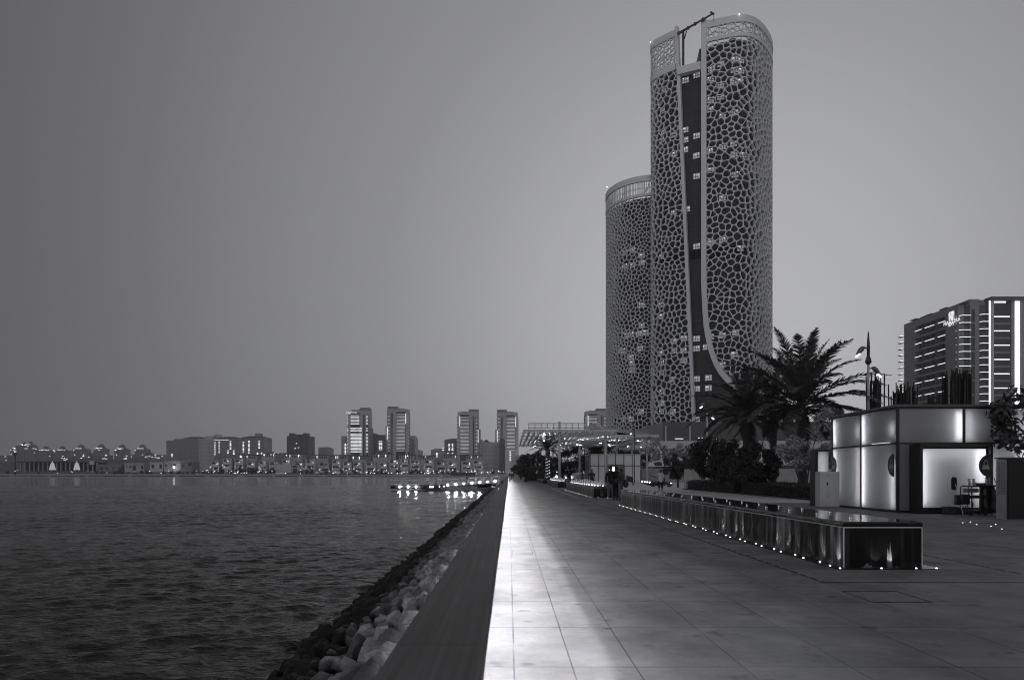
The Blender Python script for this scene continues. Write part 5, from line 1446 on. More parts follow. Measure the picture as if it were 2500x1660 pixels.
MB().box(SX(1673, 66), SX(1690, 66), 66, 66.4, 0, SZ(1145, 66)).build('wall_end', M_conc, t)

# ================================================================ PEOPLE
M_skin = mat('skin', .10, .6, var=.05); M_hair = mat('dark_hair', .008, .6)
M_blk = mat('black_cloth', .008, .9); M_lt = mat('light_trousers', .13, .85); M_gr = mat('grey_tshirt', .5, .9); M_wh = mat('white_shirt', .38, .9); M_drk = mat('dark_cloth', .025, .9)
M_pat = mat('patterned_shirt', .05, .9, var=.8, scale=14); M_shoe = mat('shoes', .02, .6); M_wshoe = mat('white_shoes', .5, .6)
def person(label, x, y, h=1.75, rz=0, top=None, legs=None, shoes=None, pose='stand', seed=0, robe=False, group=None, bag=None, vox=.016, child=False):
    k = h / 1.75; t = thing('person', label, 'person', (x, y, 0), group)
    top = top or M_blk; legs = legs or M_drk; shoes = shoes or M_shoe
    hs = 1.18 if child else 1.0
    A = dict(hip=.92, sh=1.43, lean=0)
    walk = pose == 'walk'
    st = .20 if walk else .04
    LL = [(-.10, 0, .92), (-.105, st * .45, .50), (-.11, st * -1.0 if walk else .0, .08)]
    RL = [(.10, 0, .92), (.105, -st * .5 if walk else .02, .50), (.11, st, .08)]
    if pose == 'apart': LL[2] = (-.17, .02, .08); RL[2] = (.16, -.02, .08)
    la = [(-.19, 0, 1.40), (-.25, -.02, 1.12), (-.235, .08, .88)]; ra = [(.19, 0, 1.40), (.25, -.02, 1.12), (.235, .08, .88)]
    if pose == 'walk': la[2] = (-.24, .16, .90); ra[2] = (.24, -.10, .88)
    if pose == 'reach': la = [(-.19, 0, 1.40), (-.42, .06, 1.24), (-.66, .08, 1.30)]
    if pose == 'bent': la[1:] = [(-.24, .06, 1.13), (-.06, .26, 1.12)]; ra[1:] = [(.24, .04, 1.13), (.02, .25, 1.05)]
    if pose == 'phone': la[1:] = [(-.23, .08, 1.13), (-.05, .26, 1.20)]; ra[1:] = [(.23, .08, 1.13), (.05, .26, 1.18)]
    co, si = math.cos(rz), math.sin(rz)
    def P(p): return (x + (p[0] * co - p[1] * si) * k, y + (p[0] * si + p[1] * co) * k, p[2] * k)
    def T_(b, pts, rs, n=8): b.tube([P(p) for p in pts], [r * k for r in rs], n)
    def B_(b, c, r, n=10, m=8): b.ball(P(c), tuple(q * k for q in (r if hasattr(r, '__len__') else (r, r, r))), n, m)
    hd = 1.62
    b = MB()
    B_(b, (0, .01, hd + .02), (.078 * hs, .092 * hs, .112 * hs), 14, 10); B_(b, (0, .05, hd - .055), (.052 * hs, .05 * hs, .05 * hs))
    T_(b, [(0, .095 * hs, hd + .02), (0, .115 * hs, hd - .02), (0, .095 * hs, hd - .025)], [.010, .016, .012], 6)     # nose
    for s_ in (-1, 1): B_(b, (s_ * .08 * hs, 0, hd), (.014, .022, .032), 6, 5)                                   # ears
    B_(b, (0, .092 * hs, hd - .062), (.022, .010, .008), 6, 4)
    T_(b, [(0, -.005, 1.38), (0, .0, 1.56)], [.062, .055], 10)
    for z, rx_, ry_ in ((.96, .15, .105), (1.08, .132, .095), (1.2, .145, .105), (1.32, .168, .112), (1.40, .155, .09)): B_(b, (0, 0, z), (rx_, ry_, .10), 14, 8)
    for arm in (la, ra):
        T_(b, arm, [.052, .040, .027]); d = (Vector(arm[2]) - Vector(arm[1])).normalized(); w0 = Vector(arm[2]); sd_ = d.cross(Vector((0, 1, .01))).normalized()
        B_(b, tuple(w0 + d * .045), (.034, .022, .05), 8, 6)
        sgn = 1 if arm is la else -1
        for f, ln in enumerate((.065, .078, .072, .055)):
            o_ = w0 + d * .075 + sd_ * ((f - 1.5) * .018); T_(b, [tuple(o_), tuple(o_ + d * ln * .55 + Vector((0, .006, 0))), tuple(o_ + d * ln * .9 + Vector((0, .022, 0)))], [.0105, .0095, .008], 6)
        o_ = w0 + d * .03 - sd_ * .03; T_(b, [tuple(o_), tuple(o_ - sd_ * .022 + d * .03), tuple(o_ - sd_ * .02 + d * .055 + Vector((0, .012, 0)))], [.012, .011, .009], 6)
    for lg in (LL, RL): T_(b, lg, [.085, .055, .040]); f0 = lg[2]; B_(b, (f0[0], f0[1] + .05, .045), (.045, .115, .04))
    body = b.build('body', M_skin, t, smooth=True)
    rm = body.modifiers.new('remesh', 'REMESH'); rm.mode = 'VOXEL'; rm.voxel_size = .0095 if vox < .02 else .02; rm.use_smooth_shade = True
    # hair
    b = MB(); B_(b, (0, -.012, hd + .045), (.087 * hs, .098 * hs, .10 * hs), 12, 8); B_(b, (0, -.04, hd), (.08 * hs, .07 * hs, .09 * hs), 10, 8); b.build('hair', M_hair, t, smooth=True)
    def cloth(b, name, m):
        o = b.build(name, m, t, smooth=True); r_ = o.modifiers.new('remesh', 'REMESH'); r_.mode = 'VOXEL'; r_.voxel_size = vox * k; r_.use_smooth_shade = True; return o
    if robe:
        b = MB(); T_(b, [(0, 0, 1.45), (0, 0, 1.3), (0, .0, .9), (0, 0, .4), (0, 0, .03)], [.10, .20, .22, .27, .33], 14); B_(b, (0, -.01, hd + .03), (.115, .12, .145)); T_(b, [(0, 0, 1.6), (0, 0, 1.4)], [.11, .17], 12)
        for arm in (la, ra): T_(b, arm[:3], [.075, .07, .075])
        cloth(b, 'robe', top)
    else:
        b = MB()
        for z, rx_, ry_ in ((.93, .172, .128), (1.02, .160, .120), (1.14, .155, .118), (1.26, .178, .126), (1.36, .185, .12), (1.42, .14, .09)): B_(b, (0, 0, z), (rx_, ry_, .11), 14, 8)
        B_(b, (0, 0, .88), (.168, .125, .06), 14, 6)
        for arm in (la, ra):
            e_ = Vector(arm[0]).lerp(Vector(arm[1]), .75 if seed % 2 else 1.0)
            if seed % 2: T_(b, [arm[0], tuple(e_)], [.075, .066])
            else: T_(b, [arm[0], arm[1], tuple(Vector(arm[1]).lerp(Vector(arm[2]), .9))], [.074, .060, .045])
        cloth(b, 'shirt', top)
        b = MB(); B_(b, (0, 0, .90), (.160, .118, .10), 14, 8)
        for lg in (LL, RL):
            e_ = Vector(lg[1]).lerp(Vector(lg[2]), .93)
            if legs is M_shorts: e_ = Vector(lg[1]).lerp(Vector(lg[2]), .1)
            T_(b, [lg[0], lg[1], tuple(e_)], [.105, .082, .068])
        cloth(b, 'trousers', legs)
        for lg in (LL, RL):
            f0 = lg[2]; b = MB(); B_(b, (f0[0], f0[1] + .055, .05), (.055, .14, .05)); b.build('shoe', shoes, t, smooth=True)
    if bag:
        bt = thing('bag', bag[0], 'bag', (x, y, 0)); c = P(bag[1]); b = MB(); b.ball(c, tuple(q * k for q in bag[2]), 12, 8); b.build('bag_body', bag[3], bt, smooth=True)
        sh = P((.12, -.1, 1.44)); MB().tube([sh, P((bag[1][0], bag[1][1], bag[1][2] + bag[2][2]))], .012, 5).build('strap', M_blk, bt)
    return t
M_shorts = mat('black_shorts', .008, .9)
PI = math.pi
def PX(xp, Y): return SX(xp, Y)
person('tall man in black long-sleeved top and pale trousers, standing with his back to us', PX(1491, 37.6), 37.6, 1.84, 0, M_blk, M_lt, M_wshoe, 'stand')
person('man in black with dark trousers, between the tall man and the bag carrier', PX(1506, 37.0), 37.2, 1.83, .5, M_blk, M_blk, M_shoe, 'bent')
person('person in patterned dark top and pale trousers carrying a big shoulder bag', PX(1516, 36.4), 36.4, 1.70, .9, M_pat, M_lt, M_shoe, 'bent', bag=('large dark patterned shoulder bag hanging behind the standing group', (.30, -.14, .92), (.15, .13, .24), M_pat))
person('boy in a grey T-shirt and black shorts reaching out his left arm', PX(1613, 48), 48, 1.72, 0, M_gr, M_shorts, M_shoe, 'reach', seed=1)
person('man in dark grey shirt walking towards us before the distant glass kiosk', PX(1445, 60), 60, 1.83, PI, mat('charcoal_shirt', .035, .9), M_drk, M_shoe, 'walk', seed=1)
person('man in a white short-sleeved shirt behind the third fountain', PX(1403, 72), 72, 1.78, .3, M_wh, M_drk, M_shoe, 'apart', seed=1, vox=.02)
person('figure in a long black robe and headcover near the planters', PX(1284, 120), 120, 1.74, .2, M_blk, robe=True, vox=.02)
person('small child in white beside the figure in the black robe', PX(1275.5, 118), 118, 1.0, .1, M_wh, M_wh, M_wshoe, 'stand', seed=1, vox=.02, child=True)
person('man in dark clothes standing left of the tall canopy column', PX(1376, 105), 105, 1.78, .4, M_drk, M_drk, M_shoe, 'stand', vox=.02)
person('dark figure standing between the stalls under the canopy', PX(1390, 118), 118, 1.76, 2.5, M_blk, M_drk, M_shoe, 'walk', vox=.02)
person('man in dim grey shirt standing right of the tall canopy column', PX(1422, 96), 96, 1.78, -.5, mat('mid_grey_shirt', .06, .9), M_drk, M_shoe, 'stand', vox=.02, seed=1)
person('dark standing figure just left of the lit column', PX(1366, 112), 112, 1.70, 0, M_drk, M_drk, M_shoe, 'stand', vox=.02)
person('far walker in black, left one of the pair by the sea wall', PX(1248, 165), 165, 1.76, 0, M_blk, M_blk, M_shoe, 'walk', vox=.02)
person('far walker with pale legs, right one of the pair by the sea wall', PX(1253, 158), 158, 1.76, .2, M_blk, M_lt, M_shoe, 'walk', vox=.02)
person('far dark figure leaning at the sea wall where it meets the shore', PX(1243.8, 190), 190, 1.9, -1.2, M_blk, M_blk, M_shoe, 'bent', vox=.02)
person('dark figure sitting low on the promenade before the farthest planter', PX(1300, 125), 125, 1.55, 1.1, M_drk, M_drk, M_shoe, 'bent', vox=.02)

# ================================================================ PIER WITH LAMPS
pr_ = thing('pier', 'dark jetty with thin white railings and a row of bright lamps along its side', 'pier', (-12, 146, ZW))
YD = 146
xl, xm, xr = SX(957, YD), SX(1062, YD), SX(1236, YD)
zd = SZ(1184, YD); zr_ = SZ(1172, YD)
M_hull = mat('dark_hull', .012, .6)
b = MB(); b.v = []; 
slab([(xl - .3, YD, zd - .25), (xl + .3, YD - .6, zd), (xm, YD - .6, zd), (xm, YD + 3.2, zd), (xl + .3, YD + 3.2, zd), (xl - .3, YD + 2.4, zd - .25)], .5, 'floating_deck', M_hull, pr_)
MB().box(xl + 1.2, xm, YD - .2, YD + 2.8, ZW - .2, zd - .5).build('float', M_hull, pr_)
zrr = .05
slab([(xm, YD - .6, zd), (xr, YD - .6, zrr), (xr, YD + 2.4, zrr), (xm, YD + 2.4, zd)], .45, 'ramp', M_hull, pr_)
b = MB(); n0 = 0
b.v = [(xm, YD - .2, ZW - .2), (xr, YD - .2, ZW - .2), (xr, YD - .2, zrr - .4), (xm, YD - .2, zd - .4), (xm, YD + 2, ZW - .2), (xr, YD + 2, ZW - .2), (xr, YD + 2, zrr - .4), (xm, YD + 2, zd - .4)]
b.f = [(0, 1, 2, 3), (7, 6, 5, 4), (0, 4, 5, 1), (3, 2, 6, 7), (0, 3, 7, 4), (1, 5, 6, 2)]
b.build('support_wall', M_hull, pr_)
slab([S(1165, 1184.5, YD - .8), S(1196, 1178.5, YD - .8), S(1200, 1185, YD - .8), S(1195, 1189.5, YD - .8), S(1166, 1189.5, YD - .8)], .05, 'pale_gangway_side', M_silver, pr_)
M_rail = mat('white_rail', .8, .4)
def zdk(xx): return zd if xx < xm else zd + (zrr - zd) * (xx - xm) / (xr - xm)
def rail(y_, thick):
    xx = xl + .4; prev = None; k = 0; stops = [960, 964, 995, 1018, 1042, 1045, 1063, 1065, 1083, 1085, 1102, 1121, 1122, 1140, 1143, 1160, 1162, 1178, 1181, 1198, 1201, 1220]
    b = MB()
    for s_ in stops: X_ = SX(s_, y_); b.box(X_ - thick, X_ + thick, y_ - thick, y_ + thick, zdk(X_), zdk(X_) + 1.02)
    for a, c in zip(stops, stops[1:]):
        if c - a < 5: continue
        X0_, X1_ = SX(a, y_), SX(c, y_); b.tube([(X0_, y_, zdk(X0_) + 1.0), (X1_, y_, zdk(X1_) + 1.0)], thick, 4); b.tube([(X0_, y_, zdk(X0_) + .15), (X1_, y_, zdk(X1_) + .15)], thick * .8, 4)
    b.build('railing', M_dark if thick < .04 else M_rail, pr_)
rail(YD - .5, .038); rail(YD + 2.6, .085)
M_pl = emi('pier_lamp', 240)
for i, (x, y, r_) in enumerate(((976, 1188, .30), (996, 1188, .30), (1015.5, 1188, .30), (1093, 1184, .26), (1113, 1182, .34), (1132, 1180.6, .22), (1152, 1178.7, .28), (1171, 1177, .28), (1190.5, 1176, .22), (1208.5, 1174, .32))):
    MB().ball(S(x, y, YD - 1.0), (r_ * .55, .12, r_ * .55), 10, 8).build('lamp', M_pl, pr_)
    q = S(x, y, YD - .8); MB().tube([(q[0], YD - .98, q[2]), (q[0], YD - .6, q[2])], .1, 8).build('lamp_bracket', M_dark, pr_)
q = S(1053, 1188.3, YD - .9); MB().box(q[0] - .45, q[0] + .45, YD - .95, YD - .85, q[2] - .16, q[2] + .16).build('lit_panel', emi('pier_panel', 3), pr_)
MB().box(SX(1064, YD), SX(1084, YD), YD - .7, YD - .1, ZW - .2, SZ(1186, YD)).build('mooring_box', M_black, pr_)
for s_ in (1072.5, 1084): q = S(s_, 1187, YD - 1.0); MB().box(q[0] - .05, q[0] + .05, YD - .98, YD - .9, q[2] - .16, q[2] + .16).build('marker_light', emi('marker', 4), pr_)
pq = person('dark figure standing on the jetty by the railing', PX(1140, 147), 147, 1.6, 1.2, M_blk, M_blk, M_shoe, 'stand', vox=.02)
pq.location.z = zdk(PX(1140, 147))

# ================================================================ HOTEL at the right edge
ht = thing('hotel', 'grey hotel block with bright balcony light strips and a glowing vertical band', 'hotel', (215, 315, 0))
YH, XH = 312.0, 205.2
M_hw = mat('hotel_render', .25, .8, var=.06, scale=.05); M_hd = mat('hotel_recess', .02, .4); M_hs = emi('balcony_strip', 1.35); M_hb = emi('bright_band', 1.3)
K = YH / F / 5.6
def hx(zx): return (2200 + zx / 5.6 - 1243) / F * YH
def hz(zy): return H0 + (1157 - (720 + zy / 5.6)) / F * YH
def sideY(zx): return XH * F / (2200 + zx / 5.6 - 1243)        # depth on the left face for a photo column
ZR = 79.0
# side wing: x = XH plane; recess depth 2.5 m
YA, YB = YH, sideY(40)
y185, y280, y320, y455, y500, y605 = [sideY(v) for v in (185, 280, 320, 455, 500, 605)]
RC = 2.6
b = MB()
b.box(XH, XH + RC, YA, y605, 0, ZR).box(XH, XH + RC, y185, YB, 0, ZR)
ztop = hz(285) ; zt0 = H0 + (1157 - (720 + 290 / 5.6)) / F * y605
b.box(XH, XH + RC, y605, y185, zt0, ZR)
b.build('side_wall', M_hw, ht)
MB().box(XH + RC, XH + 30, YA + .02, YB, 0, ZR - .3).build('core', mat('hotel_core', .07, .7), ht)
b = MB(); b.box(XH + .4, XH + RC, y500 + (y455 - y500) * .15, y455 - (y455 - y500) * .2, 0, zt0); b.build('dark_recess', M_hd, ht)
FLs = 3.29
lightz = []
z = H0 + (1157 - (720 + 355 / 5.6)) / F * y605   # first strip
k = 0
slabs = MB()
while z - 2 * FLs * k > 2:
    zz = z - 2 * FLs * k
    for (ya, yb) in ((y605, y500), (y455, y320), (y280, y185)):
        MB().box(XH - .08, XH + .05, ya + .15, yb - .15, zz - .11, zz + .11).build('balcony_light', M_hs, ht)
    slabs.box(XH + .1, XH + RC, y605, y185, zz - FLs - .5, zz - FLs + .5)
    slabs.box(XH + .1, XH + RC, y605, y185, zz + .2, zz + .5)
    k += 1
slabs.build('balcony_slabs', M_hw, ht)
b = MB()
for yy in (y500, y455, y320, y280, (y455 + y320) / 2): b.box(XH + .5, XH + RC, yy - .3, yy + .3, 0, zt0)
b.build('balcony_piers', mat('hotel_dim_wall', .10, .8), ht)
# front face
def fbox(b, zx0, zx1, zy_top, zy_bot, yf, yb_): b.box(hx(zx0), hx(zx1), yf, yb_, hz(zy_bot) if zy_bot else 0, hz(zy_top)); return b
b = MB(); fbox(b, 935, 955, 60, None, YH - .3, YH + 3); fbox(b, 1003, 1062, 60, None, YH - .3, YH + 3); fbox(b, 955, 1003, 60, 195, YH - .2, YH + 3)
fbox(b, 1062, 1180, 60, 255, YH + 1.2, YH + 3)
b.build('front_wall', M_hw, ht)
MB().box(hx(955), hx(1003), YH + .6, YH + .8, 0, hz(195)).build('stair_glazing', M_hd, ht)
b = MB()
for k in range(7): zz = hz(380 + 197 * k); b.box(hx(955), hx(1003), YH - .25, YH + .6, zz - .35, zz + .35)
b.build('spandrels', M_hw, ht)
MB().box(hx(780), hx(935), YH + .3, YH + 2, hz(150), ZR).build('corner_parapet', M_hw, ht)
MB().box(hx(780), hx(935), YH + 2.2, YH + 2.6, 0, hz(150)).build('balcony_back_wall', mat('hotel_back', .07, .6), ht)
MB().box(hx(1062), hx(1180), YH + 2.2, YH + 2.6, 0, hz(255)).build('balcony_back_wall', MATS['hotel_back'], ht)
MB().box(hx(1640), hx(1830), YH + 2.2, YH + 2.6, 0, hz(170)).build('balcony_back_wall', MATS['hotel_back'], ht)
def balcony(zx0, zx1, zy, curved=True):
    z = hz(zy); x0, x1 = hx(zx0), hx(zx1); n_ = 6; pts = []
    c = .9
    if curved: pts = [(x0, YH + 1.6), (x0 + .15, YH + .4), (x0 + 1.4, YH - c), (x1, YH - c), (x1, YH + 2.2), (x0, YH + 2.2)]
    else: pts = [(x0, YH - c), (x1, YH - c), (x1, YH + 2.2), (x0, YH + 2.2)]
    bq = MB().prism(pts, z - .25, z - .02).build('balcony', M_hw, ht)
    lp = [(p[0], p[1]) for p in pts[:-2]]
    MB().tube([(p[0], p[1] - .06, z) for p in lp], .11, 5).build('balcony_light', M_hs, ht)
    MB().tube([(p[0], p[1] + .05, z + .95) for p in lp], .05, 4).build('handrail', M_dark, ht)
for k in range(13): balcony(780, 935, 285 + 98.4 * k)
for k in range(14): balcony(1062, 1180, 270 + 98.4 * k)
for k in range(13): balcony(1632, 1760, 285 + 98.4 * k)
b = MB(); dk = MB()
for k in range(13):
    dk.box(hx(845), hx(885), YH + 2.1, YH + 2.19, hz(285 + 98.4 * k), hz(285 + 98.4 * k) + 2.5); dk.box(hx(1075), hx(1150), YH + 2.1, YH + 2.19, hz(270 + 98.4 * k), hz(270 + 98.4 * k) + 2.4)
dk.box(hx(843), hx(885), YH + .2, YH + .29, hz(245), hz(155)); dk.build('balcony_doors', M_hd, ht)
# glowing frame
M_hf = mat('hotel_frame', .10, .7)
b = MB(); fbox(b, 1170, 1640, 45, 88, YH - 3, YH + 2); fbox(b, 1622, 1640, 88, None, YH - 3, YH + 2); b.build('portal_frame', M_hf, ht)
fbox(MB(), 1197, 1245, 90, None, YH - 1.2, YH + 1.5).build('lit_pier', mat('pale_pier', .55, .6), ht)
fbox(MB(), 1176, 1196, 90, None, YH - 1.3, YH - 1.1).build('glowing_edge', M_hb, ht)
fbox(MB(), 1176, 1196, 90, None, YH - 1.08, YH + 1.2).build('pier_side', M_hf, ht)
fbox(MB(), 1545, 1612, 90, None, YH - .6, YH - .4).build('glowing_band', M_hb, ht)
fbox(MB(), 1500, 1620, 90, None, YH - .39, YH + 1.5).build('band_wall', mat('pale_pier2', .3, .6), ht)
fbox(MB(), 1255, 1420, 92, 112, YH - .6, YH - .4).build('glowing_edge', M_hb, ht)
fbox(MB(), 1250, 1500, 150, 300, YH + 2.0, YH + 2.5).build('loggia_wall', mat('hotel_back', .07), ht)
bay = MB(); fbox(bay, 1250, 1500, 300, None, YH + 2.4, YH + 2.8); bay.build('bay_glazing', M_hd, ht)
dv = MB()
for k in range(12):
    zy = 297 + 97.6 * k
    if k % 2 == 0:
        fbox(MB(), 1258, 1482, zy - 6, zy + 6, YH - .2, YH).build('balcony_light', M_hs, ht)
        fbox(MB(), 1252, 1490, zy + 2, zy + 12, YH + .02, YH + 2.3).build('balcony', M_hw, ht)
    else: fbox(MB(), 1252, 1490, zy - 14, zy + 12, YH - .1, YH + 2.3).build('balcony', M_hw, ht)
fbox(dv, 1355, 1370, 300, None, YH + .8, YH + 2.3).build('bay_divider', mat('hotel_dim_wall', .1), ht)
MB().box(hx(1640), hx(1900), YH + 4, YH + 20, 0, hz(130)).build('rear_wing', M_hw, ht)
MB().box(hx(935), hx(1640), YH + 3, YH + 30, 0, hz(62)).build('main_block', M_hw, ht)
# rooftop shades and lit windows
b = MB()
for (zx, zy) in ((150, 340), (295, 298), (360, 270), (560, 190), (820, 130)):
    Yq = sideY(min(zx, 770)); z_ = H0 + (1157 - (720 + zy / 5.6)) / F * Yq
    b.box(XH + .2, XH + 3.5, Yq - 2.6, Yq + 2.6, z_ - .15, z_ + .15); b.box(XH + .4, XH + .6, Yq - .1, Yq + .1, ZR, z_)
b.build('roof_awnings', M_frame, ht)
lw = MB()
for (zx, zy, w_, h_) in ((975, 725, 20, 60), (980, 825, 30, 60), (985, 910, 20, 40), (1105, 825, 60, 50), (1095, 920, 40, 50), (1100, 1110, 40, 50), (1100, 1215, 60, 55), (1090, 1310, 50, 50), (830, 720, 12, 40), (850, 1210, 20, 50), (985, 1210, 16, 60), (1285, 1225, 20, 50)):
    MB().box(hx(zx - w_ / 2), hx(zx + w_ / 2), YH + .5, YH + .58, hz(zy + h_ / 2), hz(zy - h_ / 2)).build('lit_window', M_win, ht)
# far balcony ends on the left silhouette
for k in range(10):
    zz = H0 + (1157 - (720 + (560 + 85.5 * k) / 5.6)) / F * YB
    MB().box(XH - 1.6, XH - .2, YB + .3, YB + .6, zz - .15, zz + .15).build('balcony_light', M_hs, ht)
    MB().box(XH - 1.6, XH, YB + .1, YB + 3, zz - .5, zz - .2).build('balcony', M_hw, ht)
# sign on the side wall: square emblem and two lines of letters
M_sg = emi('sign_glow', .8)
Yc = sideY(690); zc = H0 + (1157 - (720 + 282 / 5.6)) / F * Yc
b = MB(); s_ = 1.9
b.box(XH - .16, XH - .05, Yc - s_, Yc + s_, zc - s_, zc + s_); b.build('sign_emblem', M_sg, ht)
b = MB()
for i in range(4):
    for j in range(4):
        if (i * 7 + j * 5) % 3 == 1: continue
        yy = Yc - 1.6 + i * 1.06; zz = zc - 1.6 + j * 1.06; b.box(XH - .2, XH - .165, yy - .22, yy + .22, zz - .22, zz + .22)
b.build('emblem_pattern', M_hd, ht)
for (tx, zy, zx, sz) in (('MANTERA', 368, 695, 2.6), ('BAY', 402, 690, 2.3)):
    Yt = sideY(zx); zt_ = H0 + (1157 - (720 + zy / 5.6)) / F * Yt
    text_mesh(tx, 'sign_letters', M_sg, sz, .05, ht, (XH - .12, Yt, zt_), (R(90), 0, R(-90)))
# ================================================================ FAR SKYLINE ACROSS THE WATER
M_b1 = mat('far_tower_wall', .42, .8, var=.06, scale=.02); M_b2 = mat('far_dark_wall', .22, .8, var=.08, scale=.02); M_b3 = mat('far_villa_wall', .52, .8, var=.1, scale=.05)
M_bd = mat('far_dark_bay', .02, .5); M_roofd = mat('far_dark_roof', .05, .7)
M_fl = emi('far_light', 1.8); M_fls = emi('far_soft_light', .24, .35, .05); M_flb = emi('far_bright_strip', .85, .3, .05); M_pt = emi('far_point', 4)
def fb(b, x0, x1, yt, yb, Y, d0=0, d1=10):
    b.box(SX(x0, Y), SX(x1, Y), Y + d0, Y + d1, SZ(yb, Y), SZ(yt, Y)); return b
def twin(ox, mirror, Y, label, bright, top, sign_=None):
    """ox: function mapping tower-local 0..55 px to photo x; tops measured from the photo"""
    t = thing('apartment_tower', label, 'tower', (SX(ox, Y), Y, 0), 'stepped apartment towers across the bay')
    def X(a): return ox + (55 - a if mirror else a) * 1.0
    def bx(b, a, c, yt, yb, d0, d1): x0, x1 = sorted((X(a), X(c))); return fb(b, x0, x1, yt, yb, Y, d0, d1)
    dy = top - 1001
    b = MB(); bx(b, 3, 54, 1001 + dy, 1160, 3, 26); b.build('main_shaft', M_b1, t)
    bx(MB(), 30, 53.5, 994 + dy, 1001.0 + dy, 6, 24).build('roof_plant', M_b2, t)
    bx(MB(), 12, 30, 999.3 + dy, 1001 + dy, 5, 12).build('roof_crane_beam', M_b2, t)
    bx(MB(), 9, 31, 1008 + dy, 1151, 2.2, 2.95).build('balcony_recess', M_bd, t)
    bx(MB(), 40, 43, 1011 + dy, 1130, 2.2, 2.95).build('stair_slot', M_bd, t)
    bx(MB(), 1, 7.5, 1012 + dy, 1151, 4, 20).build('corner_bay', M_bd, t)
    bx(MB(), 46.5, 52, 1012 + dy, 1130, 2.2, 2.95).build('corner_recess', M_bd, t)
    bx(MB(), 31.5, 40, 1040 + dy, 1151, 1.0, 3).build('lower_shaft', M_b1, t)
    bx(MB(), 54, 58, 1043 + dy, 1151, 4, 24).build('side_wing', M_b2, t)
    n = 27; m = M_flb if bright else M_fls
    for k in range(n):
        yy = 1013.5 + dy + k * 3.42
        if yy > 1146: break
        if bright and k in (7, 8, 12): continue
        a1 = 30.5 if yy < 1040 + dy or bright else 30.5
        bx(MB(), 9.5, a1 + (6 if bright and yy > 1044 else 0), yy, yy + 1.35, .6 if yy > 1040 else 1.6, 2.1).build('balcony_strip', m, t)
        if k % 1 == 0:
            bx(MB(), 1.2, 7.2, yy + 1, yy + 2.2, 3.2, 3.9).build('balcony_strip', m if bright else M_fls, t)
            bx(MB(), 47, 51.5, yy + .5, yy + 1.7, 1.6, 2.1).build('balcony_strip', m, t)
    if not bright:
        bx(MB(), 7.4, 9.0, 1012 + dy, 1037 + dy, 1.5, 2.1).build('wall_washer', M_flb, t)
        bx(MB(), 52.3, 54, 1045 + dy, 1076 + dy, 2, 2.9).build('wall_washer', M_flb, t)
    return t
random.seed(31)
t1 = twin(846, False, 1050, 'brightest apartment tower with lit sign at its top, leftmost of the tall ones', True, 1001)
text_mesh('Hilton', 'roof_sign', M_flb, 6.5, .2, t1, (SX(857.8, 1050), 1052.5, SZ(1007.2, 1050)), (R(90), 0, 0))
twin(943, True, 1060, 'second tall apartment tower from the left, roof plant at its left corner', False, 998)
twin(1114, False, 1100, 'third tall apartment tower, plant block on its right, before the ornate block', False, 1005)
twin(1212, True, 1120, 'fourth tall apartment tower, just left of the lit promenade canopy', False, 1006)
twin(1428, False, 1000, 'apartment tower half hidden behind the lattice tower and sloping roof', False, 1003)
def block(label, x0, x1, yt, Y, wins=(), roof=None, m=None, steps=(), yb=1158, depth=40, cols=0, rows=0, lit=0, cat='building', name='apartment_block', group='mid-rise blocks across the bay', bands=True):
    t = thing(name, label, cat, (SX((x0 + x1) / 2, Y), Y, 0), group); m = m or M_b2
    fb(MB(), x0, x1, yt, yb, Y, 0, depth).build('wall', m, t)
    for (a, c, y_) in steps: fb(MB(), a, c, y_, yt + .05, Y, 4, depth - 8).build('roof_storey', m, t)
    if roof == 'hip':
        z0, z1 = SZ(yt, Y), SZ(yt - 4.5, Y); a, c = SX(x0 - .6, Y), SX(x1 + .6, Y); w_ = (c - a) * .28
        b = MB(); b.v = [(a, Y - 1, z0), (c, Y - 1, z0), (c, Y + depth, z0), (a, Y + depth, z0), (a + w_, Y + depth * .3, z1), (c - w_, Y + depth * .3, z1), (c - w_, Y + depth * .7, z1), (a + w_, Y + depth * .7, z1)]
        b.f = [(0, 1, 5, 4), (1, 2, 6, 5), (2, 3, 7, 6), (3, 0, 4, 7), (4, 5, 6, 7), (3, 2, 1, 0)]; b.build('roof', M_roofd, t)
    if roof == 'arch':
        b = MB(); n_ = 8; pts = []
        for k in range(n_ + 1): f = k / n_; pts.append((SX(x0 + (x1 - x0) * f, Y), SZ(yt - 6 * math.sin(math.pi * (.12 + .5 * f)) + 2, Y)))
        b.v = [(p[0], Y + .3, p[1]) for p in pts] + [(pts[-1][0], Y + .3, SZ(yt + 3, Y)), (pts[0][0], Y + .3, SZ(yt + 3, Y))]; m_ = len(b.v); b.v += [(p[0], Y + depth * .8, p[2]) for p in b.v[:m_]]
        b.f = [tuple(range(m_ - 1, -1, -1)), tuple(range(m_, 2 * m_))] + [(i, (i + 1) % m_, m_ + (i + 1) % m_, m_ + i) for i in range(m_)]; b.build('roof', m, t)
    # faint window bays as shallow recess strips
    if bands:
        b = MB(); w_ = x1 - x0; k = 0
        cx = x0 + 1.5
        while cx < x1 - 2:
            yy = yt + 3
            while yy < 1146:
                b.box(SX(cx, Y), SX(cx + .9, Y), Y - .12, Y - .02, SZ(yy + 1.5, Y), SZ(yy, Y)); yy += 3.2
            cx += 2.7
        b.build('windows', mat('far_window', .04, .3), t)
    for (wx, wy, n_, st) in wins:
        for k in range(n_): MB().box(SX(wx, Y), SX(wx + 3.6, Y), Y - .5, Y - .15, SZ(wy + k * st + 1.0, Y), SZ(wy + k * st, Y)).build('lit_window', M_fl, t)
    return t
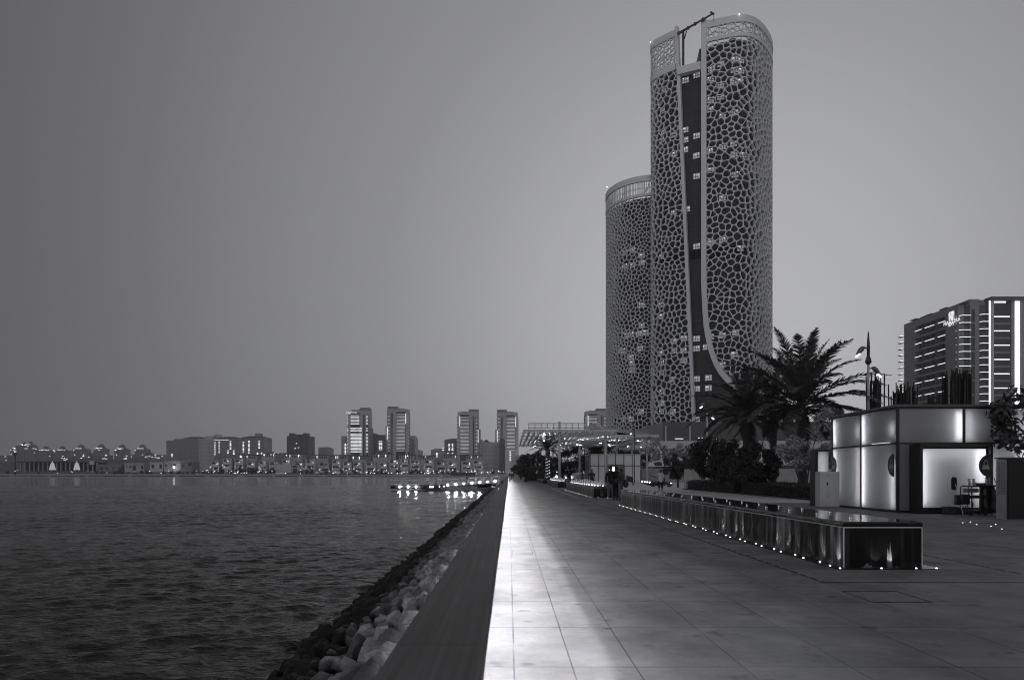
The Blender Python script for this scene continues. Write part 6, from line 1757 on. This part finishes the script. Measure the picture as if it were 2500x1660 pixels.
block('long dark block with flat stepped roof, left end of the lit cluster', 406, 447, 1075, 1500, wins=((418, 1108, 3, 2.8),), steps=((422, 447, 1071),), roof=None, group='clustered hotel blocks')
block('plain dark block with shallow hip roof in the lit cluster', 446, 499, 1070, 1480, roof='hip', group='clustered hotel blocks')
block('dim ribbed block right of the hip-roofed dark block', 485, 524, 1071, 1470, m=M_b1, steps=((498, 523, 1064), (521, 527, 1060)), group='clustered hotel blocks')
t = block('wide block with hip roof and a lit crown line of lamps', 523, 583, 1070, 1400, roof='hip', wins=((523, 1080, 1, 3), (523, 1086, 6, 4.6), (533.5, 1079, 6, 5), (561, 1077, 7, 3.1), (555, 1099, 3, 3), (569, 1099, 4, 3)), group='clustered hotel blocks')
for k in range(9): MB().box(SX(524 + k * 4, 1400), SX(526 + k * 4, 1400), 1399.3, 1399.8, SZ(1074, 1400), SZ(1073, 1400)).build('crown_lamp', M_fl, t)
block('square block with hip roof and two bright columns of stair windows', 588, 647, 1068, 1350, roof='hip', wins=((592.5, 1079, 8, 3.3), (606, 1076, 10, 3.2), (631, 1077, 6, 3.2), (627, 1105, 5, 2.7), (637, 1105, 5, 2.7)), steps=((621, 628, 1057),), group='clustered hotel blocks')
t = block('very dark ornate block with turreted corners standing alone', 700, 754, 1064, 1300, m=mat('darkest_wall', .06, .8), wins=((722, 1082, 1, 3), (719, 1094, 1, 3), (727, 1092, 1, 3)))
for (a, c, y_) in ((705, 715, 1057), (718, 737, 1060), (739, 749, 1057)): fb(MB(), a, c, y_, 1064.1, 1300, 2, 20).build('turret', MATS['darkest_wall'], t)
block('small plain block between the ornate dark block and the brightest tower', 777, 801, 1093, 1250, steps=((781, 799, 1091),))
block('narrow balcony block tucked left of the brightest tower', 833, 850, 1064, 1080, m=M_b1, wins=((841.5, 1083, 8, 3.4),))
block('plain block with lit stair windows between the two left tall towers', 904, 944, 1064, 1090, roof=None, steps=((909, 915, 1057), (911, 942, 1061)), wins=((925, 1077, 7, 3.3), (929.5, 1077, 7, 3.3), (917, 1107, 5, 3.1), (934, 1107, 4, 3.1)))
block('stepped block adjoining the right side of the second tall tower', 997, 1013, 1067, 1130, steps=((999, 1011, 1063),), m=M_b1)
block('small pale block right of the stepped block', 1012, 1025, 1098, 1200, m=M_b1)
block('low wide block with lit windows before the arched dark block', 1052, 1087, 1097, 1250, wins=((1065, 1105, 4, 3), (1080, 1094, 2, 4.5)), steps=((1059, 1086, 1094.5),), m=M_b1)
block('dark block with curved arched roofline beside the third tall tower', 1085, 1116, 1074, 1130, roof='arch', wins=((1095, 1083, 6, 3.1), (1103, 1083, 6, 3.1), (1092, 1106, 4, 3), (1103, 1106, 4, 3)))
block('slim block with diamond balconies right of the third tall tower', 1166, 1178, 1073, 1150, m=M_b1, wins=((1170, 1086, 9, 4.2),))
t = block('ornate pale block with small pyramid pavilions on its roof', 1178, 1222, 1081, 1010, m=M_b1, steps=((1180, 1192, 1076.5), (1190, 1220, 1078.5)))
b = MB(); Y = 1010
for (a, c, y0, y1) in ((1181, 1194, 1077, 1072),):
    A1, C1 = SX(a, Y), SX(c, Y); mx_ = (A1 + C1) / 2; b.v += [(A1, Y, SZ(y0, Y)), (C1, Y, SZ(y0, Y)), (C1, Y + 8, SZ(y0, Y)), (A1, Y + 8, SZ(y0, Y)), (mx_, Y + 4, SZ(y1, Y))]; b.f += [(0, 1, 4), (1, 2, 4), (2, 3, 4), (3, 0, 4), (3, 2, 1, 0)]
b.build('pavilion_roof', M_roofd, t)
t = block('slender turret block with domed cap in front of the fourth tall tower', 1219, 1233, 1075, 990, m=mat('bronze_wall', .08, .7))
MB().ball((SX(1226, 990), 996, SZ(1075, 990)), (SX(1226 + 6.5, 990) - SX(1226, 990), 4, 3.6), 12, 8).build('dome', M_roofd, t)
block('lower terraced block with lit floors at the foot of the fourth tall tower', 1233, 1262, 1100, 985, m=M_b3, wins=((1244, 1102, 6, 4.2), (1249, 1114, 3, 4.2)))
block('distant block with stepped wings right beside the promenade trees', 1248, 1275, 1112, 700, m=M_b3, group='mid-rise blocks across the bay')
# ---- far domed towers, faint in the haze
Yd = 2400
random.seed(9)
domes = [(34, 18, 1095, 3, 'wide low tower far left with a bright roof line'), (52, 14, 1086, 3.0, 'slim far tower with small lit cap, taller left one of a close pair'), (68, 15, 1086, 4.5, 'slim far tower with broad lit cap, right one of the close pair'), (82, 14, 1096, 2.5, 'plain far tower right of the close pair'),
 (106, 40, 1099, 6, 'broad far block with faint round dome and lamps along the roof'), (146, 32, 1099, 6, 'far domed tower with a bright line under its dome, third from the dark hall'), (192.5, 33, 1096, 7, 'far domed tower with the brightest collar, over the white cones'),
 (242, 27, 1095, 7, 'far domed tower with scattered lamps on its shoulders'), (293, 28, 1096, 7, 'far domed tower with double lit collar and sloping shoulders'), (343, 28, 1096, 7, 'far domed tower nearest the dark clustered blocks')]
M_fd = mat('hazy_tower_wall', .07, .8)
for i, (cx, wd, yt, dr, lb) in enumerate(domes):
    t = thing('domed_tower', lb, 'tower', (SX(cx, Yd), Yd, 0), 'domed towers on the far island')
    fb(MB(), cx - wd / 2, cx + wd / 2, yt, 1135, Yd, 0, 30).build('wall', M_fd, t)
    u = Yd / F
    MB().ball((SX(cx, Yd), Yd + 14, SZ(yt - 1.5, Yd)), (dr * 1.25 * u, 8, (dr + 3.5) * u), 16, 10).build('dome', mat('hazy_dome', .07, .7), t)
    fb(MB(), cx - dr * 1.15, cx + dr * 1.15, yt - 2.2, yt + .1, Yd, 1, 28).build('drum', M_fd, t)
    fb(MB(), cx - dr * 1.1, cx + dr * 1.1, yt - 2.0, yt - .6, Yd, -.5, .8).build('lit_collar', M_flb, t)
    for k in range(random.randint(2, 5)):
        xx = cx + random.uniform(-.5, .5) * wd; yy = yt + random.choice((0, 0, 0, .6, 3, 9, 14)); fb(MB(), xx - 1.3, xx + 1.3, yy - .5, yy + .5, Yd, -1, -.2).build('lamp', M_fl, t)
    if wd > 24 and i % 3 == 0:
        fb(MB(), cx + wd / 2, cx + wd / 2 + 8, yt + 9, 1135, Yd, 8, 30).build('side_wing', M_fd, t)
for i, (x0, x1, y0) in enumerate(((-20, 26, 1106), (160, 175, 1108), (207, 226, 1103), (256, 272, 1105), (308, 330, 1104), (362, 380, 1108), (384, 404, 1104), (646, 668, 1096), (668, 700, 1100), (752, 768, 1103), (822, 835, 1104))):
    t = thing('low_block', 'faint low block between the far towers with a few lamps', 'building', (SX(x0, Yd), Yd, 0), 'faint low blocks between the far towers')
    y0 += 6; fb(MB(), x0, x1, y0, 1140, Yd, -20, 10).build('wall', M_fd, t)
    for k in range(5): xx = random.uniform(x0, x1); yy = y0 + random.uniform(0, 12); fb(MB(), xx - 1.4, xx + 1.4, yy - .5, yy + .5, Yd, -22, -20.5).build('lamp', M_fl, t)
# ---- long dark hall with columns and two lit white cones
Yv = 860
t = thing('waterfront_hall', 'long low dark hall with open bays at the left shore', 'building', (SX(130, Yv), Yv, 0))
fb(MB(), 40, 235, 1126, 1129, Yv, 0, 30).build('roof', M_bd, t)
fb(MB(), 44, 230, 1129, 1150, Yv, 14, 30).build('back_wall', mat('hall_shadow', .012, .8), t)
b = MB()
for x in range(46, 234, 11): fb(b, x, x + 1.6, 1129, 1150, Yv, 2, 4)
b.build('columns', M_b1, t)
fb(MB(), 222, 232, 1125, 1134, Yv, -3, -1).build('white_bay', M_b3, t)
for i, (cx, lb) in enumerate(((128, 'left floodlit white cone-shaped monument before the dark hall'), (187.5, 'right floodlit white cone-shaped monument before the dark hall'))):
    t = thing('cone_monument', lb, 'monument', (SX(cx, 845), 845, 0), 'floodlit white cones'); u = 845 / F; c0 = SX(cx, 845)
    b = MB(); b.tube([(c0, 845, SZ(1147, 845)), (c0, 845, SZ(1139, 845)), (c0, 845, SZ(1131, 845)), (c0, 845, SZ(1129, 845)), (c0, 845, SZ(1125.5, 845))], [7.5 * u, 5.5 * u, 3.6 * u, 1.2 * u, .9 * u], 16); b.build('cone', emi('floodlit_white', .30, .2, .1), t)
tt = thing('water_tower', 'dark round-headed tower on a slim stem at the left shore', 'tower', (SX(37, 850), 850, 0)); u = 850 / F
MB().tube([(SX(37, 850), 850, 0), (SX(37, 850), 850, SZ(1110, 850))], 1.6 * u, 8).build('stem', M_bd, tt)
MB().ball((SX(37, 850), 850, SZ(1108, 850)), (4 * u, 4 * u, 5 * u), 12, 8).build('head', M_bd, tt)
MB().tube([(SX(37, 850), 850, SZ(1101.5, 850)), (SX(37, 850), 850, SZ(1103, 850))], 2.2 * u, 8).build('beacon', M_fl, tt)
# hazy low hills of roofs behind the hall
b = MB(); random.seed(3); Yh = 1700; pts = []
x = -60
prof_ = []
while x < 420:
    prof_.append((x, 1125 - 4 * math.sin((x - 100) / 90) + random.uniform(-1.2, 1.2))); x += 7
for (xa, ya), (xb, yb_) in zip(prof_, prof_[1:]): b.box(SX(xa, Yh), SX(xb, Yh), Yh, Yh + 60, 0, SZ(ya, Yh))
b.build('far_rooftops', M_fd, kind='stuff', label='hazy mass of low rooftops behind the waterfront hall', cat='rooftops')
# ---- villas row along the far shore
LM = [(60, 'the water tower'), (128, 'the left white cone'), (187, 'the right white cone'), (300, 'the domed towers'), (430, 'the stepped dark block'), (550, 'the lit-crowned block'), (617, 'the bright-windowed block'), (727, 'the ornate dark block'), (790, 'the small plain block'), (873, 'the brightest tower'), (922, 'the stair-lit block'), (970, 'the second tall tower'), (1018, 'the small pale block'), (1068, 'the low wide block'), (1100, 'the arched dark block'), (1141, 'the third tall tower'), (1200, 'the ornate pale block'), (1240, 'the fourth tall tower')]
def where(x):
    c, nm = min(LM, key=lambda q: abs(q[0] - x)); d = x - c
    return ('below ' if abs(d) < 9 else 'left of ' if d < 0 else 'right of ') + nm
def villa(x0, wd, yt, Y, rnd, style):
    kinds = ('flat-roofed pale villa', 'two-tier villa with a wide upper window', 'villa with balcony slabs and a bright ground floor', 'villa with dark lintel and side wall')
    t = thing('villa', '%s, %s' % (kinds[style], where(x0 + wd / 2)), 'villa', (SX(x0, Y), Y, 0), 'waterfront villas across the bay')
    x1 = x0 + wd; ym = yt + 9
    fb(MB(), x0, x1 - 2, yt, 1152, Y, 3, 16).build('wall', M_b3, t)
    fb(MB(), x0 + 1, x1, ym + 4, 1152, Y, .5, 2.9).build('lower_wall', M_b3, t)
    fb(MB(), x0 - .6, x1 - 1, yt - .9, yt, Y, 2, 17).build('roof', M_roofd if style == 3 else M_b1, t)
    fb(MB(), x0 + wd * .12, x0 + wd * (.5 if style != 1 else .78), yt + 3.2, yt + 7.5, Y, 2.7, 2.98).build('window', M_bd, t)
    fb(MB(), x0 + wd * .2, x1 - wd * .12, ym + 6, ym + 10.5, Y, .2, .48).build('window', M_bd, t)
    fb(MB(), x0 + wd * .15, x0 + wd * .4, yt + 1.2, yt + 2, Y, 2.5, 2.98).build('lintel', M_roofd, t)
    for k in range(rnd.randint(2, 4)):
        xx = x0 + wd * rnd.uniform(.45, .85); yy = yt + rnd.uniform(3, 8); w_ = rnd.uniform(.5, 1.6)
        fb(MB(), xx - w_, xx + w_, yy, yy + rnd.uniform(.5, 1.5), Y, 2.3, 2.6).build('lit_window', rnd.choice((M_fl, M_flb, M_fls)), t)
    for k in range(rnd.randint(2, 5)):
        xx = x0 + wd * rnd.uniform(.05, .95); yy = ym + rnd.uniform(5, 16); w_ = rnd.uniform(.4, 1.0)
        fb(MB(), xx - w_, xx + w_, yy, yy + rnd.uniform(.6, 1.6), Y, -.2, .15).build('lit_window', rnd.choice((M_fl, M_flb, M_flb)), t)
rnd = random.Random(12)
x = 512; i = 0
while x < 1180:
    wd = rnd.uniform(19, 27)
    villa(x, wd, 1122 + rnd.uniform(-4, 7), 860 + rnd.uniform(-10, 10), rnd, i % 4); x += wd + rnd.uniform(3, 9); i += 1
x = 585
while x < 1180:
    wd = rnd.uniform(30, 44)
    t = thing('villa', 'taller rear villa with columns and dark roof, %s' % where(x + wd / 2), 'villa', (SX(x, 910), 910, 0), 'rear row of villas across the bay')
    yt = 1108 + rnd.uniform(-2, 5)
    fb(MB(), x, x + wd, yt + 2, 1150, 910, 0, 20).build('wall', M_b1, t); fb(MB(), x - 1, x + wd + 1, yt, yt + 2, 910, -1, 21).build('roof', M_roofd, t)
    k = x + 2
    while k < x + wd - 4: fb(MB(), k, k + 3, yt + 4, yt + 9, 910, -.3, -.02).build('window', M_bd, t); k += 5.5
    for q in range(rnd.randint(1, 4)): xx = x + rnd.uniform(2, wd - 2); fb(MB(), xx - .6, xx + .6, yt + rnd.uniform(1, 3), yt + rnd.uniform(5, 9), 910, -.8, -.4).build('lit_window', rnd.choice((M_fl, M_flb)), t)
    x += wd + rnd.uniform(4, 30)
for i, (x0, x1, yt, lb) in enumerate(((240, 296, 1135, 'low pale shed right of the dark hall'), (304, 352, 1131, 'low wide building with faint lit windows in the middle of the left shore'), (366, 398, 1128, 'white shop building with lit front left of the bright floodlight'), (400, 440, 1126, 'plain grey block with the star-bright floodlight'), (440, 470, 1127, 'block with dark stacked openings'))):
    t = thing('low_building', lb, 'building', (SX(x0, 855), 855, 0), 'low buildings of the left shore')
    fb(MB(), x0, x1, yt, 1152, 855, 0, 20).build('wall', M_b3 if i in (2,) else M_b1 if i in (1, 3) else M_b2, t)
    fb(MB(), x0 - 1, x1 + 1, yt - 1.2, yt, 855, -1, 21).build('roof', M_b1, t)
    k = x0 + 4
    while k < x1 - 6: w9 = random.uniform(2, 9); fb(MB(), k, k + w9, yt + random.uniform(3, 8), yt + random.uniform(10, 17), 855, -.3, -.02).build('window', M_bd, t); k += w9 + random.uniform(3, 14)
q = S(424.5, 1140.5, 850); fl = MB().ball(q, 1.1, 8, 6).build('floodlight', emi('floodlight', 14), label='brightest floodlight on the far shore, before the plain grey block', cat='floodlight')
t = thing('white_box_building', 'blank white box building at the water edge left of the villas', 'building', (SX(670, 845), 845, 0))
fb(MB(), 669, 711, 1133, 1154, 845, 0, 14).build('wall', mat('white_box', .5, .6), t)
fb(MB(), 711, 725, 1134, 1154, 845, 2, 14).build('side_bay', M_b3, t); fb(MB(), 714, 724, 1143, 1154, 845, 1.5, 1.95).build('dark_opening', M_bd, t); fb(MB(), 714, 723, 1135.5, 1141, 845, 1.5, 1.95).build('window', M_bd, t)
fb(MB(), 725, 750, 1142, 1147, 845, 1, 10).build('low_terrace', M_b3, t)
# little boats pulled up on the shore
for i, (x, y, w_, lb) in enumerate(((650, 1150, 11, 'small white motorboat by the white box building'), (695, 1152, 14, 'pale open boat in front of the white box building'), (945, 1152, 9, 'white dinghy on the beach below the second tall tower'), (330, 1152, 26, 'long low white boat on the left shore'), (225, 1152, 10, 'white boat near the right cone'))):
    t = thing('boat', lb, 'boat', (SX(x, 800), 800, 0), 'boats along the far shore'); c = S(x, y, 800); u = 800 / F
    b = MB(); n_ = 9
    for zz, kk in ((-.6, .75), (.5, 1.0)):
        for k in range(n_): a = 2 * math.pi * k / n_; b.v.append((c[0] + w_ * u * .5 * kk * math.cos(a), c[1] + 1.6 * kk * math.sin(a), c[2] + zz))
    for k in range(n_): b.f.append((k, (k + 1) % n_, n_ + (k + 1) % n_, n_ + k))
    b.f.append(tuple(range(n_ - 1, -1, -1))); b.f.append(tuple(range(n_, 2 * n_))); b.build('hull', mat('boat_white', .5, .5), t)
    b = MB(); b.prism([(c[0] - w_ * u * .15, c[1] - .8), (c[0] + w_ * u * .12, c[1] - .8), (c[0] + w_ * u * .08, c[1] + .8), (c[0] - w_ * u * .12, c[1] + .8)], c[2] + .5, c[2] + 1.5); b.build('cabin', M_b3, t)
# shore trees: dark round crowns
sh_l = [mesh_of(blob_tree(s, 0, 3.0, 2.6, 2.6, 3.4, 14, 900, .55, tr=.25)[1], 'crown', M_leaf) for s in range(3)]
sh_t = mesh_of(MB().tube([(0, 0, 0), (0, 0, 3)], .3, 6), 'trunk', M_bark)
trees_ = [(533, 1.5), (541, 1.3), (561, 1.1), (563, .9), (585, 1.4), (590, 1.1), (603, 1.2), (613, 1.5), (622, 1.3), (640, 1.0), (655, 1.0), (662, 1.2), (668, 1.0), (749, .9), (758, 1.3), (795, .9), (832, 1.0), (868, .9), (902, .9), (912, .8), (931, 1.0), (940, .8), (973, 1.2), (1005, 1.0), (1015, 1.1), (1024, .8), (1068, 1.1), (1107, 1.1), (1140, .9), (1165, .9), (1190, .8), (20, .7), (95, .6), (280, .8), (290, .8), (345, .8), (420, .8), (508, .9), (516, 1.0), (236, .6), (250, .7), (262, .5), (300, .7), (312, .5), (330, .6), (360, .8), (368, .6), (398, .7), (436, .8), (446, .6), (458, .7), (472, .9), (484, .8), (496, 1.0), (1035, .8), (1052, .7), (1082, .8), (1094, .6), (1124, .7), (1152, .6), (1205, .9), (1222, .8)]
for x, s_ in trees_:
    Y = 838 + random.uniform(-5, 5)
    t = thing('shore_tree', 'dark round shore tree, ' + where(x), 'tree', (SX(x, Y), Y, .9), 'dark trees along the far shore')
    for nm, me in (('crown', random.choice(sh_l)), ('trunk', sh_t)):
        o = bpy.data.objects.new(nm, me); COL.objects.link(o); o.parent = t
    t.scale = (s_ * 1.15, s_, s_); t.rotation_euler = (0, 0, random.uniform(0, 6))
# clipped round bushes in a row and shore lamps
bush = mesh_of(blob_tree(9, 0, 1.5, 1.4, 1.0, 1.0, 8, 350, .4, tr=.1)[1], 'low_bush', M_leaf)
x = 775
while x < 960:
    Y = 828; o = bpy.data.objects.new('low_bush', bush); COL.objects.link(o); o.location = (SX(x, Y), Y, .8); o.scale = (1.4, 1, 1.0)
    props(o, 'round dark bush in the evenly spaced row before the lit villas', 'bush', 'evenly spaced dark bushes on the far shore'); x += 11.3
b = MB(); x = 1000
dk_ = thing('moored_barge', 'long dark moored barge below the third tall tower', 'boat', (SX(1130, 760), 760, -1.5))
c = S(1130, 1157, 760); u = 760 / F
slab([(c[0] - 30 * u, 760, c[2] + 1.6), (c[0] + 30 * u, 760, c[2] + 1.6), (c[0] + 27 * u, 764, c[2] + 1.6), (c[0] - 27 * u, 764, c[2] + 1.6)], 3.2, 'hull', M_bd, dk_)
# shore lamps as separate points
ptm = mesh_of(MB().ball((0, 0, 0), .42, 6, 4), 'lamp_globe', M_pt); pom = mesh_of(MB().tube([(0, 0, -4), (0, 0, 0)], .09, 5), 'lamp_post', M_dark)
rnd = random.Random(5)
for k in range(120):
    x = rnd.choice((rnd.uniform(470, 700), rnd.uniform(730, 1240), rnd.uniform(880, 1240), rnd.uniform(0, 470) if rnd.random() < .35 else rnd.uniform(800, 1200))); Y = rnd.uniform(800, 845); z = rnd.uniform(1.8, 6.2)
    t = thing('shore_lamp', 'small bright lamp on the far shore promenade', 'lamp', (SX(x, Y), Y, z), 'small lamps dotted along the far shore')
    for nm, me in (('lamp_globe', ptm), ('lamp_post', pom)):
        o = bpy.data.objects.new(nm, me); COL.objects.link(o); o.parent = t
        if nm == 'lamp_globe': q = rnd.uniform(.45, 1.05); o.scale = (q, q, q)
        else: o.scale = (1, 1, (z - .6) / 4)

# ================================================================ HAZE
HAZE = True
if HAZE:
    b = MB(); b.box(-2600, 1200, -120, 2700, -5, 200); hz_ = b.build('haze', None, kind='stuff', label='thin evening haze over the bay', cat='haze')
    m = bpy.data.materials.new('haze_air'); m.use_nodes = True; t = m.node_tree; t.nodes.remove(t.nodes['Principled BSDF'])
    pv = t.nodes.new('ShaderNodeVolumePrincipled'); pv.inputs['Color'].default_value = (.97, .97, 1, 1); pv.inputs['Density'].default_value = .00015; pv.inputs['Anisotropy'].default_value = .65
    t.links.new(pv.outputs[0], t.nodes['Material Output'].inputs['Volume']); hz_.data.materials.append(m)
